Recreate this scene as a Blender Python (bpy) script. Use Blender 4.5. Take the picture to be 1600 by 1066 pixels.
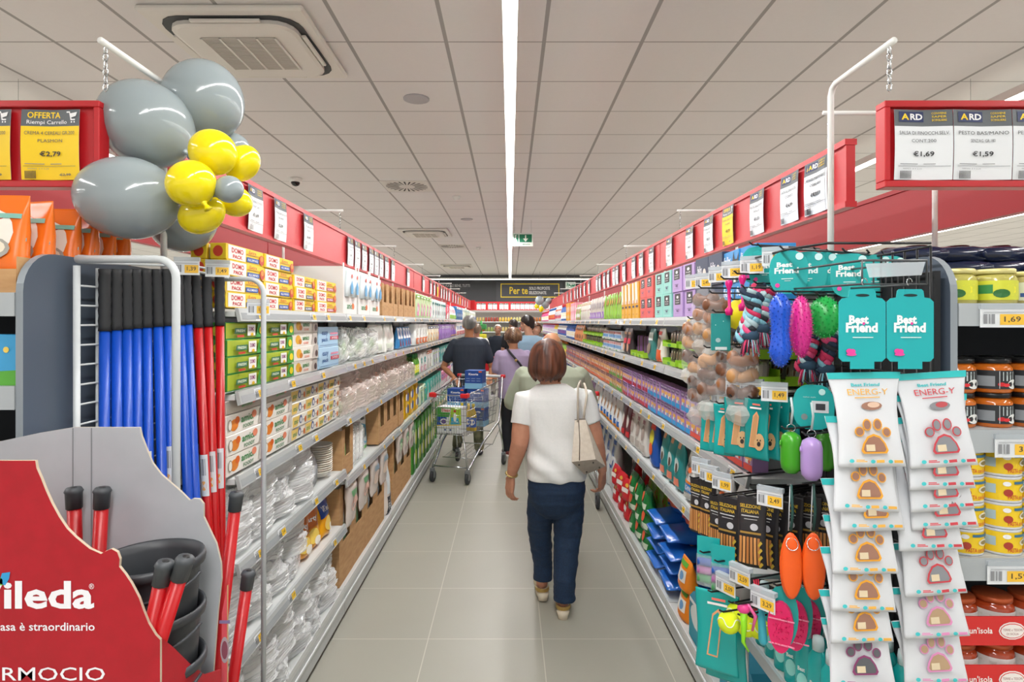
import bpy, math, random
from math import sin, cos, pi, sqrt, radians as R
from mathutils import Vector as V, Matrix, noise as NZ
for o in list(bpy.data.objects): bpy.data.objects.remove(o)
random.seed(7)
SC = bpy.context.scene; COL = SC.collection
# ---------------- camera, world, light, exposure ----------------
F, CX, HZ, H = 930.0, 797.0, 504.0, 1.67      # focal length (px of the 1600 wide frame), vanishing point, eye height
cam_d = bpy.data.cameras.new('camera'); cam = bpy.data.objects.new('camera', cam_d); COL.objects.link(cam)
cam.location = (0, 0, H); cam.rotation_euler = (pi/2, 0, 0)
cam_d.sensor_width = 36; cam_d.lens = 36*F/1600; cam_d.shift_x = (800-CX)/1600; cam_d.shift_y = (HZ-533)/1600
cam_d.clip_start = .05; cam_d.clip_end = 100
SC.camera = cam
wd = bpy.data.worlds.new('world'); SC.world = wd; wd.use_nodes = True
wd.node_tree.nodes['Background'].inputs[0].default_value = (1, .99, .97, 1)
wd.node_tree.nodes['Background'].inputs[1].default_value = .95
SC.view_settings.view_transform = 'Standard'; SC.view_settings.look = 'None'
SC.view_settings.gamma = 1; SC.view_settings.use_curve_mapping = False
SC.view_settings.exposure = 0.0
def area(x, y, z, sx, sy, e, col=(1,.985,.975)):
    l = bpy.data.lights.new('strip_light', 'AREA'); l.shape = 'RECTANGLE'; l.size = sx; l.size_y = sy; l.energy = e; l.color = col
    o = bpy.data.objects.new('strip_light', l); o.location = (x, y, z); COL.objects.link(o); return o
STRIPS = (0, 3.25, -3.47)
for x in STRIPS+(6.8, -6.9, 10.2, -10.2):  # outer lamps, bar the right far strip, are unseen, added to brighten the ceiling
    area(x, 9.5, 3.095, .064, 20.5, 290 if x == 0 else 450)
area(0, 19.9, 3.095, 6, .06, 70)
area(0, -1.5, 3.2, .3, 3.2, 85)     # the same strips go on behind the photographer
# ---------------- materials ----------------
def lin(c): return c/12.92 if c <= .04045 else ((c+.055)/1.055)**2.4
def rgb(h): return tuple(lin(int(h[i:i+2],16)/255) for i in (0,2,4))+(1,)
MC = {}
def M(h, rough=.5, metal=0, alpha=1, emit=0, trans=0, spec=.5):
    k = (h, rough, metal, alpha, emit, trans, spec)
    if k in MC: return MC[k]
    m = bpy.data.materials.new('m_'+h); m.use_nodes = True; b = m.node_tree.nodes['Principled BSDF']
    b.inputs['Base Color'].default_value = rgb(h); b.inputs['Roughness'].default_value = rough; b.inputs['Metallic'].default_value = metal
    b.inputs['Specular IOR Level'].default_value = spec
    if alpha < 1: b.inputs['Alpha'].default_value = alpha
    if trans: b.inputs['Transmission Weight'].default_value = trans
    if emit: b.inputs['Emission Color'].default_value = rgb(h); b.inputs['Emission Strength'].default_value = emit
    MC[k] = m; return m
def nodes(name):
    m = bpy.data.materials.new(name); m.use_nodes = True; t = m.node_tree; return m, t, t.nodes['Principled BSDF']
def noisy(name, c1, c2, scale=20, rough=.6, stretch=(1,1,1), bump=0, detail=4, metal=0):
    if name in MC: return MC[name]
    m, t, b = nodes(name); N = t.nodes.new; L = t.links.new
    tc = N('ShaderNodeTexCoord'); mp = N('ShaderNodeMapping'); mp.inputs['Scale'].default_value = stretch
    nz = N('ShaderNodeTexNoise'); nz.inputs['Scale'].default_value = scale; nz.inputs['Detail'].default_value = detail
    cr = N('ShaderNodeValToRGB'); cr.color_ramp.elements[0].color = rgb(c1); cr.color_ramp.elements[1].color = rgb(c2)
    cr.color_ramp.elements[0].position = .35; cr.color_ramp.elements[1].position = .65
    L(tc.outputs['Object'], mp.inputs[0]); L(mp.outputs[0], nz.inputs['Vector']); L(nz.outputs[0], cr.inputs[0]); L(cr.outputs[0], b.inputs['Base Color'])
    b.inputs['Roughness'].default_value = rough; b.inputs['Metallic'].default_value = metal
    if bump:
        bp = N('ShaderNodeBump'); bp.inputs['Strength'].default_value = bump; bp.inputs['Distance'].default_value = .004
        L(nz.outputs[0], bp.inputs['Height']); L(bp.outputs[0], b.inputs['Normal'])
    MC[name] = m; return m
def grid_mat(name, base, line, ox, oy, wx, wy, pitch=.6, rough=.6, mottle=.03, nscale=3, bump=0):
    m, t, b = nodes(name); N = t.nodes.new; L = t.links.new
    tc = N('ShaderNodeTexCoord'); sp = N('ShaderNodeSeparateXYZ'); L(tc.outputs['Object'], sp.inputs[0])
    def ma(op, a, v=None, c=None):
        n = N('ShaderNodeMath'); n.operation = op
        for i, q in enumerate((a, v, c)):
            if q is None: continue
            if isinstance(q, (int, float)): n.inputs[i].default_value = q
            else: L(q, n.inputs[i])
        return n.outputs[0]
    def stripe(s, o, w):
        f = ma('FRACT', ma('DIVIDE', ma('SUBTRACT', s, o-w/2+60*pitch*0), pitch)); return ma('LESS_THAN', f, w/pitch)
    a = ma('MAXIMUM', stripe(sp.outputs[0], ox, wx), stripe(sp.outputs[1], oy, wy))
    nz = N('ShaderNodeTexNoise'); nz.inputs['Scale'].default_value = nscale; nz.inputs['Detail'].default_value = 6; L(tc.outputs['Object'], nz.inputs['Vector'])
    mx = N('ShaderNodeMix'); mx.data_type = 'RGBA'; c = rgb(base)
    mx.inputs[6].default_value = tuple(q*(1-mottle) for q in c[:3])+(1,); mx.inputs[7].default_value = tuple(min(1, q*(1+mottle)) for q in c[:3])+(1,)
    L(nz.outputs[0], mx.inputs[0])
    m2 = N('ShaderNodeMix'); m2.data_type = 'RGBA'; L(a, m2.inputs[0]); L(mx.outputs[2], m2.inputs[6]); m2.inputs[7].default_value = rgb(line)
    L(m2.outputs[2], b.inputs['Base Color']); b.inputs['Roughness'].default_value = rough
    return m
CARD = noisy('cardboard', 'b58a5c', 'c49a6b', 12, .8, (1,1,4))
# ---------------- mesh builder ----------------
TX = {}
def text_geo(s, bold=.018):
    k = (s, bold)
    if k in TX: return TX[k]
    c = bpy.data.curves.new('t', 'FONT'); c.body = s; c.resolution_u = 2; c.offset = bold; c.fill_mode = 'FRONT'
    o = bpy.data.objects.new('t', c); me = bpy.data.meshes.new_from_object(o)
    vs = [(v.co.x, v.co.y) for v in me.vertices]; fs = [tuple(p.vertices) for p in me.polygons]
    bpy.data.objects.remove(o); bpy.data.curves.remove(c); bpy.data.meshes.remove(me)
    x0 = min(v[0] for v in vs); x1 = max(v[0] for v in vs); y0 = min(v[1] for v in vs); y1 = max(v[1] for v in vs)
    vs = [((x-x0)/(x1-x0)-.5, (y-y0)/(y1-y0)-.5) for x, y in vs]
    TX[k] = (vs, fs); return TX[k]
class MB:
    def __init__(s): s.v = []; s.f = []; s.m = []; s.mats = []; s.sm = []; s.T = None
    def mi(s, m):
        if isinstance(m, str): m = M(m)
        if m not in s.mats: s.mats.append(m)
        return s.mats.index(m)
    def add(s, vs, fs, m, smooth=False):
        b = len(s.v); i = s.mi(m)
        if s.T is not None: vs = [s.T @ V(p) for p in vs]
        s.v += [tuple(p) for p in vs]; s.f += [tuple(b+j for j in f) for f in fs]; s.m += [i]*len(fs); s.sm += [smooth]*len(fs); return s
    def box(s, x0, x1, y0, y1, z0, z1, m, bev=0):
        if bev > 0:
            b = min(bev, (x1-x0)/2.01, (y1-y0)/2.01, (z1-z0)/2.01)
            vs = []; 
            for z, q in ((z0, b), (z0+b, 0), (z1-b, 0), (z1, b)):
                vs += [(x0+b+q*.0 if 0 else x0+b, y0+q, z), (x1-b, y0+q, z), (x1-q, y0+b, z), (x1-q, y1-b, z), (x1-b, y1-q, z), (x0+b, y1-q, z), (x0+q, y1-b, z), (x0+q, y0+b, z)]
            fs = [tuple(range(7,-1,-1)), tuple(range(24,32))]
            for r in range(3):
                for i in range(8): j = (i+1) % 8; fs.append((r*8+i, r*8+j, r*8+8+j, r*8+8+i))
            return s.add(vs, fs, m)
        vs = [(x,y,z) for z in (z0,z1) for x,y in ((x0,y0),(x1,y0),(x1,y1),(x0,y1))]
        return s.add(vs, [(3,2,1,0),(4,5,6,7),(0,1,5,4),(1,2,6,5),(2,3,7,6),(3,0,4,7)], m)
    def loft(s, rings, m, smooth=True, cap=True, closed=False):
        n = len(rings[0]); vs = [p for r in rings for p in r]; fs = []
        R_ = len(rings)
        for k in range(R_ if closed else R_-1):
            for i in range(n):
                j = (i+1) % n; a = k*n; b = ((k+1) % R_)*n; fs.append((a+i, a+j, b+j, b+i))
        if cap and not closed:
            fs.append(tuple(range(n-1,-1,-1))); fs.append(tuple((R_-1)*n+i for i in range(n)))
        return s.add(vs, fs, m, smooth)
    def tube(s, pts, r, m, n=6, smooth=True, closed=False, r2=None):
        P = [V(p) for p in pts]; K = len(P); rings = []; up = None
        for k in range(K):
            a = P[k-1] if (k > 0 or closed) else P[k]; b = P[(k+1) % K] if (k < K-1 or closed) else P[k]
            d = (b-a).normalized()
            if up is None: up = V((0,0,1)) if abs(d.z) < .9 else V((0,1,0))
            x = d.cross(up).normalized(); up = x.cross(d).normalized()
            rr = r[k] if isinstance(r, (list, tuple)) else r
            rings.append([P[k]+x*rr*cos(2*pi*i/n)+up*rr*sin(2*pi*i/n) for i in range(n)])
        return s.loft(rings, m, smooth, True, closed)
    def lathe(s, prof, m, n=16, c=(0,0,0), smooth=True):
        rings = [[(c[0]+r*cos(2*pi*i/n), c[1]+r*sin(2*pi*i/n), c[2]+z) for i in range(n)] for r, z in prof]
        return s.loft(rings, m, smooth)
    def ell(s, c, rx, ry, rz, m, n=12, k=8, fn=None):
        rings = []
        for a in range(k+1):
            t = -pi/2+pi*a/k; t = max(-pi/2+.02, min(pi/2-.02, t))
            rings.append([(c[0]+rx*cos(t)*cos(2*pi*i/n), c[1]+ry*cos(t)*sin(2*pi*i/n), c[2]+rz*sin(t)) for i in range(n)])
        if fn: rings = [[fn(p) for p in r] for r in rings]
        return s.loft(rings, m, True)
    def prism(s, pts, y0, y1, m, side=None):   # outline in xz, from y0 (front) to y1 (back), counter-clockwise seen from the front
        n = len(pts); vs = [(x,y0,z) for x,z in pts]+[(x,y1,z) for x,z in pts]
        s.add(vs, [tuple(range(n)), tuple(range(2*n-1, n-1, -1))], m)
        s.add(vs, [((i+1) % n, i, n+i, n+(i+1) % n) for i in range(n)], side or m); return s
    def patch(s, mp, u0, v0, u1, v1, m, nu=1, nv=1, off=.0008):
        vs = [mp(u0+(u1-u0)*i/nu, v0+(v1-v0)*j/nv, off) for j in range(nv+1) for i in range(nu+1)]
        fs = [(j*(nu+1)+i, j*(nu+1)+i+1, (j+1)*(nu+1)+i+1, (j+1)*(nu+1)+i) for j in range(nv) for i in range(nu)]
        return s.add(vs, fs, m, nu > 1)
    def art(s, mp, items, nu=1, nv=1):
        for q, it in enumerate(items):
            k = it[0]; off = .0008+q*.00035
            if k == 'r': s.patch(mp, it[1], it[2], it[3], it[4], it[5], nu, nv, off)
            elif k == 'e':
                n = 14; pts = [mp(it[1], it[2], off)]+[mp(it[1]+it[3]*cos(2*pi*i/n), it[2]+it[4]*sin(2*pi*i/n), off) for i in range(n)]
                s.add(pts, [(0, 1+i, 1+(i+1) % n) for i in range(n)], it[5])
            elif k == 'p':
                pts = [mp(u, v, off) for u, v in it[1]]; s.add(pts, [tuple(range(len(pts)))], it[2])
            elif k == 't':
                vs, fs = text_geo(it[1], it[7] if len(it) > 7 else .018)
                s.add([mp(it[2]+x*it[4], it[3]+y*it[5], off) for x, y in vs], fs, it[6])
        return s
    def mesh(s, name):
        me = bpy.data.meshes.new(name); me.from_pydata(s.v, [], s.f)
        for m in s.mats: me.materials.append(m)
        me.polygons.foreach_set('material_index', s.m); me.polygons.foreach_set('use_smooth', s.sm); me.update(); return me
    def build(s, name, parent=None, loc=(0,0,0), rz=0):
        return link(name, s.mesh(name), parent, loc, rz)
def link(name, me, parent=None, loc=(0,0,0), rz=0):
    o = bpy.data.objects.new(name, me); COL.objects.link(o); o.location = loc; o.rotation_euler = (0,0,rz)
    if parent: o.parent = parent
    return o
LAB = {}
def tag(o, label, cat, group=None, kind=None):
    if label:
        n = len(label.split())
        if n > 16 or n < 4: print('LABEL LENGTH', n, label)
        LAB[label] = LAB.get(label, 0)+1
        o['label'] = label
    if cat: o['category'] = cat
    if group: o['group'] = group
    if kind: o['kind'] = kind
    return o
def thing(name, label, cat, loc=(0,0,0), rz=0, group=None):
    o = link(name, None, None, loc, rz); return tag(o, label, cat, group)
def struct(name, mb, loc=(0,0,0)): o = mb.build(name, None, loc); o['kind'] = 'structure'; return o
def W(px, py, Z): return V(((px-CX)*Z/F, Z, H-(py-HZ)*Z/F))
ORD = ['zeroth','first','second','third','fourth','fifth','sixth','seventh','eighth','ninth','tenth','eleventh','twelfth']
def od(i):
    if i < 13: return ORD[i]
    return '%d%s' % (i, {1:'st',2:'nd',3:'rd'}.get(i % 10, 'th') if i % 100 not in (11,12,13) else 'th')
def setmods(o, *a): return o
def copy_tree(o, parent=None):
    c = o.copy(); COL.objects.link(c)
    if parent: c.parent = parent
    for ch in list(o.children): copy_tree(ch, c)
    return c
# ---------------- the shop itself ----------------
CE = H+1.72; ZW = 21.6
WHITE = M('e8e8e4', .5); RAIL = M('c9ccca', .35); DGREY = M('4a4e55', .6); BLACK = M('161718', .5)
CHROME = M('c8cbcd', .22, 1); LGREY = M('b9bdbd', .4); PRED = M('b91a22', .38)
fl = MB().box(-12, 12, -6, ZW+.2, -.1, 0, grid_mat('floor_tiles', 'a5a397', 'c3c1b5', .168, 3.139, .005, .005, .6, .42, .05, 2.2)); struct('floor', fl)
ce = MB().box(-12, 12, -6, ZW+.2, CE, CE+.1, grid_mat('ceiling_tiles', 'dfdcdb', 'a09d9b', .208, 3.648, .024, .012, .6, .8, .02, 40)); struct('ceiling', ce)
wl = MB().box(-12, 12, ZW, ZW+.15, 0, CE, M('e0ddd8', .7)); struct('wall_back', wl)
for sx, nm in ((-12, 'wall_left'), (11.9, 'wall_right')):
    struct(nm, MB().box(sx, sx+.1, -6, ZW, 0, CE, M('cfccc8', .8)))
tr = MB().box(-12, 12, ZW-.12, ZW-.02, 2.39, CE-.02, M('3d3f42', .6)); struct('trim_1', tr)
# dark fascia writing
fs = MB(); fm = lambda u, v, off: (u, ZW-.125-off, v)
fs.box(-.50, 1.90, ZW-.17, ZW-.125, 2.42, 3.14, M('46484c', .6))
fm = lambda u, v, off: (u, ZW-.171-off, v)
Yl = M('e3c51c', .5)
x0, x1, z0, z1 = -.34, 1.77, 2.57, 3.07
fs.art(fm, [('r', x0, z0, x1, z0+.03, Yl), ('r', x0, z1-.03, x1, z1, Yl), ('r', x0, z0, x0+.03, z1, Yl), ('r', x1-.03, z0, x1, z1, Yl),
  ('t', 'Per te', .31, 2.82, .66, .26, Yl), ('t', 'SOLO PROPOSTE', 1.06, 2.90, .74, .11, M('d8d8d8')), ('t', 'SELEZIONATE.', 1.0, 2.74, .64, .11, M('d8d8d8'))])
tag(fs.build('hanging_wall_sign'), 'dark grey wall sign with yellow frame reading Per te on the far wall', 'sign')
fs = MB(); fs.box(-2.9, -1.4, ZW-.15, ZW-.125, 2.86, 3.12, M('3d3f42', .6)).art(lambda u, v, off: (u, ZW-.151-off, v), [('t', 'CHI TI VUOLE BENE, TUTTI', -2.05, 2.99, 1.2, .12, M('a8a8a8'))])
tag(fs.build('wall_lettering_panel'), 'dark panel with thin grey capitals at left of the far wall', 'sign')
# light fixtures
HL = MB(); 
for i, x in enumerate(STRIPS):
    mb = MB(); mb.box(x-.036, x+.036, -.6, 19.8, 3.115, 3.17, WHITE); mb.T = None
    t = mb.build('light_strip'); 
    d = MB().box(x-.034, x+.034, -.6, 19.8, 3.105, 3.115, M('fffdf8', .5, emit=6)); d.build('diffuser', t)
    for k in range(11): MB().tube([(x, .4+k*1.9, 3.17), (x, .4+k*1.9, CE)], .0015, M('999999', .3, 1), 4).build('suspension_wire', t)
    tag(t, ['long white suspended light strip running down the middle of the aisle', 'white suspended light strip over the aisle to the right', 'white suspended light strip over the aisle to the left'][i], 'light', 'ceiling light strips')
mb = MB(); mb.box(-3.2, 3.2, 19.87, 19.94, 3.115, 3.16, WHITE); t = mb.build('light_strip')
MB().box(-3.2, 3.2, 19.87, 19.94, 3.105, 3.115, M('fffdf8', .5, emit=6)).build('diffuser', t)
for x in (-3, -1, 1, 3): MB().tube([(x, 19.905, 3.16), (x, 19.905, CE)], .003, M('999999', .3, 1), 4).build('suspension_wire', t)
tag(t, 'white light strip hung crosswise before the dark far wall', 'light')
# right far strip seen below the far banner
mb = MB(); mb.box(6.76, 6.84, -.6, 19.8, 3.115, 3.17, WHITE); t = mb.build('light_strip'); MB().box(6.765, 6.835, -.6, 19.8, 3.105, 3.115, M('fffdf8', .5, emit=6)).build('diffuser', t)
tag(t, 'white light strip two aisles to the right seen under the red banner', 'light')
# air conditioning cassettes
def cassette(x, y, label, s=.91):
    t = thing('air_conditioner', label, 'air conditioner', (x, y, CE), 0, 'ceiling cassette units')
    h = s/2; P = M('dedad3', .5)
    mb = MB(); mb.box(-h, h, -h, h, -.035, 0, P, .012)
    def rr(a, z, c): 
        o = []; 
        for q in range(4):
            for k in range(5):
                an = q*pi/2+k*pi/8; o.append((a*(1 if q in (0,3) else -1)-c*(1 if q in (0,3) else -1)+c*cos(an), a*(1 if q in (0,1) else -1)-c*(1 if q in (0,1) else -1)+c*sin(an), z))
        return o
    mb.build('panel', t)
    MB().loft([rr(h-.06, -.0355, .14)[::-1], rr(h-.06, -.04, .14)[::-1]], M('3a3c3e', .6), False).build('recess', t)
    MB().loft([rr(h-.10, -.04, .12)[::-1], rr(h-.10, -.062, .12)[::-1], rr(h-.12, -.07, .11)[::-1]], P, False).build('cover', t)
    g = MB(); a = h-.24
    g.box(-a, a, -a, a, -.073, -.069, M('9d988e', .7))
    for k in range(30): g.box(-a, a, -a+2*a*k/30, -a+2*a*k/30+.006, -.078, -.073, M('cdc8bf', .6))
    for k in range(5): g.box(-a+2*a*k/4-.006, -a+2*a*k/4+.006, -a, a, -.08, -.073, P)
    g.build('intake_grille', t)
    for sx, sy in ((0,1),(0,-1),(1,0),(-1,0)):
        v = MB(); w = h-.26
        if sx == 0: v.box(-w, w, sy*(h-.082)-.012, sy*(h-.082)+.012, -.06, -.045, P, .003)
        else: v.box(sx*(h-.082)-.012, sx*(h-.082)+.012, -w, w, -.06, -.045, P, .003)
        v.build('air_flap', t)
cassette(-1.575, 3.66, 'large white air conditioning cassette near the camera on the ceiling')
cassette(-1.6, 11.3, 'white air conditioning cassette midway down the ceiling')
cassette(-1.6, 18.0, 'far white air conditioning cassette close to the back wall')
def disc_thing(name, x, y, label, cat, prof, m, extra=None):
    o = MB().lathe(prof, m, 20).build(name, None, (x, y, CE)); tag(o, label, cat, None); return o
disc_thing('ceiling_speaker', -.72, 4.57, 'round flat grey speaker in the ceiling left of the light strip', 'speaker', [(.10,0),(.10,-.008),(.09,-.012),(.01,-.012)], M('b4b3b6', .7))
disc_thing('ceiling_speaker', -.72, 9.9, 'farther round flat grey ceiling speaker left of the light strip', 'speaker', [(.10,0),(.10,-.008),(.09,-.012),(.01,-.012)], M('b4b3b6', .7))
def dome(x, y, label):
    o = MB().lathe([(.075,0),(.075,-.035),(.065,-.045),(.06,-.047)], WHITE, 18).build('security_camera', None, (x, y, CE)); tag(o, label, 'camera')
    MB().lathe([(.052,-.047),(.05,-.065),(.035,-.085),(.012,-.095)], M('101012', .1), 16).build('dome_lens', o)
dome(-2.56, 7.1, 'white dome security camera over the left banner')
def diffuser(x, y, label):
    t = thing('swirl_diffuser', label, 'vent', (x, y, CE))
    MB().box(-.29, .29, -.29, .29, -.008, 0, M('d6d2cc', .6)).build('plate', t)
    v = MB()
    for k in range(24):
        a = 2*pi*k/24; c, s_ = cos(a), sin(a); b = a+.09
        v.add([(.10*c, .10*s_, -.0095), (.26*c, .26*s_, -.0095), (.26*cos(b), .26*sin(b), -.0095), (.10*cos(b), .10*sin(b), -.0095)][::-1], [(0,1,2,3)], M('222222', .8))
    v.build('slots', t)
diffuser(-1.30, 7.5, 'white swirl air diffuser on the ceiling nearest the camera'); diffuser(-1.3, 13.4, 'farther white swirl air diffuser on the ceiling')
for x, y, l in ((-.73, 8.1, 'small white smoke detector nearer the camera on the ceiling'), (-.73, 13.6, 'small white smoke detector deep down the ceiling')):
    disc_thing('smoke_detector', x, y, l, 'smoke detector', [(.05,0),(.05,-.02),(.035,-.04),(.03,-.055),(.005,-.058)], WHITE)
def exit_sign(x, y, z, s, label, arrow):
    t = thing('exit_sign', label, 'sign', (x, y, z))
    GR = M('0f7a56', .5); WT = M('e6efe9', .5); m = MB().box(-.17*s, .17*s, -.01, .01, -.22*s, 0, WT)
    f = lambda u, v, off: (u*s, -.010-off, v*s)
    it = [('r', -.15, -.155, -.075, -.02, GR), ('r', -.06, -.155, .15, -.02, GR),
      ('r', -.135, -.15, -.095, -.03, WT), ('e', -.105, -.05, .012, .012, GR), ('p', [(-.12,-.07),(-.10,-.065),(-.09,-.105),(-.105,-.11)], GR), ('p', [(-.105,-.10),(-.085,-.125),(-.09,-.145),(-.10,-.125)], GR), ('p', [(-.118,-.105),(-.108,-.1),(-.12,-.14),(-.13,-.14)], GR)]
    if arrow == 'down': it += [('r', .035, -.10, .055, -.035, WT), ('p', [(.045,-.145),(.09,-.09),(.0,-.09)], WT)]
    else: it += [('r', .0, -.10, .12, -.08, WT), ('p', [(-.03,-.09),(.03,-.05),(.03,-.13)], WT)]
    it += [('t', 'USCITA DI EMERGENZA', 0, -.188, .24, .025, GR)]
    m.art(f, it); m.build('panel', t)
    h = MB()
    for q in (-.14, .14): h.tube([(q*s, 0, 0), (q*s, 0, CE-z)], .0025, CHROME, 4)
    h.build('hanging_rod', t)
exit_sign(.215, 10, 3.17, 1, 'green emergency exit sign with down arrow hanging by the light strip', 'down')
exit_sign(1.99, 19.6, 3.0, .95, 'green exit sign with side arrow near the far wall', 'left')
# ---------------- gondola shelving ----------------
XL, XR = -.93, .847
LV = {'L0': [.163,.539,.847,1.147,1.435,1.72], 'L': [.163,.786,1.13,1.435,1.72], 'R': [.15,.793,1.128,1.437,1.698]}
DEP = {'base': .50, 's': .44}
GZ = []
def bay(side, y0, y1, levels, label, first=False, rail_h=.045):
    s = -1 if side == 'L' else 1; xf = XL if side == 'L' else XR
    X = lambda d: xf+s*d         # d = distance behind the front edge
    def bx(mb, d0, d1, a, b, z0, z1, m): xs = sorted((X(d0), X(d1))); mb.box(xs[0], xs[1], a, b, z0, z1, m)
    t = thing('shelving_bay', label, 'shelving', (xf, y0, 0), 0, 'shelving bays along the aisle')
    def bl(mb, name, par=t): 
        o = mb.build(name, par); o.location = (0,0,0)
        if par is t: o.location = (-xf, -y0, 0)
        return o
    e = .003; a, b = y0+e, y1-e
    m = MB(); bx(m, .53, .55, a, b, .1, 1.72 if not first else 1.70, M('33363a', .7)); bl(m, 'back_panel')
    m = MB(); bx(m, .5, .55, a, a+.03, 0, 1.74, M('3a3d42', .6)); bl(m, 'upright')
    m = MB(); bx(m, .0, .5, a, b, levels[0]-.02, levels[0], RAIL); bx(m, 0, .004, a, b, levels[0], levels[0]+.022, M('d5d8d8', .3)); bl(m, 'base_deck')
    k = MB(); bx(k, 0, .02, a, b, .035, levels[0]-.021, M('b3b7b6', .35)); bx(k, -.006, .0, a, b, .105, .117, M('d8dbdb', .3)); bx(k, .03, .05, a, b, 0, .034, M('222426', .6))
    bl(k, 'kick_plate')
    for z in levels[1:]:
        m = MB(); bx(m, .006, .44, a, b, z-.03, z-.012, M('d4d7d6', .4)); bx(m, .44, .52, a, a+.02, z-.09, z-.012, RAIL)
        sh = bl(m, 'shelf'); 
        rl = MB(); xs = [X(.006), X(-.012), X(-.006), X(.012)]
        pr = [(X(.006), z), (X(-.006), z), (X(-.016), z-rail_h), (X(-.004), z-rail_h-.004)]
        if side == 'L': pr = pr[::-1]
        v = [(p[0], a, p[1]) for p in pr]+[(p[0], b, p[1]) for p in pr]
        rl.add(v, [(0,1,2,3), (7,6,5,4)]+[((i+1) % 4, i, 4+i, 4+(i+1) % 4) for i in range(4)], M('b4b8b8', .3))
        q = [(X(-.0068), z-.006), (X(-.0158), z-rail_h+.006)]
        rl.add([(q[0][0], a+.01, q[0][1]), (q[0][0], b-.01, q[0][1]), (q[1][0], b-.01, q[1][1]), (q[1][0], a+.01, q[1][1])][::(1 if s > 0 else -1)], [(0,1,2,3)], M('a2a7aa', .12))
        rl.build('price_rail', sh)
    return t
for i in range(11):
    y0 = 2.02+1.33*i; bay('L', y0, y0+1.33, LV['L0'] if i == 0 else LV['L'], 'grey metal shelving bay, %s from the camera on the left side' % od(i+1), i == 0)
for i in range(11):
    y0 = 1.90+1.33*i; a = 2.10 if i == 0 else y0; bay('R', a, y0+1.33, LV['R'], 'grey metal shelving bay, %s from the camera on the right side' % od(i+1), i == 0)
# ---------------- banners, posts, posters ----------------
ZT, ZB = 2.285, 2.06
BAN = noisy('banner_red', 'c43338', 'ca3a40', 3, .42); BAN_SHADE = M('b02c33', .5)  # far boards: shade of the unlit back put into a darker red
for sd, sgn in (('left', -1), ('right', 1)):
    xa, xb = sgn*1.14, sgn*1.80
    ya, yb = 2.0, 16.9
    for nm, x, lab, y_s in (('near', xa, 'red banner board hung above the %s shelves, facing the aisle' % sd, ya), ('far', xb, 'red banner board in painted shade behind the %s banner, facing the next aisle' % sd, 1.9)):
        mb = MB(); n = 6; L_ = (yb-y_s)/n
        for k in range(n): mb.box(x-.012, x+.012, y_s+k*L_, y_s+(k+1)*L_-.004, ZB, ZT, BAN if nm == 'near' else BAN_SHADE)
        t = mb.build('banner_board'); tag(t, lab, 'banner')
        fr = MB()
        for z in (ZB, ZT-.016): fr.box(x-.02, x+.02, y_s-.01, yb, z-.004, z+.016, BAN if nm == 'near' else BAN_SHADE)
        for k in range(n+1): 
            yy = y_s+k*L_; fr.box(x-.015, x+.015, yy-.008, yy+.008, ZB, ZT, BAN if nm == 'near' else BAN_SHADE)
        fr.build('frame', t)
    for k in range(9):
        y = 2.13+1.86*k
        if y > 16.9: break
        xc = sgn*1.52
        mb = MB(); mb.tube([(xc, y, 1.74), (xc, y, 2.42)], .009, WHITE, 8); 
        t = thing('banner_post', 'white banner post standing on the %s shelves, %s from the camera' % (sd, od(k+1)), 'post', (0,0,0), 0, 'banner posts on the shelves')
        mb.build('pole', t)
        ar = MB(); ar.tube([(sgn*1.12, y, 2.42), (sgn*1.82, y, 2.42)], .008, WHITE, 8); ar.build('arm', t)
        for xx in (sgn*1.14, sgn*1.80):
            ch = MB()
            for q in range(6):
                z = 2.412-q*.022; an = q % 2
                pts = [(xx+(.005*cos(a) if an else 0), y+(0 if an else .005*cos(a)), z-.011+.014*sin(a)) for a in [i*pi/3 for i in range(6)]]
                ch.tube(pts, .0016, CHROME, 4, closed=True)
            ch.build('chain', t)
WT = M('e4e7ea', .55); HD = M('5f6468', .5); TXC = M('55585c', .6); NAVY = M('1d2b5a', .5)
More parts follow.
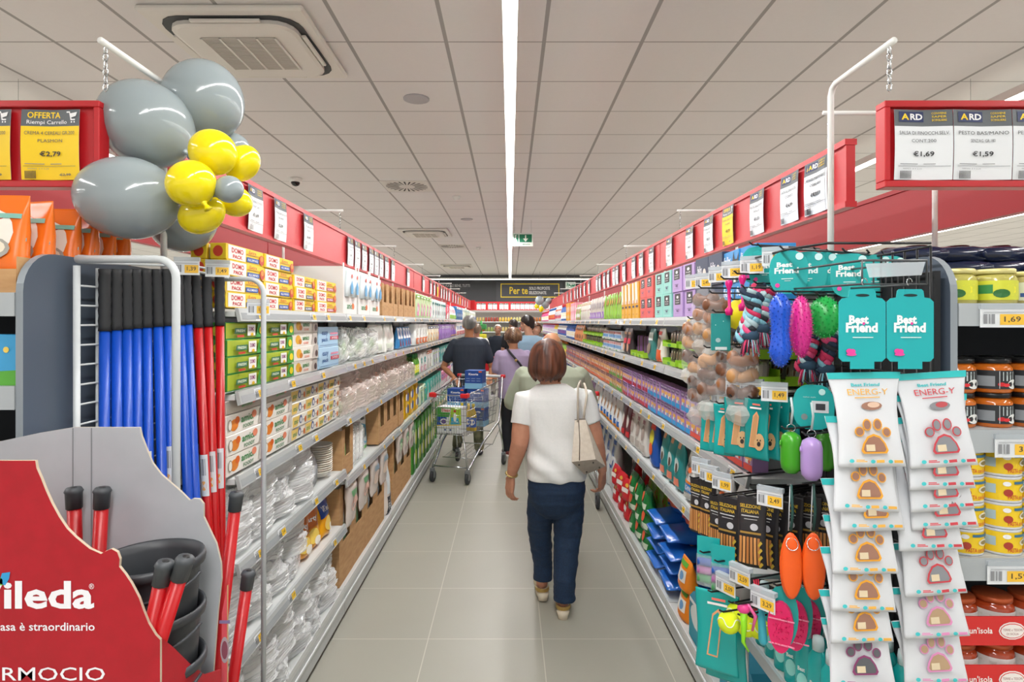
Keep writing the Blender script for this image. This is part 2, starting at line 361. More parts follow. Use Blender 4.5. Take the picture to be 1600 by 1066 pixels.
def poster_mesh(kind, price, l1, l2, w=.148, h=.195):
    mb = MB(); col = M('f5cf10', .5) if kind == 'offer' else WT; bend = .004
    def mp(u, v, off): return (u*w, -bend*sin(pi*v)*1.0-.0015-off+.003*cos(2*pi*u), v*h)
    mb.patch(mp, -.5, 0, .5, .76, col, 4, 5, 0); mb.patch(mp, -.5, .76, .5, 1, HD, 4, 2, 0)
    bk = lambda u, v, off: tuple(a+b for a, b in zip(mp(-u, v, 0), (0, .0009, 0)))
    mb.patch(bk, -.5, 0, .5, 1, WT, 4, 6, 0)
    if kind == 'offer':
        it = [('t', 'OFFERTA', -.12, .92, .55, .09, M('f5cf10')), ('t', 'Riempi Carrello', -.06, .81, .68, .075, M('f0f0f0'), .005),
          ('p', [(.27,.95),(.32,.95),(.35,.84),(.43,.84),(.43,.86),(.37,.86),(.36,.88),(.44,.90),(.46,.96),(.34,.94),(.33,.97),(.27,.97)], M('f0f0f0')), ('e', .37,.815,.014,.012, M('f0f0f0')), ('e', .42,.815,.014,.012, M('f0f0f0'))]
    else:
        it = [('r', -.42, .82, .02, .97, NAVY), ('t', 'A', -.31, .895, .14, .09, M('f5cf10'), .03), ('t', 'RD', -.11, .895, .22, .09, M('f0f0f0'), .03)]
        it += [('t', s_, .27, .945-.05*i, .24, .03, M('e8c51e'), .01) for i, s_ in enumerate(('CONVIENE','SAPER','SCEGLIERE'))]
    it += [('t', l1, 0, .66, .86, .05, TXC, 0), ('t', l2, 0, .55, .42, .045, TXC, 0), ('t', price, 0, .36, .36, .085, M('2a2b2e'), .02),
      ('r', -.45, .185, .45, .19, TXC), ('r', -.42, .215, -.1, .225, M('8a8c8f')), ('r', .0, .215, .2, .225, M('8a8c8f')), ('t', '000003  5 Y 2,29', -.2, .15, .34, .02, M('8a8c8f'), 0)]
    for i in range(9): it.append(('r', -.42+.022*i, .01, -.42+.022*i+.012, .12, M('2a2b2e')))
    if kind == 'offer': it.append(('t', price.replace('7', '9'), .28, .06, .2, .045, TXC, .01)); it.append(('r', .17, .055, .39, .062, TXC))
    mb.art(mp, it, 2, 1); return mb.mesh('price_poster')
POST = [poster_mesh('ard', '€1,69', 'SALSA DI FINOCCH.SELV.', 'CONT.200'), poster_mesh('ard', '€1,59', 'PESTO BAS/MANO', 'SENZ/AG. GR.180'), poster_mesh('offer', '€2,79', 'CREMA 4 CEREALI GR.200', 'PLASMON'),
        poster_mesh('ard', '€2,59', 'PER.ADULT GATTO 4 GUSTI', 'GR.400'), poster_mesh('ard', '€4,99', 'CARTA ALLUMINIO ROTOLI', 'CONF.2')]
# posters on the aisle banners, from where they stand in the photograph
def hang_poster(me, x, y, z, rz, lab, grp): o = link('price_poster', me, None, (x, y, z), rz); tag(o, lab, 'poster', grp); return o
pr = {-1: [(397,0),(436,0),(480,0),(546,0),(557,0),(568,0),(579,0),(587,0),(594.5,0),(603,0),(613,0),(637,0),(661,0),(672.5,0),(678,0),(683,1),(689,0),(693,0),(697,0),(701,0),(707,0),(711,0),(715,0),(718,1),(722,0),(726,0),(730,0)],
       1: [(1317,3),(1276,4),(1236,0),(1185,0),(1139.5,1),(1109,0),(1079,0),(1047,0),(1019,0),(1003,0),(991,0),(976,0),(965,0),(960,0),(951,0),(945,0),(938,0),(933.5,0),(921,0),(914,0),(908,0),(903,0),(899,0),(893,0),(887,0),(881,0)]}
for sgn in (-1, 1):
    for i, (px, k) in enumerate(pr[sgn]):
        y = F*1.12/abs(px-CX)
        if sgn == 1 and i == 0: y = 2.10+.06
        me = POST[2] if k == 1 else POST[k if k else (0, 3, 4, 1)[i % 4]]
        hang_poster(me, sgn*1.118, y, 2.068, -sgn*pi/2, '%s price poster on the %s red banner, %s from the camera' % ('yellow' if k == 1 else 'white', 'left' if sgn < 0 else 'right', od(i+1)), 'price posters on the %s banner' % ('left' if sgn < 0 else 'right'))
# near boards that face the camera
def near_board(x0, x1, lab, posters, sgn):
    y = 1.66; t = thing('price_board', lab, 'sign', ((x0+x1)/2, y, 2.045)); w = (x1-x0)/2
    MB().box(-w+.005, w-.005, 0, .02, .004, .236, PRED).build('backboard', t)
    f = MB(); f.box(-w, w, -.014, .03, 0, .018, PRED, .002); f.box(-w, w, -.014, .03, .222, .24, PRED, .002)
    f.box(-w, -w+.016, -.014, .03, .018, .222, PRED, .002); f.box(w-.016, w, -.014, .03, .018, .222, PRED, .002); f.build('frame', t)
    for i, (px, k, l) in enumerate(posters):
        p = W(px, 400, y-.004); hang_poster(POST[k], p.x, y-.006, 2.066, 0, l, 'price posters on the near %s board' % ('left' if sgn < 0 else 'right')).scale = (1.09, 1, 1)
near_board(-2.0, W(160,0,1.66).x, 'red framed price board hanging at upper left, facing the camera', [(82, 2, 'yellow offer price poster on the near left red board'), (-25, 2, 'yellow price poster cut by the left edge of the photo')], -1)
near_board(W(1378,0,1.66).x, 1.9, 'red framed price board hanging at upper right, facing the camera', [(1440, 0, 'white price poster reading 1,69 at left of the near right board'), (1532, 1, 'white price poster reading 1,59 on the near right board'), (1624, 1, 'white price poster cut by the right edge of the photo')], 1)
for sgn, pxp, pye, pxe, lab in ((-1, 256, 57, 157, 'white bent post carrying the near left price board'), (1, 1298, 63, 1397, 'white bent post carrying the near right price board')):
    k = .742*1.01; z = H+k; y2 = k/.441*.93; 
    x = sgn*abs(pxe-CX)*y2/F; y1 = abs(x)*F/abs(pxp-CX)
    t = thing('board_post', lab, 'post', (x, y1, 0), 0)
    MB().tube([(0,0,1.45), (0,0,z-.03), (0,-.01,z-.01), (0,-.03,z), (0, y2-y1, z)], .0095, WHITE, 10).build('pole', t)
    ch = MB()
    for q in range(6):
        zz = z-.015-q*.02; an = q % 2; pts = [((.006*cos(a) if an else 0), y2-y1+.02+(0 if an else .006*cos(a)), zz+.013*sin(a)) for a in [i*pi/4 for i in range(8)]]
        ch.tube(pts, .0018, CHROME, 5, closed=True)
    ch.build('chain', t)
# ---------------- goods: shapes ----------------
def ln(h): return M(h, .45)
def fb(w, d, h):
    return lambda u, v, off: (u*w, -d/2-off, v*h)
def sb(w, d, h, s):      # side face of a box, s=-1 left, 1 right
    return lambda u, v, off: (s*(w/2+off), s*u*d, v*h)
def tb(w, d, h): return lambda u, v, off: (u*w, (v-.5)*d, h+off)
def mk_box(w, d, h, base, art, side=None, top=None, bev=.002):
    mb = MB().box(-w/2, w/2, -d/2, d/2, 0, h, ln(base), bev); mb.art(fb(w,d,h), art)
    if side: mb.art(sb(w,d,h,-1), side); mb.art(sb(w,d,h,1), side)
    if top: mb.art(tb(w,d,h), top)
    return mb
def bagfn(w, d, h, seed=0, top=.5, crumple=.006, bulge=.6):
    def D(v): return max(.006, d*(1-bulge*0)*(min(1, (v+.06)/.12))**.5*(1-v**2.2)**.8)
    def ring(v, n=20):
        Wd = w*(1-.10*sin(pi*min(1,v*1.1)))*(1 if v < .8 else 1-(1-top)*.25*(v-.8)/.2); dd = D(v); o = []
        for i in range(n):
            a = 2*pi*i/n; c, s_ = cos(a), sin(a)
            x = Wd/2*math.copysign(abs(c)**.75, c); y = dd/2*math.copysign(abs(s_)**.8, s_)
            q = NZ.noise(V((x*14+seed, y*14, v*h*14)))*crumple
            o.append((x+q*.3, y+q, v*h+q*.3))
        return o
    def mp(u, v, off):
        Wd = w*(1-.10*sin(pi*min(1,v*1.1)))*(1 if v < .8 else 1-(1-top)*.25*(v-.8)/.2); dd = D(v)
        x = u*Wd; c = min(1, abs(2*u)); c2 = c**(1/.75); s_ = sqrt(max(0, 1-c2*c2)); y = -dd/2*s_**.8
        q = NZ.noise(V((x*14+seed, y*14, v*h*14)))*crumple
        return (x+q*.3, y+q-off*1.6-.0012, v*h+q*.3)
    return ring, mp
def mk_bag(w, d, h, base, art, seed=0, rough=.3, crumple=.006, top=.5, n=20):
    ring, mp = bagfn(w, d, h, seed, top, crumple)
    mb = MB().loft([ring(v, n) for v in (0, .04, .12, .25, .4, .55, .7, .82, .92, .97, 1)], M(base, rough)); mb.art(mp, art, 6, 4); return mb
def mk_cyl(r, h, base, art, n=20, prof=None, rough=.35):
    prof = prof or [(.001,0),(r*.96,0),(r,h*.02),(r,h*.98),(r*.96,h),(.001,h)]
    mb = MB().lathe(prof, M(base, rough), n)
    mp = lambda u, v, off: ((r+off)*sin(pi*u), -(r+off)*cos(pi*u), v*h); mb.art(mp, art, 8, 1); return mb
def mk_bottle(w, d, h, base, cap, art, n=14):
    mb = MB()
    def rg(z, f, g=None): return [(w/2*f*cos(2*pi*i/n), d/2*(g or f)*sin(2*pi*i/n), z) for i in range(n)]
    mb.loft([rg(0,.9), rg(h*.03,1), rg(h*.3,.96), rg(h*.6,1), rg(h*.72,.75), rg(h*.80,.32,.5), rg(h*.84,.30,.48)], M(base, .3))
    mb.loft([rg(h*.83,.34,.55), rg(h*.98,.30,.5), rg(h,.24,.4)], M(cap, .4))
    mp = lambda u, v, off: ((w/2+off)*sin(pi*u*.9), -(d/2+off)*cos(pi*u*.9), v*h)
    mb.art(mp, art, 6, 1); return mb
def rolls_pack(w, d, h, base, art, cols=2, rows=3, seed=0):   # film-wrapped paper rolls
    mb = MB(); n = cols
    def rg(z, sc): 
        o = []
        for i in range(24):
            a = 2*pi*i/24; c, s_ = cos(a), sin(a); x = w/2*math.copysign(abs(c)**.35, c)*sc; y = d/2*math.copysign(abs(s_)**.45, s_)*sc
            o.append((x, y, z))
        return o
    zs = [rg(0, .93)]
    for r in range(rows):
        for f, sc in ((.06,.97),(.3,1),(.7,1),(.94,.97)): zs.append(rg(h*(r+f)/rows, sc))
    zs.append(rg(h, .9)); mb.loft(zs, M(base, .35)); mb.art(fb(w, d*1.01, h), art); return mb
def scheme_art(rng, c, style=0):     # quick pack front: bands, badge, word, picture
    a, b, e = c[1], c[2], c[3] if len(c) > 3 else 'f0f0ee'; it = []
    if style == 0: it = [('r', -.42,.06,.42,.34, M(a)), ('e', 0,.62,.3,.16, M(b)), ('t', c[4] if len(c) > 4 else 'soft', 0,.62,.42,.12, M(e)), ('e', .1,.2,.16,.10, M(e))]
    elif style == 1: it = [('p', [(-.45,.02),(.45,.02),(.45,.5),(-.45,.25)], M(a)), ('e', .05,.68,.28,.17, M(e)), ('e', .05,.68,.2,.12, M(b)), ('r', -.3,.1,.1,.16, M(e))]
    elif style == 2: it = [('r', -.12,.04,.16,.96, M(a)), ('e', .22,.3,.16,.14, M(b)), ('r', -.4,.72,.4,.84, M(e)), ('r', -.36,.75,.3,.81, M(b))]
    else: it = [('r', -.44,.8,.44,.95, M(a)), ('p', [(-.4,.1),(.1,.06),(.35,.5),(-.1,.62)], M(b)), ('e', -.15,.35,.13,.12, M(e)), ('r', -.3,.84,.3,.9, M(e))]
    return it
FS = [None]
def row(me, name, cat, desc, side, zl, y0, y1, w, shelf, layers=1, lh=0, inset=.02, depth=.1, rows=1, dgap=0, gap=.004, jit=.02, parts=None, tilt=0):
    """a run of the same goods along one shelf: copies share the mesh, each is an object of its own"""
    n = max(1, int((y1-y0+.002)/(w+gap))); st = (y1-y0)/n; sgn = -1 if side == 'L' else 1; xf = XL if side == 'L' else XR
    grp = '%ss on the %s' % (desc, shelf); rng = random.Random(int(y0*100)+int(zl*1000))
    for c in range(n):
        for r in range(rows):
            for l in range(layers):
                o = bpy.data.objects.new(name, me); COL.objects.link(o)
                o.location = (xf+sgn*(inset+depth/2+r*(depth+dgap))+rng.uniform(-.004,.004), y0+st*(c+.5), zl+.0006+l*(lh+.0008))
                o.rotation_euler = (tilt, 0, -sgn*pi/2+rng.uniform(-jit, jit))
                if parts:
                    for pn, pm in parts: q = bpy.data.objects.new(pn, pm); COL.objects.link(q); q.parent = o
                s_ = desc
                if n > 1: s_ += ', %s along' % od(c+1)
                if layers > 1: s_ += ', %s layer up' % od(l+1)
                if rows > 1: s_ += ', %s row' % ('front', 'second', 'third', 'fourth', 'fifth')[r]
                tag(o, s_+', '+shelf, cat, grp)
# shelf names
SH = {('L',0):'left base shelf', ('L',1):'left fifth shelf', ('L',2):'left fourth shelf', ('L',3):'left third shelf', ('L',4):'left second shelf', ('L',5):'left top shelf',
      ('R',0):'right base shelf', ('R',1):'right fourth shelf', ('R',2):'right third shelf', ('R',3):'right second shelf', ('R',4):'right top shelf'}
zl = LV['L0']; zr = LV['R']
# --- left top shelf: yellow film boxes
def domo(blue, w=.305):
    art = [('r', -.5,.0,.5,.08, ln('e8c21a')), ('r', -.46,.06,-.02,.94, ln('f2efe6')), ('t', 'DOMO', -.23,.64,.30,.34, M('c8222b'), .03), ('t', 'PACK', -.23,.26,.24,.24, M('c8222b'), .03),
       ('r', .0,.58,.34,.64, ln('c9932a')), ('r', .0,.1,.34,.42, ln(blue)), ('t', 'ALLUMINIO', .17,.26,.28,.16, M('f0f0f0')), ('t', 'Extra', .16,.78,.2,.2, M('c0392b'), .01), ('e', .42,.4,.07,.36, ln('c8452b')), ('e', .42,.5,.04,.2, ln('e8913a'))]
    return mk_box(w-.004, .055, .0535, 'f0cd28', art, side=[('e', 0,.5,.3,.35, ln('d8452b'))]).mesh('foil_box')
FA, FB_, FC_ = domo('1f55a8'), domo('6b7380', .28), domo('c2566e', .33)
row(FA, 'foil_box', 'box', 'yellow blue foil box', 'L', zl[5], 1.99, 2.60, .302, SH['L',5], 4, .0535, depth=.055, jit=.006, rows=1)
row(FA, 'foil_box', 'box', 'rear yellow foil box', 'L', zl[5], 1.99, 2.60, .302, SH['L',5], 4, .0535, .085, depth=.055, jit=.006)
row(FB_, 'foil_box', 'box', 'yellow grey film box', 'L', zl[5], 2.61, 2.91, .278, SH['L',5], 3, .0535, depth=.055, jit=.006)
row(FC_, 'foil_box', 'box', 'yellow pink film box', 'L', zl[5], 2.91, 3.26, .328, SH['L',5], 3, .0535, depth=.055, jit=.006)
# white display cartons with bottles
def dish_carton():
    mb = MB(); w, d, h = .30, .38, .27
    mb.box(-w/2, w/2, -d/2+.004, d/2, 0, h, ln('e6e6e2')); 
    mb.box(-w/2, w/2, -d/2, -d/2+.004, 0, .10, ln('eceae6')); mb.box(-w/2, -w/2+.02, -d/2, -d/2+.004, .10, h+.02, ln('eceae6')); mb.box(w/2-.03, w/2, -d/2, -d/2+.004, .10, h+.02, ln('eceae6'))
    for x in (-.065, .055):
        mb.T = Matrix.Translation((x, -d/2+.003, .10)); 
        mb.loft([[(.048*f*cos(2*pi*i/12), min(.0, .03*sin(2*pi*i/12))-.001 if sin(2*pi*i/12) < 0 else .0005, z) for i in range(12)] for z, f in ((0,.9),(.07,1),(.11,.7),(.13,.6),(.15,.4))], M('e6f0f4', .3))
        mb.art(lambda u, v, off: (u*.08, -.031-off, v*.15), [('p', [(-.3,.1),(.3,.1),(.36,.4),(0,.62),(-.36,.4)], ln('5ea8d8')), ('e', 0,.78,.2,.08, ln('d9503c'))])
    mb.T = None; mb.art(fb(w,d,h), [('t', 'amici', -.04,.17,.4,.13, ln('2e8b4f')), ('e', .2,.17,.09,.07, ln('e0743a'))]); return mb.mesh('bottle_carton')
row(dish_carton(), 'bottle_carton', 'carton', 'white display carton of blue bottles', 'L', zl[5], 3.36, 4.36, .302, SH['L',5], depth=.38, jit=.01)
def open_carton(w, d, h, base=None, inner='f2efe8', notch=True, seed=0, items=('e8e6df','6aa05a')):
    """brown shelf carton with a cut-out front and wrapped goods showing in it"""
    mb = MB(); C = base or CARD; r = random.Random(seed); t = .004
    mb.box(-w/2, -w/2+t, -d/2, d/2, 0, h, C); mb.box(w/2-t, w/2, -d/2, d/2, 0, h, C); mb.box(-w/2+t, w/2-t, d/2-t, d/2, 0, h, C); mb.box(-w/2+t, w/2-t, -d/2+t, d/2-t, 0, t, C)
    a = w*.24
    pts = [(-w/2+t, 0), (w/2-t, 0), (w/2-t, h), (a, h), (a*.7, h*.5), (a*.3, h*.42), (-a*.6, h*.42), (-a, h*.52), (-a, h), (-w/2+t, h)]
    if not notch: pts = [(-w/2+t,0),(w/2-t,0),(w/2-t,h),(-w/2+t,h)]
    mb.add([(x, -d/2, z) for x, z in pts]+[(x, -d/2+t, z) for x, z in pts], [], C)
    # front in convex strips
    if notch:
        for x0_, x1_, za, zb in ((-w/2+t, -a, 0, h), (-a, a, 0, h*.42), (a, w/2-t, 0, h)): mb.box(x0_, x1_, -d/2, -d/2+t, za, zb, C)
    else: mb.box(-w/2+t, w/2-t, -d/2, -d/2+t, 0, h, C)
    k = max(2, int(d/.07))
    for q in range(3):
        ring, mp = bagfn(w*.62, .07, h*.98, seed+q, .5, .012); y = -d/2+.05+q*.08
        mb.T = Matrix.Translation((r.uniform(-.01,.01), y, .006)); mb.loft([ring(v, 14) for v in (0,.1,.3,.5,.7,.85,.95,1)], M(inner, .25))
        mb.art(mp, [('r', -.35,.2,.3,.62, M(items[1], .3)), ('e', .0,.75,.25,.12, M(items[0], .3))], 4, 3)
    mb.T = None; return mb
row(open_carton(.20,.36,.245, seed=1).mesh('brown_carton'), 'brown_carton', 'carton', 'notched brown carton of utensils', 'L', zl[5], 4.42, 5.05, .20, SH['L',5], depth=.36)
row(open_carton(.22,.36,.25, seed=4, items=('e05a2c','d84030')).mesh('brown_carton'), 'brown_carton', 'carton', 'brown carton of orange brushes', 'L', zl[5], 5.08, 5.98, .22, SH['L',5], depth=.36)
# --- left second shelf
gart = [('r', -.5,0,.5,.06, ln('2f8a3c')), ('p', [(-.5,.06),(.5,.06),(.5,.95),(.2,.95),(-.5,.95)], ln('c4cc3a'))]+[('r', -.48+.03*i,.06,-.472+.03*i,.95, ln('7fae38')) for i in range(24)]+[('r', .49,.0,.5,.05, ln('2f8a3c')), ('p', [(.22,.06),(.5,.06),(.5,.95),(.3,.95)], ln('3f9a3c')), ('p', [(-.36,.34),(-.06,.34),(-.04,.66),(-.34,.66)], ln('2f6e4a')), ('t', 'FRESH', -.2,.5,.22,.16, M('e8f0d8')), ('r', -.02,.18,.2,.86, ln('ecebe4')), ('t', 'DOMO', .09,.6,.15,.26, M('8a2a6a'), .03), ('r', -.3,.12,-.12,.24, ln('c83a2a')), ('e', .38,.5,.07,.26, ln('e8d21a')), ('e', .1,.26,.04,.1, ln('e3b51a'))]
row(mk_box(.29,.06,.058,'3f9a3c', gart, side=[('e', 0,.5,.3,.3, ln('e8e84a'))]).mesh('baking_paper_box'), 'baking_paper_box', 'box', 'green yellow bag box', 'L', zl[4], 1.99, 2.59, .29, SH['L',4], 4, .058, depth=.06, jit=.008)
fart = [('e', -.28,.5,.1,.34, ln('e3a92c')), ('e', -.2,.35,.06,.2, ln('c9781a')), ('t', 'amici', .02,.6,.26,.34, ln('3b8a4a')), ('t', 'COOKIE', .02,.22,.2,.16, ln('d9643a')), ('p', [(.24,.0),(.5,.0),(.5,1),(.32,1)], ln('b9b0a8')), ('e', .42,.35,.06,.26, ln('4a3a38')), ('r', -.5,0,.5,.05, ln('d9d4cc'))]
row(mk_box(.33,.06,.062,'e4ded4', fart).mesh('freezer_bag_box'), 'freezer_bag_box', 'box', 'cream picture box', 'L', zl[4], 2.60, 2.94, .32, SH['L',4], 4, .062, depth=.06, jit=.008)
bart = [('t', 'easy', -.2,.66,.3,.26, ln('2f5f9a')), ('t', 'pack', -.2,.36,.3,.26, ln('2f5f9a')), ('r', .06,.62,.46,.72, ln('d88aa0')), ('r', .06,.36,.5,.54, ln('c8405a')), ('t', '24 FOGLI', .28,.45,.3,.12, M('f2f2f2')), ('r', -.46,.1,.46,.13, ln('7fa2c4'))]
row(mk_box(.33,.16,.105,'a9cbe4', bart).mesh('freezer_bag_box'), 'freezer_bag_box', 'box', 'light blue bag box', 'L', zl[4], 2.96, 3.30, .33, SH['L',4], 2, .105, depth=.16, jit=.006)
def film(name, tint='e8ecec', a=.42, rough=.12): return M(tint, rough, 0, a, 0, 0, .9)
def wrap_mesh(w, d, h, seed, core, corecol, name, tint='eef1f1', amp=.012, a=.50, nx=44, extra=None):
    """goods in a crinkled clear film bag: solid core plus a creased film around it"""
    mb = MB(); r = random.Random(seed); core(mb, r, corecol)
    def rg(t):
        o = []; s = 1-.55*max(0, (t-.78)/.22)**1.3; s *= 1-.35*max(0, (.08-t)/.08)
        for i in range(nx):
            an = 2*pi*i/nx; c, q = cos(an), sin(an)
            x = w/2*math.copysign(abs(c)**.5, c)*s; y = d/2*math.copysign(abs(q)**.5, q)*s; z = t*h
            k = 1.5*abs(NZ.noise(V((x*34+seed*3.1, y*34, z*34))))+1.1*abs(NZ.noise(V((x*80, y*80+seed, z*80))))-.6
            o.append((x*(1+k*amp*8), y*(1+k*amp*8), z+k*amp))
        return o
    mb.loft([rg(t) for t in [i/26 for i in range(27)]], M(tint if tint != 'eef1f1' else 'fbfcfc', .10, 0, a, 0, 0, 1), False)
    if extra: extra(mb)
    return mb.mesh(name)
def plates(mb, r, col):
    for q in range(9): mb.lathe([(.001,0),(.05,0),(.092,.011),(.094,.012),(.05,.003),(.001,.003)], M(col, .4), 18, (0, 0, .014+q*.006))
def platestand(mb, r, col):
    for q in range(10):
        y = -.055+q*.012
        mb.T = Matrix.Translation((0, y, .095)) @ Matrix.Rotation(pi/2-.15, 4, 'X'); mb.lathe([(.001,0),(.055,0),(.088,.01),(.09,.011),(.055,.004),(.001,.003)], M(col, .4), 18)
    mb.T = None
def bagstuff(mb, r, col):
    for q in range(7):
        c = col[q % len(col)]; mb.ell((r.uniform(-.07,.07), r.uniform(-.04,.04), r.uniform(.04,.13)), r.uniform(.03,.06), r.uniform(.02,.04), r.uniform(.03,.05), M(c, .4), 8, 6)
def cupstack(mb, r, col):
    for x in (-.06, .0, .06):
        for q in range(10): mb.lathe([(.026,0),(.034,.03),(.036,.032),(.033,.032),(.025,.003)], M(col, .45), 14, (x, 0, .01+q*.012))
def cutlery(mb, r, col):
    for q in range(16):
        x = r.uniform(-.06,.06); y = r.uniform(-.03,.03); mb.tube([(x, y, .02), (x+r.uniform(-.01,.01), y, .13), (x, y, .19)], [.003,.004,.009], M(col, .35), 5)
WG = [wrap_mesh(.30,.15,.20, s, bagstuff, ['b8d99a','dfe9d3','8fc06a','eef0e6'], 'green_film_bag', amp=.014) for s in (1,2)]
row(WG[0], 'wrapped_bag', 'bag', 'clear bag of green plastic ware', 'L', zl[4], 3.36, 4.36, .28, SH['L',4], depth=.17, jit=.2)
row(WG[1], 'wrapped_bag', 'bag', 'rear clear bag of green ware', 'L', zl[4], 3.40, 4.40, .28, SH['L',4], depth=.17, inset=.2, jit=.25)
row(mk_bag(.20,.07,.22,'eff0ea', [('r', -.3,.1,.25,.3, M('d8e0d0'))], 3, .2, .01).mesh('napkin_bag'), 'napkin_bag', 'bag', 'white glossy napkin bag', 'L', zl[4], 4.5, 5.2, .11, SH['L',4], depth=.18, jit=.5)
row(mk_bag(.15,.06,.19,'2f7fb8', [('r', -.4,.45,.4,.95, M('eef2f5')), ('e', 0,.7,.25,.16, M('5a7fc0')), ('p', [(-.1,.1),(.3,.1),(.35,.5),(.1,.5)], M('c43a3a'))], 5).mesh('cloth_pouch'), 'cloth_pouch', 'pouch', 'blue and white cloth pouch', 'L', zl[4], 5.3, 6.0, .13, SH['L',4], depth=.14)
# --- left third shelf
cart = [('e', -.3,.45,.11,.3, ln('e3842a')), ('e', -.22,.65,.06,.2, ln('d9641a')), ('t', 'amici', .05,.62,.34,.36, ln('3b8a4a')), ('t', 'FOODY', .08,.22,.3,.2, ln('3b7a4a')), ('e', .24,.7,.07,.2, ln('e88a6a')), ('e', -.42,.5,.05,.3, ln('9a8f80')), ('e', -.42,.5,.04,.24, ln('ece8e0')), ('p', [(.36,.1),(.5,.1),(.5,.9),(.42,.9)], ln('c9c2ba'))]
CB = mk_box(.29,.07,.068,'ebe7df', cart).mesh('paper_box')
row(CB, 'paper_box', 'box', 'white carrot picture box', 'L', zl[3], 1.99, 2.59, .285, SH['L',3], 3, .068, depth=.07, jit=.01)
def clearlid():
    mb = MB().box(-.14,.14,-.035,.035,0,.05, M('d9d2c8', .15, 0, .55), .004)
    mb.box(-.13,.13,-.03,.03,.003,.03, ln('b59a80')); mb.art(fb(.28,.07,.05), [('t', 'amici', .05,.5,.3,.4, ln('3b8a4a')), ('e', .25,.6,.06,.2, ln('e87a5a'))]); return mb.mesh('clear_tray')
row(clearlid(), 'clear_tray', 'tray', 'clear lidded tray atop carrot boxes', 'L', zl[3]+.2065, 1.99, 2.59, .285, SH['L',3], 1, .05, depth=.07, jit=.01)
yart = [('p', [(-.5,.1),(-.2,.1),(.0,.9),(-.5,.9)], ln('e5c46a')), ('t', 'amici', -.28,.5,.26,.4, ln('3b8a5a')), ('e', .02,.55,.1,.36, ln('5a6a9a')), ('e', .02,.5,.05,.2, ln('efece4')), ('e', .33,.4,.05,.26, ln('d9742a')), ('r', .12,.4,.26,.5, ln('a9a298')), ('r', .4,.2,.48,.8, ln('d8c9a9'))]
row(mk_box(.19,.075,.054,'e9e5da', yart).mesh('bread_box'), 'bread_box', 'box', 'cream yellow foil roll box', 'L', zl[3], 2.60, 3.30, .17, SH['L',3], 4, .0555, depth=.075, jit=.012)
WPK = [wrap_mesh(.26,.17,.155, 10+s, bagstuff, ['e8a58a','e2c3b3','d98a70','f0dcd0','c9d5b0'], 'pink_film_bag', amp=.016, a=.4, tint='f3e6df') for s in (1,2,3)]
for k, (me, a, b, ins, hz) in enumerate(((WPK[0],3.36,5.9,.01,0), (WPK[1],3.4,5.9,.17,.0), (WPK[2],3.5,5.8,.08,.11))):
    row(me, 'wrapped_bag', 'bag', ('front clear bag of pink plates', 'rear clear bag of pink plates', 'upper clear bag of pink plates')[k], 'L', zl[3]-.016+hz, a, b, .23, SH['L',3], depth=.15, inset=ins, jit=.4)
# --- left fourth shelf
WS = [wrap_mesh(.24,.2,.10, 20+s, plates, 'e4e7e8', 'film_plate_pack', amp=.013, a=.52) for s in (1,2)]
for k in range(2):
    row(WS[k], 'film_plate_pack', 'plates', ('film wrapped silver plate pack', 'upper film wrapped plate pack')[k], 'L', zl[2]+.082*k, 2.0, 2.85, .2, SH['L',2], 1+k, .082, depth=.2, jit=.5, inset=.02)
    row(WS[1-k], 'film_plate_pack', 'plates', ('rear film wrapped plate pack', 'rear upper wrapped plate pack')[k], 'L', zl[2]+.082*k, 2.0, 2.85, .2, SH['L',2], 1+k, .082, depth=.2, jit=.5, inset=.2)
row(wrap_mesh(.2,.12,.2, 33, platestand, 'cfd3d6', 'film_tray_pack', amp=.01, a=.3), 'film_tray_pack', 'trays', 'upright silver tray pack', 'L', zl[2], 2.86, 3.02, .13, SH['L',2], depth=.2, jit=.1)
def bowls():
    mb = MB()
    for q in range(13): mb.lathe([(.045,0),(.075,.028),(.079,.030),(.079,.033),(.072,.033),(.04,.004)], M('d9cfc2' if q % 2 else 'e8e2d9', .6), 20, (0,0,q*.0115))
    return mb.mesh('paper_bowl_stack')
row(bowls(), 'paper_bowl_stack', 'bowls', 'stack of brown paper bowls', 'L', zl[2], 3.06, 3.32, .16, SH['L',2], depth=.16, inset=.02)
zf = LV['L'][1]
CC = [open_carton(.24,.36,.27, seed=s, items=it).mesh('brown_carton') for s, it in ((7,('dfe5da','6fae5a')),(8,('d0d4cf','8fbf6a')))]
row(CC[0], 'brown_carton', 'carton', 'brown carton with pale green cups', 'L', zf, 3.36, 3.60, .23, SH['L',2], depth=.36)
row(wrap_mesh(.09,.09,.23, 41, lambda mb, r, c: [mb.lathe([(.03,0),(.038,.03),(.036,.032)], M(c,.5), 14, (0,0,.004+q*.011)) for q in range(17)], 'f0f2ee', 'cup_sleeve', amp=.006, a=.3), 'cup_sleeve', 'cups', 'sleeve of white paper cups', 'L', zf, 3.62, 3.95, .1, SH['L',2], depth=.1)
row(mk_bag(.22,.08,.28,'cfd8d8', [('r', -.5,.0,.5,.1, M('4aa83a')), ('p', [(-.3,.2),(.3,.15),(.3,.6),(-.2,.7)], M('3a8fb0')), ('e', 0,.45,.2,.14, M('1d4a5a')), ('r', -.1,.75,.2,.85, M('3a4a4a'))], 9, .15, .01).mesh('bin_liner_pack'), 'bin_liner_pack', 'pack', 'silver pack with blue print', 'L', zf, 3.98, 4.26, .14, SH['L',2], depth=.2, jit=.3)
row(CC[1], 'brown_carton', 'carton', 'brown carton with light green bags', 'L', zf, 4.30, 5.30, .24, SH['L',2], depth=.36)
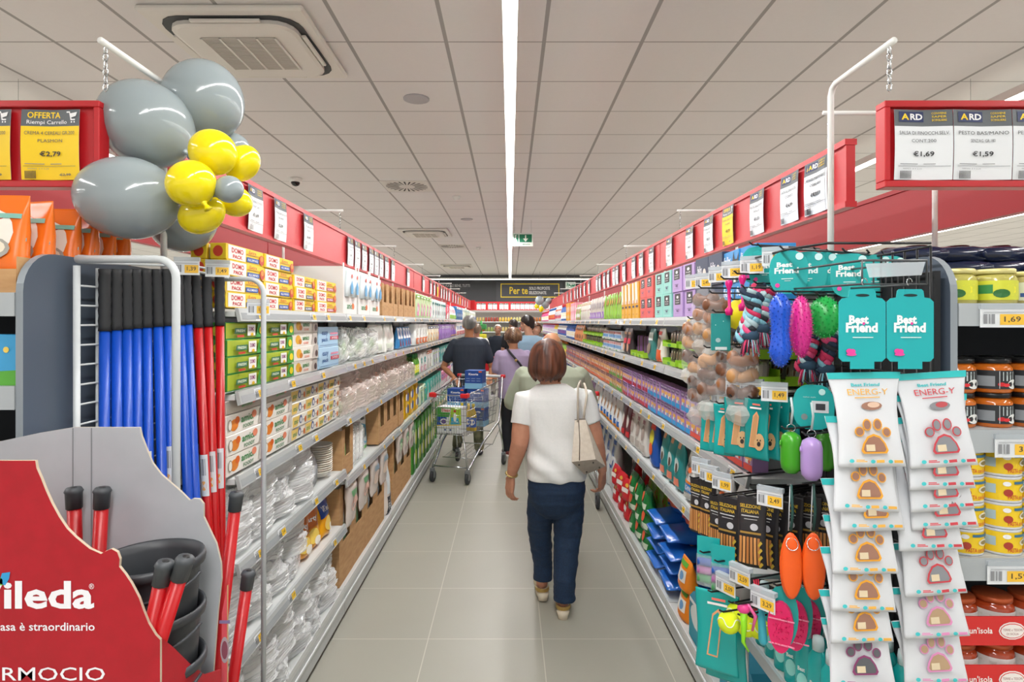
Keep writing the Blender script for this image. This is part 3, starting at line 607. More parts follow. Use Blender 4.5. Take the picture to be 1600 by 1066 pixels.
def papertowel(base, a, b, name, w=.22, h=.25):
    return rolls_pack(w, .14, h, base, [('r', -.44,.05,-.02,.95, M(a,.35)), ('e', .2,.7,.2,.16, M(b,.35)), ('e', .2,.3,.2,.16, M(b,.35)), ('e', -.22,.3,.16,.12, M('f2f2ee')), ('e', -.22,.72,.16,.12, M('f2f2ee'))]).mesh(name)
row(papertowel('f2c81e','e8b410','2f4fa0','paper_roll_pack',.22,.27), 'paper_roll_pack', 'paper rolls', 'yellow kitchen roll pack', 'L', zf, 5.35, 6.2, .21, SH['L',2], depth=.14)
# --- left fifth shelf, base shelf
for k in range(2):
    row(WS[k], 'film_plate_pack', 'plates', ('clear film plate pack', 'rear clear film plate pack')[k], 'L', zl[1], 2.0, 2.78, .19, SH['L',1], 3, .082, depth=.2, jit=.6, inset=.03+.2*k)
def snack(col, c2, txt): return mk_bag(.20,.10,.20, col, [('r', -.45,.5,.45,.9, M(c2,.25)), ('t', txt, 0,.7,.6,.15, M('f4f4f0'), .03), ('e', 0,.3,.3,.18, M('f2d060',.3)), ('e', .2,.15,.2,.1, M('f4efe0'))], 6, .2, .012)
row(snack('e89a2a','c8703a','Party').mesh('cutlery_bag'), 'cutlery_bag', 'bag', 'orange printed cutlery bag', 'L', zl[1], 2.80, 3.06, .12, SH['L',1], depth=.16, jit=.3)
row(snack('f0a81a','2a4aa0','Vileda').mesh('cleaning_cloth_bag'), 'cleaning_cloth_bag', 'bag', 'bright orange sponge bag', 'L', zl[1], 3.08, 3.29, .2, SH['L',1], depth=.14, jit=.1)
for k in range(2):
    row(WS[1-k], 'film_plate_pack', 'plates', ('loose clear film plate pack', 'rear loose film plate pack')[k], 'L', zl[0], 2.0, 3.26, .2, SH['L',0], 4-k, .082, depth=.2, jit=.7, inset=.02+.2*k)
BC = [MB().box(-.2,.2,-.2,.2,0,.60, CARD).mesh('tall_brown_carton')]
def tallcarton(seed, items, h=.56):
    mb = open_carton(.30,.40,h, seed=seed, items=items); 
    ring, mp = bagfn(.2,.05,.24, seed, .5, .014); mb.T = Matrix.Translation((0, -.225, h-.20)) @ Matrix.Rotation(pi, 4, 'Y') @ Matrix.Translation((0,0,-.20))
    mb.loft([ring(v, 14) for v in (0,.1,.3,.5,.7,.85,.95,1)], M('eadfd8', .15, 0, .8)); mb.art(mp, [('e', .0,.5,.3,.2, M(items[0],.3)), ('r', -.3,.15,.3,.3, M(items[1],.3))], 4, 3); mb.T = None; return mb.mesh('tall_brown_carton')
for k, (a, b, it, d) in enumerate(((3.37,3.97,('e2b5a5','6aa070'),'tall brown carton, peach bags spilling'), (3.97,4.57,('e8d0c0','8aa0b0'),'tall brown carton with hanging bag'), (4.9,5.8,('bcd8b0','5a9a6a'),'tall brown carton of green bags'))):
    row(tallcarton(50+k, it), 'tall_brown_carton', 'carton', d, 'L', LV['L'][0], a, b, .295, SH['L',0], depth=.40, inset=.04, jit=.004)
row(mk_bag(.26,.14,.54,'e6dcd2', [('r', -.5,.0,.5,.26, M('20252c')), ('t', 'FUGO', 0,.12,.6,.1, M('e8e8e8')), ('e', .1,.6,.3,.2, M('e0a890')), ('r', -.4,.3,-.1,.8, M('d9e0e4'))], 12, .2, .012).mesh('charcoal_bag'), 'charcoal_bag', 'bag', 'tall white bag, black base band', 'L', LV['L'][0], 4.59, 4.88, .28, SH['L',0], depth=.14, jit=.1)
row(papertowel('4a9a3a','2f8030','d8e04a','paper_roll_pack',.24,.50), 'paper_roll_pack', 'paper rolls', 'tall green paper roll pack', 'L', LV['L'][0], 5.85, 7.6, .24, SH['L',0], depth=.14)
# --- generic goods farther down the aisle
def gen(kind, c, seed, w, d, h):
    r = random.Random(seed); st = seed % 4
    if kind == 'pouch': return mk_bag(w, d, h, c[0], scheme_art(r, c, st), seed, n=14)
    if kind == 'bottle': return mk_bottle(w, d, h, c[0], c[2], [('r', -.4,.12,.4,.5, M(c[1])), ('e', 0,.36,.3,.1, M(c[3]))], 12)
    if kind == 'rolls': return rolls_pack(w, d, h, c[0], scheme_art(r, c, st))
    if kind == 'box': return mk_box(w, d, h, c[0], scheme_art(r, c, st))
    if kind == 'tube': return mk_cyl(w/2, h, c[0], [('r', -.45,.15,.45,.75, M(c[1])), ('e', 0,.5,.25,.16, M(c[3]))])
KN = {'pouch':('refill_pouch','pouch'), 'bottle':('plastic_bottle','bottle'), 'rolls':('paper_roll_pack','paper rolls'), 'box':('carton_box','box'), 'tube':('tub','tub')}
def run(side, lvl, z, y0, specs):
    """specs: (kind, colours, words, width, depth, height, length, layers)"""
    y = y0
    for i, (kind, c, words, w, d, h, L_, lay) in enumerate(specs):
        me = gen(kind, c, i*7+lvl*3+(5 if side == 'R' else 0), w, d, h).mesh(KN[kind][0])
        row(me, KN[kind][0], KN[kind][1], words, side, z, y, y+L_, w, SH[side, lvl], lay, h, depth=d, jit=.05)
        if kind in ('pouch', 'bottle') and y < 7: row(me, KN[kind][0], KN[kind][1], 'rear '+words, side, z, y, y+L_, w, SH[side, lvl], lay, h, depth=d, inset=.03+d, jit=.05)
        y += L_+.01
G,T,O,P_,B,Wh,Y,K,Rd,Lg = '8fc24a','35a5a0','e8762a','9a6fc0','2a62b5','eceeea','f0cf2a','2c2f35','cf2f35','c9dfb0'
zz = LV['L']
run('L', 5, zz[4], 6.03, [('rolls',(Lg,G,'d98ab0',Wh),'pale green tissue pack',.2,.14,.25,1.2,1), ('rolls',(Wh,'bfe0e0',K,T),'white tissue pack',.2,.14,.24,1.6,1), ('rolls',('e0506a',Wh,'f0a0b0',Wh),'coral tissue pack',.2,.14,.22,.6,1), ('pouch',(Wh,G,'e0a0c0',Lg),'white green soft pack',.18,.1,.22,1.1,1),
   ('rolls',('2a7ab5',Wh,'1d3f70',Wh),'blue tissue pack',.2,.14,.24,1.4,1), ('rolls',(Wh,G,T,Wh),'white green paper pack',.22,.14,.24,2.0,1), ('rolls',(Wh,B,Lg,Wh),'white blue paper pack',.22,.14,.22,2.4,1)])
run('L', 4, zz[3], 6.03, [('rolls',(Wh,O,'d8d8d0',Wh),'white orange tissue pack',.2,.14,.22,.85,1), ('rolls',('efe6cf','24407a','e0b070',Wh),'cream and navy tissue pack',.2,.14,.20,1.1,1), ('rolls',(P_,'b79ad8','7a4fa8',Wh),'purple tissue pack',.2,.14,.21,1.6,1), ('pouch',('7a4fa8','f0c8a0',P_,Y),'violet pouch',.16,.08,.2,1.0,1),
   ('rolls',(Wh,Rd,B,Wh),'white red tissue pack',.2,.14,.22,2.0,1), ('rolls',(T,Wh,B,Wh),'teal tissue pack',.2,.14,.22,3.6,1)])
run('L', 3, zz[2], 5.95, [('bottle',('5a9a3a','e0e84a','2a7a3a',Wh),'green detergent bottle',.09,.06,.22,.3,1), ('rolls',(Wh,'e0a8b8',T,Wh),'white pink napkin pack',.2,.14,.21,.5,1), ('rolls',(Wh,O,'c8c8b8',Wh),'white orange napkin pack',.2,.14,.22,.5,1), ('rolls',('dfe8e0','b0a0d0',G,Wh),'pale mixed napkin pack',.2,.14,.2,.8,1),
   ('rolls',(T,'8fd0d0',Wh,Wh),'aqua napkin pack',.2,.14,.21,1.6,1), ('rolls',('2f8fa8',Wh,T,Wh),'deep aqua napkin pack',.2,.14,.21,1.8,1), ('rolls',(Wh,B,P_,Wh),'white violet napkin pack',.2,.14,.21,4.6,1)])
run('L', 2, zz[1], 6.25, [('rolls',('d8e8c8',T,G,Wh),'mint handkerchief pack',.2,.16,.2,.5,1), ('rolls',('4ab8a8',Wh,'9ad8d0',Wh),'turquoise handkerchief pack',.22,.16,.22,1.5,1), ('rolls',('e890b0',Wh,P_,Wh),'pink handkerchief pack',.2,.14,.2,1.3,1), ('rolls',(Wh,B,T,Wh),'white handkerchief pack',.2,.14,.22,6.0,1)])
run('L', 0, zz[0], 7.7, [('rolls',('4a9a3a',Wh,Y,Wh),'short green paper pack',.24,.16,.24,2.2,2), ('rolls',(Wh,G,B,Wh),'short white paper pack',.24,.16,.24,6,2)])
# ---- right side
zr = LV['R']
def sheba(c, txt='sheba'):
    return [('r', -.3,.5,.3,.94, ln('25272b')), ('e', 0,.8,.12,.06, M('e8e8e8')), ('t', 'fresh', 0,.68,.4,.06, M('e8e8e8'), .01), ('t', 'natur', 0,.58,.4,.05, M('e8e8e8'), .01), ('r', -.2,.30,.2,.32, M('6a5a80')), ('r', -.1,.22,.1,.27, M('6a5a80')), ('r', -.25,.14,.25,.15, M('8a7aa0'))]
def sb2(c): return mk_box(.17,.12,.128, c, sheba(c)).mesh('cat_food_box')
row(mk_box(.17,.12,.13,'2c3a55', [('t', 'felix', -.15,.6,.36,.3, M('e8eaf0'), .02), ('e', .22,.4,.14,.22, ln('d8d4cc')), ('e', .2,.3,.06,.1, ln('c8703a')), ('r', -.5,.0,.5,.06, ln('18233a'))]).mesh('cat_food_box'), 'cat_food_box', 'box', 'navy cat food box', 'R', zr[4], 2.42, 2.77, .17, SH['R',4], 2, .13, depth=.12)
row(sb2('b79ad0'), 'cat_food_box', 'box', 'lilac cat food box', 'R', zr[4], 2.78, 3.19, .17, SH['R',4], 2, .128, depth=.12, rows=1)
row(sb2('92d3c9'), 'cat_food_box', 'box', 'mint cat food box', 'R', zr[4], 3.21, 3.57, .17, SH['R',4], 2, .128, depth=.12)
row(sb2('e0605c'), 'cat_food_box', 'box', 'coral cat food box', 'R', zr[4], 3.60, 3.97, .17, SH['R',4], 2, .128, depth=.12)
row(mk_box(.10,.12,.25,'e3ac3a', [('p', [(-.5,.42),(.3,.42),(.0,1),(-.5,1)], ln('efe9dc')), ('e', .02,.45,.12,.07, ln('c8703a')), ('r', -.3,.3,.4,.36, ln('2c2f55')), ('r', -.2,.1,.2,.13, ln('c98a1a'))]).mesh('dog_snack_box'), 'dog_snack_box', 'box', 'tall amber dog snack box', 'R', zr[4], 4.0, 4.62, .1, SH['R',4], depth=.12)
def catpic(c): return [('t', 'felix', -.2,.72,.44,.28, M('eef2f6'), .02), ('p', [(.12,.0),(.46,.0),(.5,.9),(.4,.7),(.26,.72),(.2,.95),(.1,.6)], ln('26282c')), ('p', [(.2,.0),(.34,.0),(.3,.3),(.24,.32)], ln('e8e8e4')), ('e', .24,.55,.025,.04, ln('c8d84a')), ('e', .38,.55,.025,.04, ln('c8d84a')), ('r', -.45,.1,-.05,.2, ln('d8e8f4')), ('r', -.45,.3,-.1,.36, ln('8ac83a'))]
FX = mk_box(.20,.14,.125,'2f8fd0', catpic(0), side=[('t', 'felix', 0,.7,.5,.25, M('eef2f6'), .02), ('r', -.35,.2,.35,.3, ln('d8e8f4'))], top=[('r', -.3,.2,.3,.8, ln('3fa0dc'))]).mesh('cat_food_box')
row(FX, 'cat_food_box', 'box', 'bright blue cat food box', 'R', zr[4], 2.11, 2.41, .145, SH['R',4], 2, .125, depth=.14, jit=.06)
run('R', 4, zr[4], 4.66, [('pouch',(G,Y,'e0a04a','8a5a3a'),'lime treat pouch',.1,.05,.22,.9,1), ('pouch',('c9c2b8',P_,'5a4080',Wh),'grey violet treat pouch',.1,.05,.22,.9,1), ('pouch',('e8e4dc','c8a080','8a3a3a',Lg),'cream treat pouch',.1,.05,.21,.9,1), ('pouch',(G,'e0609a',Wh,Wh),'green pink pouch',.12,.06,.2,.5,1), ('box',('e898a8','f0c8d0',Wh,Wh),'pink tall box',.1,.1,.24,.6,1),
   ('box',('f0a01a','e8c81a',Wh,Wh),'orange tall box',.1,.1,.26,.7,1), ('bottle',(B,Wh,Rd,Y),'blue detergent bottle',.14,.08,.27,1.0,1), ('pouch',(Wh,B,Rd,O),'white blue pouch',.16,.08,.25,1.4,1), ('bottle',(Wh,Rd,B,Y),'white detergent bottle',.14,.08,.26,1.8,1), ('bottle',('d84a8a',Wh,Rd,Y),'magenta detergent bottle',.14,.08,.24,3.0,1)])
# right second shelf: lime trays of small cups, pouches, cup tiers
def tray(w, d, colr, content, n, h=.05):
    mb = MB(); t = .003; C = ln(colr)
    mb.box(-w/2, w/2, -d/2, d/2, 0, t, C); mb.box(-w/2, -w/2+t, -d/2, d/2, t, h*.7, C); mb.box(w/2-t, w/2, -d/2, d/2, t, h*.7, C); mb.box(-w/2+t, w/2-t, d/2-t, d/2, t, h*1.2, C); mb.box(-w/2+t, w/2-t, -d/2, -d/2+t, t, h*.45, C)
    mb.art(fb(w,d,h), [('e', 0,.2,.12,.16, ln('3a9a3a'))])
    for i in range(n): content(mb, -w/2+w*(i+.5)/n, w/n)
    return mb
def petcup(cols):
    def f(mb, x, p):
        c = cols[int(abs(x)*1000) % len(cols)]; w = p*.86
        mb.T = Matrix.Translation((x, .0, .006)) @ Matrix.Rotation(-.12, 4, 'X')
        mb.box(-w/2, w/2, -.02, .02, 0, .082, ln(c), .012)
        mb.art(fb(w,.04,.082), [('e', 0,.55,.34,.3, ln('ece8de')), ('e', 0,.5,.2,.2, ln('8a5a3a')), ('r', -.3,.8,.3,.92, ln('2a2c30'))]); mb.T = None
    return f
TR = tray(.27,.12,'9ccf2c', petcup(['8a8078','c8b49a','5a5048','dcdcd4']), 5).mesh('cat_food_tray')
row(TR, 'cat_food_tray', 'tray', 'lime tray of cat food cups', 'R', zr[3], 2.14, 3.40, .27, SH['R',3], 2, .098, depth=.12)
row(TR, 'cat_food_tray', 'tray', 'rear lime cat food tray', 'R', zr[3], 2.14, 3.40, .27, SH['R',3], 2, .098, depth=.12, inset=.16)
row(mk_bag(.16,.07,.2,'e8e4da', [('r', -.5,0,.5,.36, M('e0602a')), ('e', .05,.55,.25,.18, M('8a7a6a')), ('r', -.3,.8,.3,.9, M('d84030'))], 21).mesh('pet_food_pouch'), 'pet_food_pouch', 'pouch', 'white orange cat food pouch', 'R', zr[3], 3.43, 3.62, .16, SH['R',3], depth=.08)
row(mk_bag(.16,.07,.2,'35807c', [('r', -.35,.6,.35,.85, M('d8e8e4')), ('e', .0,.35,.28,.18, M('8a7a6a'))], 22).mesh('pet_food_pouch'), 'pet_food_pouch', 'pouch', 'dark teal cat food pouch', 'R', zr[3], 3.64, 3.83, .16, SH['R',3], depth=.08)
TR2 = tray(.20,.12,'a5d02e', lambda mb, x, p: mb.box(x-p*.4, x+p*.4, -.012, .02, .006, .14, ln(['7a4a8a','c83a5a','d8c8b0','4a3a38'][int(abs(x)*500) % 4]), .006), 5).mesh('treat_tray')
row(TR2, 'treat_tray', 'tray', 'lime tray of treat sachets', 'R', zr[3], 3.86, 4.30, .2, SH['R',3], depth=.12)
row(mk_bag(.15,.06,.19,'3a3036', [('r', -.4,.4,.4,.6, M('c83048')), ('e', .0,.25,.26,.16, M('d8a888')), ('r', -.3,.75,.3,.85, M('d8b08a'))], 23).mesh('pet_food_pouch'), 'pet_food_pouch', 'pouch', 'dark dog treat pouch', 'R', zr[3], 4.33, 4.66, .14, SH['R',3], depth=.07)
def cupstier(mb, x, p):
    mb.box(x-p*.42, x+p*.42, -.05, .03, .006, .075, ln('dfe6ec'), .008); mb.box(x-p*.3, x+p*.3, -.052, -.05, .02, .045, ln('4a90c8')); mb.box(x-p*.15, x+p*.15, -.053, -.05, .05, .07, ln('c85a4a'))
row(tray(.30,.12,'d8dcd8', cupstier, 5, .03).mesh('cat_food_tray'), 'cat_food_tray', 'tray', 'white blue cat mousse tray', 'R', zr[3], 4.68, 5.6, .3, SH['R',3], 2, .085, depth=.12)
row(TR, 'cat_food_tray', 'tray', 'farther lime cat food tray', 'R', zr[3], 5.63, 7.1, .27, SH['R',3], 2, .098, depth=.12)
run('R', 3, zr[3], 7.15, [('pouch',('e0a06a',O,'8a5a3a',Wh),'orange dog food pouch',.14,.07,.2,.9,1), ('bottle',('2a62b5',Wh,B,Y),'blue softener bottle',.12,.08,.22,1.2,1), ('bottle',(Wh,B,'2a62b5',Rd),'white softener bottle',.12,.08,.22,1.6,1), ('bottle',(Y,Wh,Rd,B),'yellow softener bottle',.12,.08,.22,.9,1), ('bottle',('c8a0d8',Wh,Rd,P_),'lavender softener bottle',.12,.08,.22,4.2,1)])
# right third shelf: rows of pet food cartons in colours
def pf(c, foot, name='pet_food_carton'):
    return mk_box(.072,.06,.098, c, [('r', -.5,0,.5,.24, ln(foot)), ('r', -.3,.42,.45,.6, ln('e8b25a')), ('r', -.25,.28,.35,.42, ln('efe8e0')), ('e', .2,.35,.12,.08, ln(foot)), ('p', [(-.5,.7),(.3,.7),(.5,.95),(-.5,.95)], ln('6a4a7a') if foot != 'd8602a' else ln('7a3a2a')), ('t', 'friskies', 0,.83,.7,.09, M('e8e0e8'), 0)], bev=.001).mesh(name)
for k, (c, f, d, a, b) in enumerate((('b58fc4','d84a3a','lilac red pet carton',2.14,2.86), ('b58fc4','2a9ad8','lilac blue pet carton',2.87,3.75), ('b58fc4','b8243a','lilac crimson pet carton',3.76,4.60), ('c89a78','5aa83a','brown green pet carton',4.61,5.2), ('d8a888','d8602a','peach orange pet carton',5.21,6.5), ('c0a0a8','d8602a','rosy orange pet carton',6.51,7.9), ('b08a98','c84a3a','dusky red pet carton',7.91,9.2))):
    row(pf(c, f), 'pet_food_carton', 'carton', d, 'R', zr[2], a, b, .072, SH['R',2], 2, .098, depth=.06, jit=.06)
run('R', 2, zr[2], 9.3, [('bottle',(G,Y,O,Wh),'green cleaner bottle',.12,.08,.24,1.5,1), ('bottle',(Y,Rd,B,Wh),'yellow cleaner bottle',.12,.08,.24,2,1), ('bottle',(B,Wh,Rd,Y),'blue cleaner bottle',.12,.08,.24,3,1)])
# right fourth shelf: standing bags
def catbag(c, band, w=.17, h=.24, band2='f08a2a', txt='TECHNO'):
    return mk_bag(w,.09,h, c, [('r', -.5,.16,.5,.34, M(band,.3)), ('r', -.5,.34,.5,.40, M(band2,.3)), ('t', txt, 0,.25,.7,.10, M('f0f0f0'), .02), ('e', -.12,.60,.15,.13, M('8a8680',.4)), ('p', [(-.24,.66),(-.2,.82),(-.13,.7)], M('77736d',.4)), ('p', [(-.09,.7),(-.02,.8),(-.01,.66)], M('77736d',.4)), ('r', -.5,.0,.5,.14, M('b9b9b4',.3)), ('e', .2,.66,.14,.06, M('e06a2a'))], int(h*999)+len(c), .28, .008)
row(catbag('eceeee','2a80c8').mesh('cat_litter_bag'), 'cat_litter_bag', 'bag', 'white cat litter bag, blue band', 'R', zr[1], 2.2, 2.62, .17, SH['R',1], depth=.1)
row(catbag('eceeee','f0941e', band2='d8702a').mesh('cat_litter_bag'), 'cat_litter_bag', 'bag', 'white cat litter bag, orange band', 'R', zr[1], 2.63, 2.83, .17, SH['R',1], depth=.1)
row(catbag('e6eaea','2a80c8', h=.235).mesh('cat_litter_bag'), 'cat_litter_bag', 'bag', 'pale cat litter bag, blue band', 'R', zr[1], 2.84, 3.04, .17, SH['R',1], depth=.1)
row(mk_bag(.14,.07,.25,'2f8f90', [('r', -.2,.85,.2,.98, M('e0a070')), ('e', 0,.5,.28,.16, M('c8d8d4')), ('e', .05,.45,.14,.1, M('5a4a40')), ('r', -.3,.08,.3,.24, M('e88a70'))], 31).mesh('cat_food_bag'), 'cat_food_bag', 'bag', 'teal cat food bag', 'R', zr[1], 3.06, 3.50, .14, SH['R',1], depth=.08)
row(mk_bag(.16,.08,.27,'2458b0', [('e', 0,.6,.3,.2, M('d8d03a')), ('e', 0,.35,.3,.14, M('e8602a')), ('r', -.35,.8,.35,.92, M('d83a30'))], 32).mesh('dry_food_bag'), 'dry_food_bag', 'bag', 'blue cat biscuit bag', 'R', zr[1], 3.52, 3.84, .16, SH['R',1], depth=.08)
row(mk_bag(.15,.08,.26,'d9d5cf', [('e', 0,.55,.28,.2, M('a89890')), ('r', -.4,.1,.4,.26, M('b8b0a8')), ('t', 'one', 0,.82,.4,.1, M('a03050'), .02)], 33).mesh('dry_food_bag'), 'dry_food_bag', 'bag', 'greyish cat biscuit bag', 'R', zr[1], 3.86, 4.35, .15, SH['R',1], depth=.08)
row(mk_bag(.15,.08,.25,'6a3038', [('e', 0,.55,.28,.2, M('d8d0c8')), ('r', -.4,.1,.4,.26, M('d83038'))], 34).mesh('dry_food_bag'), 'dry_food_bag', 'bag', 'maroon cat biscuit bag', 'R', zr[1], 4.37, 4.70, .15, SH['R',1], depth=.08)
row(mk_bag(.15,.08,.24,'e9edf0', [('r', -.5,0,.5,.16, M('e8902a')), ('r', -.5,.16,.5,.34, M('2a6ab8')), ('e', .05,.6,.22,.18, M('b07a4a')), ('e', .05,.66,.1,.08, M('e8d0b0'))], 35).mesh('dog_food_bag'), 'dog_food_bag', 'bag', 'white blue dog food bag', 'R', zr[1], 4.72, 6.3, .155, SH['R',1], depth=.08)
run('R', 1, zr[1], 6.35, [('pouch',('c8b0d8',P_,Wh,'e0609a'),'lilac dry food bag',.15,.08,.25,.8,1), ('pouch',(Wh,Rd,'8a5a3a',Y),'white red food bag',.15,.08,.25,1.5,1), ('pouch',(B,Wh,Y,Rd),'blue food bag',.15,.08,.25,2,1), ('pouch',(G,Y,Rd,Wh),'green food bag',.16,.08,.25,5,1)])
# right base shelf: big bags
def big(c, c2, c3, s, w=.26, h=.5, d=.14): return mk_bag(w, d, h, c, [('e', 0,.62,.32,.2, M(c2,.3)), ('e', .05,.6,.16,.12, M(c3,.3)), ('r', -.4,.12,.4,.28, M(c3,.3)), ('r', -.3,.85,.3,.93, M(c2,.3))], s, .18, .014).mesh('pet_food_sack')
def pillow(c, c2, s): 
    mb = mk_bag(.27,.10,.33, c, [('e', -.2,.5,.12,.12, M(c2,.3)), ('r', .05,.4,.4,.6, M(c2,.3))], s, .16, .016); return mb.mesh('pet_food_pillow_bag')
def lying(me, name, cat, desc, y0, n, x, z, layers, lh, st=.3):
    for i in range(n):
        for l in range(layers):
            o = bpy.data.objects.new(name, me); COL.objects.link(o); o.location = (x+.01*(l % 2), y0+st*i+.02*(l % 2), z+.062+l*lh); o.rotation_euler = (pi/2+.0, 0, -pi/2+.06*((i+l) % 3-1))
            o.rotation_euler = (-pi/2, pi, pi/2+.05*((i+l) % 3-1)); tag(o, '%s, %s along, %s layer up, right base shelf' % (desc, od(i+1), od(l+1)), cat, desc+'s')
zb = zr[0]
row(mk_box(.30,.16,.22,'1f6f86', [('p', [(-.45,.05),(.45,.05),(.45,.45),(-.45,.7)], ln('2a9ab0')), ('e', -.1,.62,.26,.24, ln('dfe4e2')), ('e', .2,.3,.12,.16, ln('c8d8dc')), ('r', -.4,.84,.3,.93, ln('e8e8e8'))], bev=.02).mesh('pet_pad_pack'), 'pet_pad_pack', 'pack', 'teal blue puppy pad pack', 'R', zb, 2.12, 2.96, .29, SH['R',0], 1, .22, depth=.16)
row(mk_bag(.17,.09,.15,'ef8a1e', [('r', -.35,.3,.35,.7, M('e8e4da')), ('e', .1,.5,.15,.15, M('6a9ac8')), ('r', -.3,.8,.3,.93, M('5aa83a'))], 40).mesh('cat_sand_bag'), 'cat_sand_bag', 'bag', 'small orange pet bag', 'R', zb, 2.97, 3.16, .17, SH['R',0], 2, .15, depth=.1)
row(big('eceae4','2a2c30','d8d6d0', 41, .28,.44), 'pet_food_sack', 'sack', 'large white sack with cat picture', 'R', zb, 2.30, 3.16, .30, SH['R',0], depth=.16, inset=.2)
BP = pillow('2268c4','e8907a', 42)
lying(BP, 'pet_food_pillow_bag', 'bag', 'blue cat food bag lying flat', 3.36, 2, XR+.345, zb, 4, .085, .31)
row(big('2268c4','8fc83a','e0502a', 43, .28,.27), 'pet_food_sack', 'sack', 'upright blue cat food sack', 'R', zb+.36, 3.22, 3.84, .3, SH['R',0], depth=.15, inset=.14)
row(big('a9c88a','8fc83a','d85a4a', 44, .2,.5,.12), 'pet_food_sack', 'sack', 'pale green rabbit food sack', 'R', zb, 3.86, 4.48, .2, SH['R',0], depth=.13, inset=.16)
GP = mk_bag(.2,.10,.16,'1f7a3a', [('e', -.1,.6,.2,.2, M('e0603a')), ('r', -.1,.2,.4,.4, M('c8d8c0'))], 45, .15, .012).mesh('pet_food_packet')
row(GP, 'pet_food_packet', 'packet', 'green pet food packet', 'R', zb, 3.86, 4.48, .2, SH['R',0], 3, .13, depth=.1, inset=.03, jit=.2)
RP = mk_bag(.2,.10,.16,'cf1f2c', [('r', -.3,.4,.3,.6, M('f0e8e4')), ('e', .1,.75,.14,.1, M('e8b03a'))], 46, .15, .012).mesh('pet_food_packet')
row(RP, 'pet_food_packet', 'packet', 'red pet food packet', 'R', zb, 4.50, 5.2, .2, SH['R',0], 2, .14, depth=.1, inset=.03, jit=.25)
row(big('c01f2a','2c2c30','e8e0d8', 47, .24,.56,.14), 'pet_food_sack', 'sack', 'tall red dog food sack', 'R', zb, 4.50, 5.2, .24, SH['R',0], depth=.15, inset=.17)
row(big('e4e8ec','2a62b5','d8d8d8', 48, .24,.5,.14), 'pet_food_sack', 'sack', 'tall white blue dog food sack', 'R', zb, 5.22, 6.3, .24, SH['R',0], depth=.15, inset=.05)
run('R', 0, zb, 6.35, [('pouch',('4a9a3a',Y,Wh,Rd),'green standing sack',.24,.14,.5,1.6,1), ('pouch',(Rd,Wh,Y,Wh),'red standing sack',.24,.14,.5,2,1), ('pouch',(Wh,B,Rd,G),'white standing sack',.24,.14,.5,5,1)])
# ---- shelf price tickets
def ticket(price, w=.075, h=.038):
    mb = MB().box(-w/2, w/2, -.001, 0, 0, h, M('e9ecee', .4)); f = lambda u, v, off: (u*w, -.001-off, v*h)
    mb.art(f, [('r', -.08,.12,.46,.78, M('f2c42c', .4)), ('t', price, .19,.45,.36,.34, M('33312c'), .01), ('r', -.42,.2,-.36,.75, M('77797c')), ('r', -.33,.2,-.3,.75, M('77797c')), ('r', -.27,.2,-.22,.75, M('77797c')), ('r', -.19,.2,-.16,.75, M('77797c')), ('r', -.4,.84,.4,.9, M('a9abad'))]); return mb.mesh('price_ticket')
TK = [(p, ticket(p)) for p in ('1,29','2,49','1,69','3,45','0,99')]
rng = random.Random(3)
for side, s, xf, lv in (('L', -1, XL, None), ('R', 1, XR, None)):
    for li in range(1, 6 if side == 'L' else 5):
        y = 2.18 if side == 'L' else 2.25; i = 0
        while y < 8.5:
            if side == 'L':
                z = LV['L0'][li] if y < 3.33 else (LV['L'][li-1] if li > 1 else None)
            else: z = LV['R'][li]
            if z is None: break
            i += 1; p, me = TK[rng.randrange(5)]
            o = link('price_ticket', me, None, (xf-s*(-.0)+(-s)*.0148*1.0, y, z-.0425), -s*pi/2); o.rotation_euler = (-.22, 0, -s*pi/2)
            tag(o, 'yellow and white price ticket reading %s, %s along, rail of the %s' % (p, od(i), SH[side, li]), 'price ticket', 'price tickets on the %s' % SH[side, li]); y += rng.choice((.22,.33,.41,.6))
# ================= left end of the shelving: end unit, mop stand, shipper, balloons =================
SLATE = M('4b5664', .55); LG = M('c3c8ca', .4); LGH = M('bfc4c6', .35)
def side_panel(x, y0, y1, z1, r, t):
    pts = [(y1, 0), (y1, z1)]+[(y0+r-r*sin(a), z1-r+r*cos(a)) for a in [i*pi/16 for i in range(9)]]+[(y0, 0)]
    mb = MB(); n = len(pts)
    for q in (0, 1):
        xs = x+(0 if q == 0 else .018); v = [(xs, p[0], p[1]) for p in pts]; mb.add(v, [tuple(range(n))[::(-1 if q else 1)]], SLATE)
    v = [(x, p[0], p[1]) for p in pts]+[(x+.018, p[0], p[1]) for p in pts]; mb.add(v, [(i, (i+1) % n, n+(i+1) % n, n+i) for i in range(n)], M('8a9298', .4))
    return mb.build('side_panel', t)
def end_unit(side, xs, y0, levels, label, yb):
    s = -1 if side == 'L' else 1; t = thing('end_shelving_unit', label, 'shelving', (0,0,0))
    side_panel(xs if s > 0 else xs-.018, y0, yb, 1.845, .10, t)
    side_panel(xs+s*.86, y0, yb, 1.845, .10, t)
    a, b = sorted((xs+s*.02, xs+s*.84))
    MB().box(a, b, yb-.03, yb-.005, 0, 1.80, M('2b2e33', .7)).build('back_panel', t)
    for z in levels:
        sh = MB().box(a, b, y0+.012, yb-.04, z-.03, z, M('c9cdcd', .4)).build('shelf', t)
        MB().box(a, b, y0-.002, y0+.010, z-.055, z+.002, M('aab0b3', .3)).build('price_rail', sh)
    return t
ez = [.22, .62, .95, 1.25, 1.515, 1.74]
end_unit('L', -1.17, 1.43, ez, 'grey end shelving unit with rounded side panel at the left edge', 1.985)
rz_ = [.15, .75, 1.08, 1.40, 1.716]
end_unit('R', 1.10, 1.487, rz_, 'grey end shelving unit of jars and tins at the right edge', 2.05)
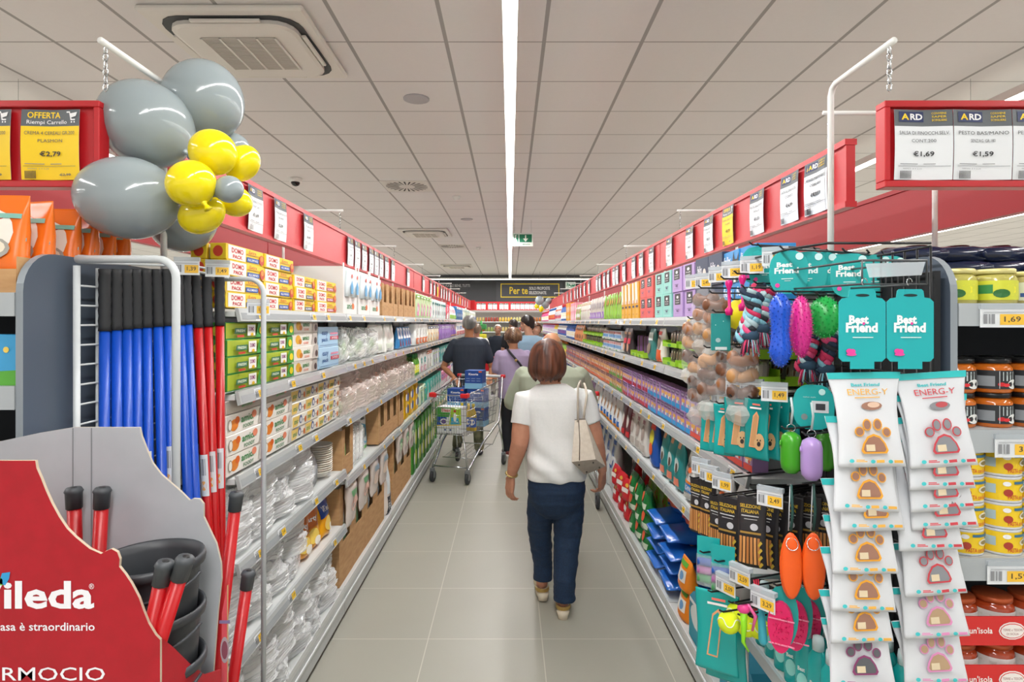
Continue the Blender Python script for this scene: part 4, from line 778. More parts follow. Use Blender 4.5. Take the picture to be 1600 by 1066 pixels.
# orange pouches on the left end unit
OPm = mk_bag(.15,.06,.20,'ee7420', [('e', -.05,.52,.40,.30, M('ece6da')), ('e', -.12,.72,.3,.06, M('c8232b')), ('t', 'plasmon', -.12,.72,.44,.055, M('f2e8e0'), .02), ('r', .05,.70,.45,.76, M('7fb8a8')), ('t', 'crema', -.15,.62,.4,.05, M('3a5a50'), 0), ('t', 'cereali', -.12,.55,.4,.05, M('3a5a50'), 0), ('e', -.0,.32,.34,.14, M('a9a49a')), ('e', -.0,.33,.27,.10, M('e8ddc8')), ('p', [(.0,.30),(.5,.42),(.5,.46),(.0,.38)], M('8aa8a0')), ('e', -.2,.1,.2,.09, M('2a6a5a'))], 61, .25, .008, top=.9).mesh('cereal_pouch')
ow = ['frontmost','second','third','fourth','fifth','sixth']
for i, y in enumerate((1.50, 1.585, 1.68, 1.755, 1.83, 1.90)):
    o = link('cereal_pouch', OPm, None, (-1.285+.012*(i % 2), y, 1.79-.012*i*0), (-.25 if i % 2 else .05)); tag(o, '%s orange baby cereal pouch in the brown tray at upper left' % ow[i], 'pouch', 'orange cereal pouches')
o = link('cereal_pouch', OPm, None, (-1.46, 1.50, 1.79), .1); tag(o, 'orange baby cereal pouch cut by the left edge of the photo', 'pouch', 'orange cereal pouches')
mb = MB(); mb.box(-1.60, -1.195, 1.44, 1.443, 1.742, 1.80, CARD); mb.box(-1.60, -1.195, 1.443, 1.94, 1.742, 1.789, CARD); mb.box(-1.197, -1.194, 1.443, 1.94, 1.742, 1.83, CARD)
tag(mb.build('cardboard_tray'), 'brown cardboard tray under the orange pouches at upper left', 'tray')
for i, (z, h, c, it) in enumerate(((1.5155, .125, '3f9ed0', [('t', 'W', -.1,.65,.3,.2, M('f0f0f0')), ('p', [(-.5,0),(.5,0),(.5,.3),(-.5,.25)], M('5aa83a')), ('e', -.1,.42,.16,.14, M('e8a85a')), ('e', .25,.7,.06,.06, M('f0d060'))]), (1.2505, .11, 'e8dcae', [('t', 'PASTELLI', 0,.7,.8,.12, M('a08a4a'), 0), ('e', .1,.35,.2,.2, M('e09a8a')), ('e', -.2,.4,.16,.14, M('9ac08a'))]), (1.2505+.11*0, .0, '', None))):
    if not it: continue
    me = mk_box(.12,.08,h,c,it).mesh('biscuit_box')
    for q in range(3):
        o = link('biscuit_box', me, None, (-1.265-.13*q, 1.50, z), 0); tag(o, '%s small biscuit box on the left end unit, %s from the aisle' % (('blue and green','cream')[i], od(q+1)), 'box', 'biscuit boxes on the left end unit')
# mop stand
t = thing('mop_rack', 'white wire side rack holding the blue and red mop handles', 'rack', (0,0,0))
g = MB(); xg = -1.143
for y in (1.57, 1.648, 1.73, 1.81, 1.89, 1.97): g.tube([(xg, y, .1), (xg, y, 1.82)], .0045 if y != 1.57 else .009, LG, 6)
for k in range(32): g.tube([(xg+.004, 1.57, .14+k*.0525), (xg+.004, 1.97, .14+k*.0525)], .0028, LG, 5)
g.build('wire_grid', t)
def hoop(y, xi, xo, z, r, t, name='hoop_rail'):
    pts = [(xi, y, z)]+[(xo-.05+.05*sin(a), y, z-.05+.05*cos(a)) for a in [i*pi/12 for i in range(7)]]+[(xo, y, .02)]
    MB().tube(pts, r, LG, 10).build(name, t)
hoop(1.57, -1.143, -.881, 1.837, .0105, t); hoop(1.985, -1.0, -.822, 1.815, .0085, t)
s_ = MB(); s_.tube([(-1.14,1.57,1.845), (-1.05,1.80,1.855), (-.95,1.985,1.84)], .004, LG, 5); s_.tube([(-1.143,1.575,1.83), (-1.03,1.80,1.842), (-.93,1.99,1.815)], .004, LG, 5); s_.build('top_wire', t)
def ticket_plate(p, yaw, price, lab, w=.07, h=.042, tilt=0, parentless=True):
    mb = MB().box(-w/2, w/2, -.002, 0, -h, 0, M('dfe3e6', .3), 0); f = lambda u, v, off: (u*w, -.002-off, (v-1)*h)
    mb.art(f, [('r', -.08,.14,.46,.72, M('f0bf3a', .4)), ('t', price, .19,.43,.36,.34, M('4a4236'), .01), ('r', -.44,.2,-.36,.72, M('8a8c90')), ('r', -.33,.2,-.3,.72, M('8a8c90')), ('r', -.27,.2,-.2,.72, M('8a8c90')), ('r', -.44,.8,.44,.86, M('b9bcc0'))])
    mb.box(-w/2, w/2, -.004, .012, 0, .012, M('c9d2d8', .15, 0, .6))
    o = mb.build('price_ticket', None, p, yaw); o.rotation_euler = (tilt, 0, yaw); tag(o, lab, 'price ticket'); return o
ticket_plate(W(292,408,1.80), .25, '1,39', 'price ticket above the middle blue mop handles'); ticket_plate(W(340,412,1.88), .35, '1,49', 'price ticket above the red mop handles'); ticket_plate(W(404,473,1.99), .4, '1,29', 'price ticket on the far rack hoop, left side')
def handle(px0, py0, px1, py1, Z, col, lab, Z1=None, sticker=None):
    a = W(px0, py0, Z); b = W(px1, py1, Z1 or Z); d = (b-a).normalized(); k = (a.z-.01)/(a.z-b.z); e = a+(b-a)*k
    t = link('broom_stick', None, None, e); tag(t, lab, 'broom stick', '%s broom sticks in the wire rack' % ('blue' if col.startswith('1') else 'red'))
    P = lambda s: a+d*s-e
    MB().tube([P(.17), P((e-a).length)], .0135, M(col, .32), 12).build('pole', t)
    g = MB(); prof = []
    for i in range(13): prof.append((.0+i*.0142, .0145 if i % 2 else .0162))
    g.tube([P(s) for s, r in prof], [r for s, r in prof], M('26282b', .6), 12); g.build('grip', t)
    if sticker:
        s = MB(); c = P(.17+sticker); m = lambda u, v, off: tuple(c+d*(-v*.13)+V(((.0137+off)*sin(u*2.2), -(.0137+off)*cos(u*2.2), 0)))
        s.patch(m, -.5, -1, .5, 0, M('cfd4d8', .4), 6, 1); s.art(m, [('e', .0,-.75,.25,.12, M('e8a03a')), ('r', -.25,-.5,.25,-.1, M('8a8f94'))], 2, 1); s.build('paper_label', t)
BL = '0e48b4'; RD = 'b00a10'
for i, (a, b, st) in enumerate(((164,163,.36),(181,183,0),(197,200,.36),(212,215,.36),(228,232,.36),(244,252,0),(260,266,.36),(277,290,0),(289,302,0))):
    handle(a, 421, b, 700, 1.64+.025*i, BL, 'blue broom stick with black grip, %s from the left in the rack' % od(i+1), None, st)
for i, (a, b) in enumerate(((305,321),(322,333),(343,345))):
    handle(a, 428, b, 740, 1.88+.035*i, RD, 'red broom stick with black grip, %s of the three' % ('leftmost','middle','rightmost')[i], None, .40)
# cardboard shipper
RED = noisy('printed_red_board', 'a5081b', 'ae0a1f', 30, .5); GRY = noisy('grey_board', 'a9adb2', 'b1b5ba', 8, .7)
t = thing('display_shipper', 'red and grey cardboard floor display of mop sets at lower left', 'display', (0,0,0))
def px_prism(pts, Z, th, m, name, side=None, back=None):
    P = [(W(x, y, Z).x, W(x, y, Z).z) for x, y in pts]; mb = MB(); mb.prism(P, Z, Z+th, m, side)
    return mb
def bez(pts): return pts
Zf, Zb = 1.09, 1.32
fy = 504+1.665*F/Zf; by = 504+1.665*F/Zb
front = [(-190, fy), (250, fy), (250, 1000), (243, 993), (232, 975), (224, 955), (217, 935), (205, 912), (195, 897), (186, 886), (187, 874), (183, 863), (174, 858), (164, 862), (158, 866), (140, 858), (118, 840), (104, 826), (92, 808), (80, 786), (71, 766), (64, 748), (57, 732), (55, 720), (-190, 720)]
mb = px_prism(front, Zf, .006, RED, 'f', M('b9a892', .8)); fm = lambda px, py, off: tuple(W(px, py, Zf-off*1.0))
WH = M('eeeef2', .5)
it = [('t', 'Vileda', 54, 934, 188, -46, WH, .045), ('t', '®', 142, 918, 7, -7, WH, 0), ('t', 'così a casa è straordinario', 50, 979, 196, -12, WH, .012), ('t', 'TERMOCIO', 62, 1057, 206, -28, WH, .04), ('r', -150, 756, 58, 755.5, M('9c0c1c'))]
def txt(mb, s, x0, x1, y0, y1, m, bold): 
    vs, fs_ = text_geo(s, bold); mb.add([fm(x0+(x+.5)*(x1-x0), y1+(y+.5)*(y0-y1), .001) for x, y in vs], fs_, m)
txt(mb, 'Vileda', -46, 147, 908, 952, WH, .028); txt(mb, '®', 139, 147, 912, 921, WH, 0); txt(mb, 'così a casa è straordinario', -58, 148, 973, 986, WH, .012); txt(mb, 'SET TERMOCIO', -120, 164, 1043, 1064, WH, .004)
for pts, c in (([(-2,912),(3,896),(16,894),(14,905),(8,915)], '2f9ad0'), ([(-6,914),(-2,900),(4,906),(4,915)], '6fbf3a')):
    mb.add([fm(x, y, .0012) for x, y in pts[::-1]], [tuple(range(len(pts)))], M(c))
mb.build('front_panel', t)
back = [(-120, by), (330, by), (332, 1066), (340, 960), (346, 905), (345, 880), (338, 850), (326, 825), (318, 808), (318, 788), (312, 780), (302, 779), (296, 782), (284, 770), (268, 756), (252, 742), (238, 724), (228, 700), (221, 682), (218, 668), (115, 668), (60, 677), (0, 690), (-120, 700)]
mb = px_prism(back, Zb, .006, GRY, 'b', M('b3a999', .8))
for x in (114, 143):
    a, b = W(x, 669, Zb), W(x, 1500, Zb); mb.box(a.x-.001, a.x+.001, Zb-.001, Zb, .1, a.z, M('7f8286', .8))
mb.build('back_panel', t)
xw = W(250, 0, Zf).x
mb = MB(); zt = [(Zf+.006, W(250,1000,Zf).z), (1.13, 1.055), (1.19, W(292,1032,1.2).z), (1.25, .93), (Zb, .90)]; n = len(zt)
vs = [(xw-q*.005, y, z) for q in (0, 1) for y, z in zt]+[(xw-q*.005, y, .005) for q in (0, 1) for y, z in zt]
fsx = []
for i in range(n-1): fsx += [(2*n+i, 2*n+i+1, i+1, i), (n+i, n+i+1, 3*n+i+1, 3*n+i), (i, i+1, n+i+1, n+i)]
mb.add(vs, fsx, RED); mb.build('side_wall', t)
mb = MB(); mb.prism([(W(340,0,1.34).x, .005), (W(366,0,1.38).x, .005), (W(366,0,1.38).x, W(0,905,1.38).z), (W(345,0,1.34).x, W(0,960,1.34).z)], 1.345, 1.351, M('d8525c', .6), CARD)
ff = lambda u, v, off: (W(353,0,1.35).x+u*.02, 1.345-off, .93+v*.05); mb.art(ff, [('e', 0,0,.5,.6, M('b0a0a8')), ('e', 0,0,.35,.42, M('8a4a5a')), ('r', -.6,1.2,.6,1.35, M('8a78a0'))]); mb.build('rear_flap', t)
# buckets in the shipper
BK = M('34373b', .45)
def bucket(): 
    mb = MB(); mb.lathe([(.001,0),(.072,0),(.088,.20),(.090,.235),(.099,.238),(.101,.25),(.098,.258),(.093,.256),(.087,.24),(.085,.19),(.07,.012),(.001,.01)], BK, 32); return mb.mesh('mop_bucket')
bm = bucket(); bl = MB(); bl.tube([(.1*cos(a), .085*sin(a), .225-.03*abs(sin(a))) for a in [pi+i*pi/14 for i in range(15)]], .0035, BK, 6); blm = bl.mesh('bail')
for i, z in enumerate((.97, .865, .76, .655)):
    o = link('mop_bucket', bm, None, (W(237,0,1.215).x, 1.213+.002*i, z-.045+.012)); link('bail', blm, o)
    tag(o, '%s grey mop bucket of the nested stack in the shipper' % ('topmost','second','third','lowest')[i], 'bucket', 'nested grey mop buckets')
mb = MB().box(W(237,0,1.215).x-.09, W(237,0,1.215).x+.09, 1.125, 1.30, .0, .62, CARD); tag(mb.build('inner_carton'), 'brown inner carton under the grey mop buckets', 'carton')
CAP = M('3f4347', .5)
def stick(p0, p1, Z, lab, r=.0135, to_floor=False, zb=None):
    a = W(*p0, Z); b = W(*p1, Z); 
    k = (a.z-(.01 if to_floor else (zb if zb is not None else b.z)))/(a.z-b.z); b = a+(b-a)*k; d = (b-a).normalized()
    t = link('mop_stick', None, None, b); tag(t, lab, 'mop stick', 'short red mop sticks')
    MB().tube([a+d*.03-b, V((0,0,0))], r, M('b00a12', .35), 12).build('tube', t)
    MB().tube([a-b, a+d*.008-b, a+d*.012-b, a+d*.045-b], [r*1.05, r*1.35, r*1.2, r*1.15], CAP, 10).build('end_cap', t)
    h = MB(); q = a-b-d*.0005; 
    h.tube([q, q+d*.006], [r*.5, r*.45], M('0c0d0e'), 8); h.build('cap_hole', t)
stick((115,762),(118,860), 1.29, 'red mop stick with grey cap, leftmost in the shipper', zb=.7)
stick((160,762),(155,860), 1.29, 'red mop stick with grey cap, second from left in the shipper', zb=.7)
stick((259,877),(236,985), 1.112, 'red mop stick leaning before the bucket, left of the pair', zb=.75)
stick((291,870),(250,1000), 1.113, 'red mop stick leaning before the bucket, right of the pair', zb=.75)
stick((370,769),(336,1066), 1.43, 'red mop stick standing behind the shipper beside the rack', to_floor=True)
stick((389,892),(364,1066), 1.47, 'frontmost red mop stick leaning right of the shipper', to_floor=True)
# balloons
def balloon(px, py, rx, ry, Z, ang, col, lab, k=None):
    c = W(px, py, Z); R1, R2 = rx*Z/F, ry*Z/F; name = 'balloon'
    o = link(name, None, None, c); tag(o, lab, 'balloon', 'balloon cluster at upper left' if Z < 5 else 'balloon cluster at the far end')
    mb = MB(); n = 28; prof = []
    for i in range(19):
        t = pi*i/18; r = sin(t)*(1-.10*(-cos(t) < 0)*(cos(t)**2)); z = -cos(t)
        if i in (0, 18): r = .02
        prof.append((r, z*(1.0 if z < 0 else 1.04)))
    mb.T = Matrix.Rotation(ang, 4, 'Y') @ Matrix.Diagonal((R1, min(R1, R2), R2, 1))
    mb.lathe([(p[0], p[1]) for p in prof], M(col, .12, 0, .97 if col != '96a1a4' else .93, 0, 0, .6), n)
    mb.T = Matrix.Rotation(ang, 4, 'Y'); e = -R2
    o2 = mb.build('skin', o)
    kn = MB(); kn.T = mb.T; kn.lathe([(.012,e+.004),(.006,e-.004),(.005,e-.01),(.011,e-.02),(.012,e-.021)], M(col, .3), 10); kn.build('knot', o)
Gc, Yc = '96a1a4', 'f0dc10'
balloon(231, 196, 66, 71, 1.78, -.95, Gc, 'large grey balloon, middle left of the near cluster')
balloon(317, 160, 60, 62, 1.90, .3, Gc, 'large grey balloon at the top of the near cluster')
balloon(203, 310, 64, 77, 1.70, -1.5, Gc, 'large grey balloon, lowest left of the near cluster')
balloon(286, 345, 52, 46, 1.95, 2.6, Gc, 'grey balloon hanging low behind the yellow ones')
balloon(357, 296, 21, 22, 1.66, 1.2, Gc, 'small grey balloon among the yellow ones')
balloon(362, 235, 26, 27, 1.99, .9, Gc, 'grey balloon mostly hidden behind the upper yellow ones')
balloon(332, 239, 36, 35, 1.70, .8, Yc, 'yellow balloon at top of the near cluster')
balloon(378, 256, 25, 30, 1.79, .7, Yc, 'yellow balloon farthest right in the near cluster')
balloon(299, 288, 38, 35, 1.62, -.6, Yc, 'yellow balloon, leftmost and nearest of its cluster')
balloon(315, 334, 37, 29, 1.70, 2.6, Yc, 'yellow balloon lowest in the near cluster')
balloon(366, 314, 24, 27, 1.78, 2.0, Yc, 'yellow balloon at lower right of the near cluster')
for a in ((840+3, 470, 7, 7, Gc, 'grey balloon at the far end, leftmost'), (850+2, 477, 6, 6, Gc, 'grey balloon at the far end, middle one'), (846, 485-2, 4, 5, Yc, 'yellow balloon at the far end, lower one'), (839, 479, 4, 4, Yc, 'yellow balloon at the far end, upper one'), (857, 471, 5, 6, Gc, 'grey balloon at the far end, rightmost')):
    balloon(a[0], a[1], a[2], a[3], 15.5+.2*(a[0] % 3), .4, a[4], a[5])
# ================= right end unit goods =================
def jar(w, h, body, lid, label, art, name, rough=.1):
    r = w/2; mb = MB().lathe([(.001,0),(r*.92,0),(r,h*.05),(r,h*.72),(r*.9,h*.80),(r*.82,h*.83),(r*.82,h*.86),(.001,h*.86)], M(body, rough, 0, 1, 0, 0, .7), 24)
    me = mb.mesh(name)
    l = MB().lathe([(.001,h*.86),(r*.9,h*.86),(r*.93,h*.87),(r*.93,h*.98),(r*.88,h),(.001,h)], M(lid, .35, .3), 24).mesh('lid')
    b = MB(); mp = lambda u, v, off: ((r+off+.0005)*sin(2*pi*u), -(r+off+.0005)*cos(2*pi*u), v*h)
    b.patch(mp, -.32, .12, .32, .66, M(label, .5), 20, 1); b.art(mp, art, 4, 1); return me, [('lid', l), ('label_band', b.mesh('label_band'))]
def shelf_goods(kind, xs, y, z, name, cat, desc, layers=1, lh=0, grp=None, yaw=0, rows=(0,)):
    me, parts = kind
    for r_i, dy in enumerate(rows):
        for i, x in enumerate(xs):
            for l in range(layers):
                o = link(name, me, None, (x, y+dy, z+.0006+l*(lh+.0006)), yaw+.15*((i*7+l*3) % 3-1))
                for pn, pm in parts: q = link(pn, pm, o)
                s = '%s, %s from the left' % (desc, od(i+1))
                if layers > 1: s += ', %s layer up' % od(l+1)
                if len(rows) > 1: s += ', %s row' % ('front', 'second', 'third')[r_i]
                tag(o, s, cat, grp or desc+'s')
pj = jar(.094,.092,'b5ad5c','d8cf8a','cfd23a', [('e', .05,.4,.1,.16, M('e8e02a')), ('r', -.25,.3,-.12,.55, M('3a8a4a')), ('r', .2,.25,.3,.6, M('f0f0e8')), ('e', -.06,.3,.06,.12, M('2a6a30'))], 'spread_jar')
pj2 = jar(.084,.086,'c4b878','d8cf8a','dfe2d0', [('e', -.04,.5,.05,.1, M('6a3020')), ('r', -.16,.22,0,.34, M('3a5aa0')), ('e', .08,.26,.06,.1, M('d8703a')), ('e', .14,.24,.05,.1, M('7aa83a')), ('e', .0,.2,.04,.06, M('e8e8e0'))], 'spread_jar')
x0 = 1.155
shelf_goods(pj, [1.165, 1.265+.005], 1.56, rz_[4], 'spread_jar', 'jar', 'yellow labelled green spread jar', rows=(0,.1))
shelf_goods(pj2, [1.362, 1.452, 1.545], 1.56, rz_[4], 'spread_jar', 'jar', 'pale labelled vegetable spread jar', rows=(0,.1))
pp = MB(); pp = mk_bag(.16,.05,.24,'1b2440', [('e', 0,.5,.35,.2, M('e8b02a',.3)), ('r', -.5,.75,.5,.82, M('d8a02a',.3)), ('e', .1,.2,.2,.1, M('c83a2a'))], 71, .15, .012).mesh('pasta_packet')
for i in range(5):
    for l in range(4):
        o = bpy.data.objects.new('pasta_packet', pp); COL.objects.link(o); o.location = (1.20+.13*i, 1.74, rz_[4]+.03+l*.042); o.rotation_euler = (-pi/2, 0, .1*((i+l) % 3-1))
        tag(o, 'navy and yellow pasta packet behind the jars, %s along, %s layer up' % (od(i+1), od(l+1)), 'packet', 'pasta packets behind the green jars')
rj = jar(.09,.088,'c4661c','17181a','25272a', [('r', -.02,.36,.13,.62, M('b8c4c4')), ('e', .09,.26,.07,.14, M('e6e8e4')), ('e', -.03,.26,.03,.06, M('c8202a')), ('e', .01,.24,.03,.05, M('d82a32')), ('r', -.05,.14,-.045,.64, M('c8ccd0')), ('r', -.22,.2,-.08,.5, M('8a8e92')), ('t', 'SALSA', .05,.56,.1,.06, M('3a3a3a'), 0)], 'pepper_sauce_jar')
shelf_goods(rj, [1.165, 1.26, 1.355, 1.45, 1.545], 1.56, rz_[3], 'pepper_sauce_jar', 'jar', 'orange sauce jar with black label', 2, .088)
shelf_goods(rj, [1.165, 1.26, 1.355, 1.45], 1.665, rz_[3], 'pepper_sauce_jar', 'jar', 'rear orange sauce jar with black label', 2, .088)
cn = (mk_cyl(.047,.066,'c9ccd0', [('r', -.5,.1,.5,.9, M('ecc81e')), ('r', -.45,.35,-.25,.7, M('a8c0cc')), ('e', -.08,.4,.07,.14, M('a83a28')), ('e', -.1,.74,.06,.09, M('e8e8e8')), ('t', 'PASTA con le SARDE', .16,.24,.5,.16, M('c8302a'), .01), ('e', .22,.52,.12,.13, M('e8e4d0')), ('e', .22,.52,.08,.08, M('8a7a4a')), ('r', .0,.74,.36,.84, M('2f6a8a')), ('e', .4,.74,.05,.12, M('f0f0f0'))], 28, [(.001,0),(.046,0),(.0475,.002),(.0475,.005),(.0465,.007),(.0465,.059),(.0475,.061),(.0475,.065),(.045,.066),(.044,.063),(.001,.063)], .25).mesh('fish_pasta_tin'), [])
shelf_goods(cn, [1.17, 1.267, 1.364, 1.461, 1.558], 1.545, rz_[2], 'fish_pasta_tin', 'tin', 'yellow pasta sauce tin', 4, .066)
tj = jar(.094,.095,'a8401c','b8542a','e6e4e0', [('e', -.03,.30,.035,.1, M('b8202a')), ('e', .02,.28,.035,.1, M('c83030')), ('e', .06,.34,.03,.08, M('a81a20')), ('e', -.05,.42,.02,.05, M('4a7a3a')), ('e', .13,.3,.05,.1, M('d8a8a0')), ('r', -.2,.5,.2,.56, M('d8d4cc'))], 'tomato_sauce_jar')
shelf_goods(tj, [1.165, 1.262, 1.359, 1.456, 1.553], 1.56, rz_[1]+.0, 'tomato_sauce_jar', 'jar', 'lower tomato sauce jar with white label')
shelf_goods(tj, [1.165, 1.262, 1.359, 1.456, 1.553], 1.56, rz_[1]+.118, 'tomato_sauce_jar', 'jar', 'upper tomato sauce jar with white label')
def isola(z, lab):
    mb = MB(); w = .50; x = 1.12; C = M('cf2624', .5); h = .072
    mb.box(x, x+w, 1.492, 1.496, z, z+h, C); mb.box(x, x+w, 1.496, 1.64, z, z+.004, C); mb.box(x, x+.004, 1.496, 1.64, z+.004, z+h, C); mb.box(x+w-.004, x+w, 1.496, 1.64, z+.004, z+h, C)
    for o_ in (.0, .25):
        f = lambda u, v, off: (x+.06+o_+u, 1.492-off, z+v); W_ = M('efe9e4')
        mb.art(f, [('t', "un'isola", .0,.038,.058,.016, W_, .015), ('e', .078,.037,.034,.022, W_), ('e', .078,.037,.031,.019, C), ('e', .078,.037,.029,.017, W_), ('t', 'TERRE e TESORI', .078,.04,.05,.006, M('8a3a30'), 0), ('t', 'DI SICILIA', .078,.03,.03,.005, M('8a3a30'), 0)])
    tag(mb.build('cardboard_tray'), lab, 'tray')
isola(rz_[1]+.11, 'red printed cardboard tray holding the upper tomato sauce jars'); isola(rz_[1]-.012+.0, 'red printed cardboard tray holding the lower tomato sauce jars')
for px, py, pr_ in ((1567, 483, '1,69'), (1590, 686, '3,29'), (1578, 884, '1,59')):
    ticket_plate(W(px, py, 1.482), 0, pr_, 'price ticket reading %s on the right end unit, %s one down' % (pr_, od(1+(py > 600)+(py > 800))), .115, .046)
# ================= pet goods display =================
TEAL = '17a7a5'; BW = M('141517', .45)
t = thing('wire_hook_panel', 'black wire side panel with long hooks for the pet goods', 'rack', (0,0,0))
g = MB(); xg = 1.06
for i in range(12): g.tube([(xg, 1.50+.05*i, .05), (xg, 1.50+.05*i, 1.86)], .003, BW, 5)
for i in range(28): g.tube([(xg, 1.50, .08+.066*i), (xg, 2.05, .08+.066*i)], .003, BW, 5)
g.build('wire_grid', t)
MB().box(1.07, 1.085, 1.50, 2.07, .02, 1.80, M('1a1c1f', .8)).build('backing_board', t)
fr = MB(); fr.tube([(1.06,2.05,1.87), (.80,2.05,1.87), (.76,2.02,1.87), (.76,1.62,1.87), (.80,1.5,1.87), (1.06,1.5,1.87)], .0035, BW, 6); fr.build('top_frame', t)
def P3(px, py, Z): return W(px, py, Z)
def hang(mb_or_me, name, px, py, Z, yaw, lab, cat, grp=None, hook=True, parts=None, roll=0):
    """hang something by its top point at (px,py)"""
    me = mb_or_me.mesh(name) if isinstance(mb_or_me, MB) else mb_or_me
    p = W(px, py, Z); o = link(name, me, None, p); o.rotation_euler = (0, roll, -yaw); tag(o, lab, cat, grp)
    if parts:
        for pn, pm in parts: link(pn, pm, o)
    if hook:
        h = MB(); h.tube([(xg, p.y+.12, p.z+.008), (p.x-.02, p.y-.01, p.z+.004), (p.x-.032, p.y-.016, p.z+.012)], .0028, BW, 5); h.build('hook', t)
    return o
def card_round(w=.10, h=.12, back=False):
    mb = MB(); pts = [(w/2*math.copysign(abs(cos(a))**.7, cos(a)), -h/2+h/2*math.copysign(abs(sin(a))**.8, sin(a))) for a in [2*pi*i/24 for i in range(24)]]
    mb.prism(pts, -.001, .001, M(TEAL, .4)); f = lambda u, v, off: (u*w, -.001-off, -h*v)
    if back: mb.art(f, [('r', -.05,.62,.36,.36, M('d8dce0')), ('r', .05,.56,.28,.42, M('3a3a40')), ('e', -.22,.72,.08,.07, M('7a8a8a')), ('e', .2,.16,.08,.07, M('bfe8e4')), ('t', 'italian style', -.1,.28,.3,-.04, M('c8ece8'), 0)])
    else: mb.art(f, [('t', 'Best', -.1,.32,.4,-.12, M('e8f2f0'), .04), ('t', 'Friend', -.05,.46,.62,-.14, M('e8f2f0'), .04), ('r', -.18,.64,.12,.66, M('c8e8e4')), ('r', -.1,.69,.06,.705, M('c8e8e4')), ('e', -.28,.8,.06,.05, M('e0409a')), ('e', .28,.14,.1,.085, M('c8e8e8'))])
    return mb.mesh('header_card')
HC = card_round(); HCB = card_round(back=True)
cards = [(1183,385,1.92,.75),(1196,388,1.86,.6),(1232,392,1.66,.55),(1262,393,1.70,.55),(1284,394,1.75,.55),(1303,397,1.80,.5),(1329,396,1.62,.3),(1366,398,1.72,.3),(1389,400,1.74,.4)]
def spiky(rx, ry, rz, col, n=170, L_=.006, bone=False):
    mb = MB(); fn = (lambda p: (p[0]*(1-.38*max(0, 1-(abs(p[2])/(rz*.62))**2)), p[1]*(1-.38*max(0, 1-(abs(p[2])/(rz*.62))**2)), p[2])) if bone else None
    m = M(col, .3, 0, 1, 0, 0, .6); mb.ell((0,0,0), rx, ry, rz, m, 18, 14, fn)
    for i in range(n):
        z = 1-2*(i+.5)/n; r = sqrt(1-z*z); a = i*2.39996; p = V((r*cos(a)*rx, r*sin(a)*ry, z*rz)); 
        nn = V((p.x/rx**2, p.y/ry**2, p.z/rz**2)).normalized()
        if fn: p = V(fn(p))
        u = nn.orthogonal().normalized(); w_ = nn.cross(u); s = .0022
        mb.add([p+u*s, p+w_*s, p-u*s, p-w_*s, p+nn*L_], [(0,1,4),(1,2,4),(2,3,4),(3,0,4)], m)
    return mb
def shift(mb, dz): mb.v = [(x, y, z+dz) for x, y, z in mb.v]; return mb
for i, (px, py, Z, yw) in enumerate(cards):
    hang(HC, 'header_card', px, py, Z, yw, 'teal round header card on the top pet hooks, %s from the left' % od(i+1), 'card', 'round teal header cards')
hang(shift(spiky(.035,.033,.098,'1a52c8', 200, .005, True), -.098), 'dog_toy', 1219, 458, 1.58, .4, 'blue spiky bone dog toy hanging in the upper row', 'dog toy')
hang(shift(spiky(.028,.028,.082,'d82a8a', 190, .005), -.082), 'dog_toy', 1251, 463, 1.60, .4, 'pink spiky stick dog toy beside the blue bone', 'dog toy')
hang(shift(spiky(.040,.038,.056,'1ca848', 170, .006), -.056), 'dog_toy', 1288, 464, 1.62, .4, 'green spiky ball dog toy beside the pink one', 'dog toy')
def rope_toy(seed=0):
    mb = MB(); cols = ['d84a7a','7fb8c8','24344a','a8c0c4','c8305a','2a2c34']; 
    def helix(path, R_, rr, k0, turns):
        for j in range(4):
            pts = []
            for i in range(40):
                s = i/39; p = path(s); a = turns*2*pi*s+j*pi/2+k0; pts.append((p[0]+R_*cos(a), p[1]+R_*sin(a)*.8, p[2]+.004*sin(a)))
            for sg in range(5): mb.tube(pts[sg*8:sg*8+9], rr, M(cols[(j+seed+sg*5+j*sg) % 6], .8), 6)
    helix(lambda s: (-.01+.02*sin(pi*s), 0, -.13*s), .013, .0098, 0, 2.4); helix(lambda s: (.025-.05*s, .012, -.01-.14*s), .013, .0098, 1, 2.4)
    r = random.Random(seed)
    for q in range(60):
        a = r.uniform(0, 2*pi); x = .02*cos(a); y = .02*sin(a); mb.tube([(x*.5, y*.5, -.135), (x, y, -.16), (x*1.3, y*1.3, -.19+r.uniform(-.008,.008))], .0016, M(cols[r.randrange(6)], .9), 4)
    for c in ((.0,0,-.135),): mb.ell(c, .026, .022, .02, M('2f4a60', .9), 10, 6)
    return mb
hang(rope_toy(0), 'rope_toy', 1172, 452, 1.74, .3, 'pink and blue braided rope toy, left one in the upper row', 'rope toy'); hang(rope_toy(2), 'rope_toy', 1190, 445, 1.84, .8, 'braided rope toy behind the left rope toy', 'rope toy'); hang(rope_toy(3), 'rope_toy', 1262, 500, 1.78, .8, 'dark braided rope toy below the pink stick toy', 'rope toy'); hang(rope_toy(1), 'rope_toy', 1290, 505, 1.76, .5, 'dark braided rope toy below the green ball toy', 'rope toy')
mb = MB().lathe([(.001,0),(.046,0),(.05,.006),(.046,.012),(.001,.012)], M('e8d81a', .4), 28); mb.v = [(x, z, y-.045) for x, y, z in mb.v]; hang(mb, 'throw_disc', 1152, 470, 1.92, 1.0, 'yellow throwing disc beside the pink scoop', 'disc')
mb = MB(); mb.tube([(0,0,0),(0,0,-.012),(0,0,-.03),(.002,0,-.085),(0,0,-.095),(0,0,-.112)], [.010,.012,.005,.005,.013,.010], M('d8187a', .3), 12); sp = mb.mesh('pet_scoop')
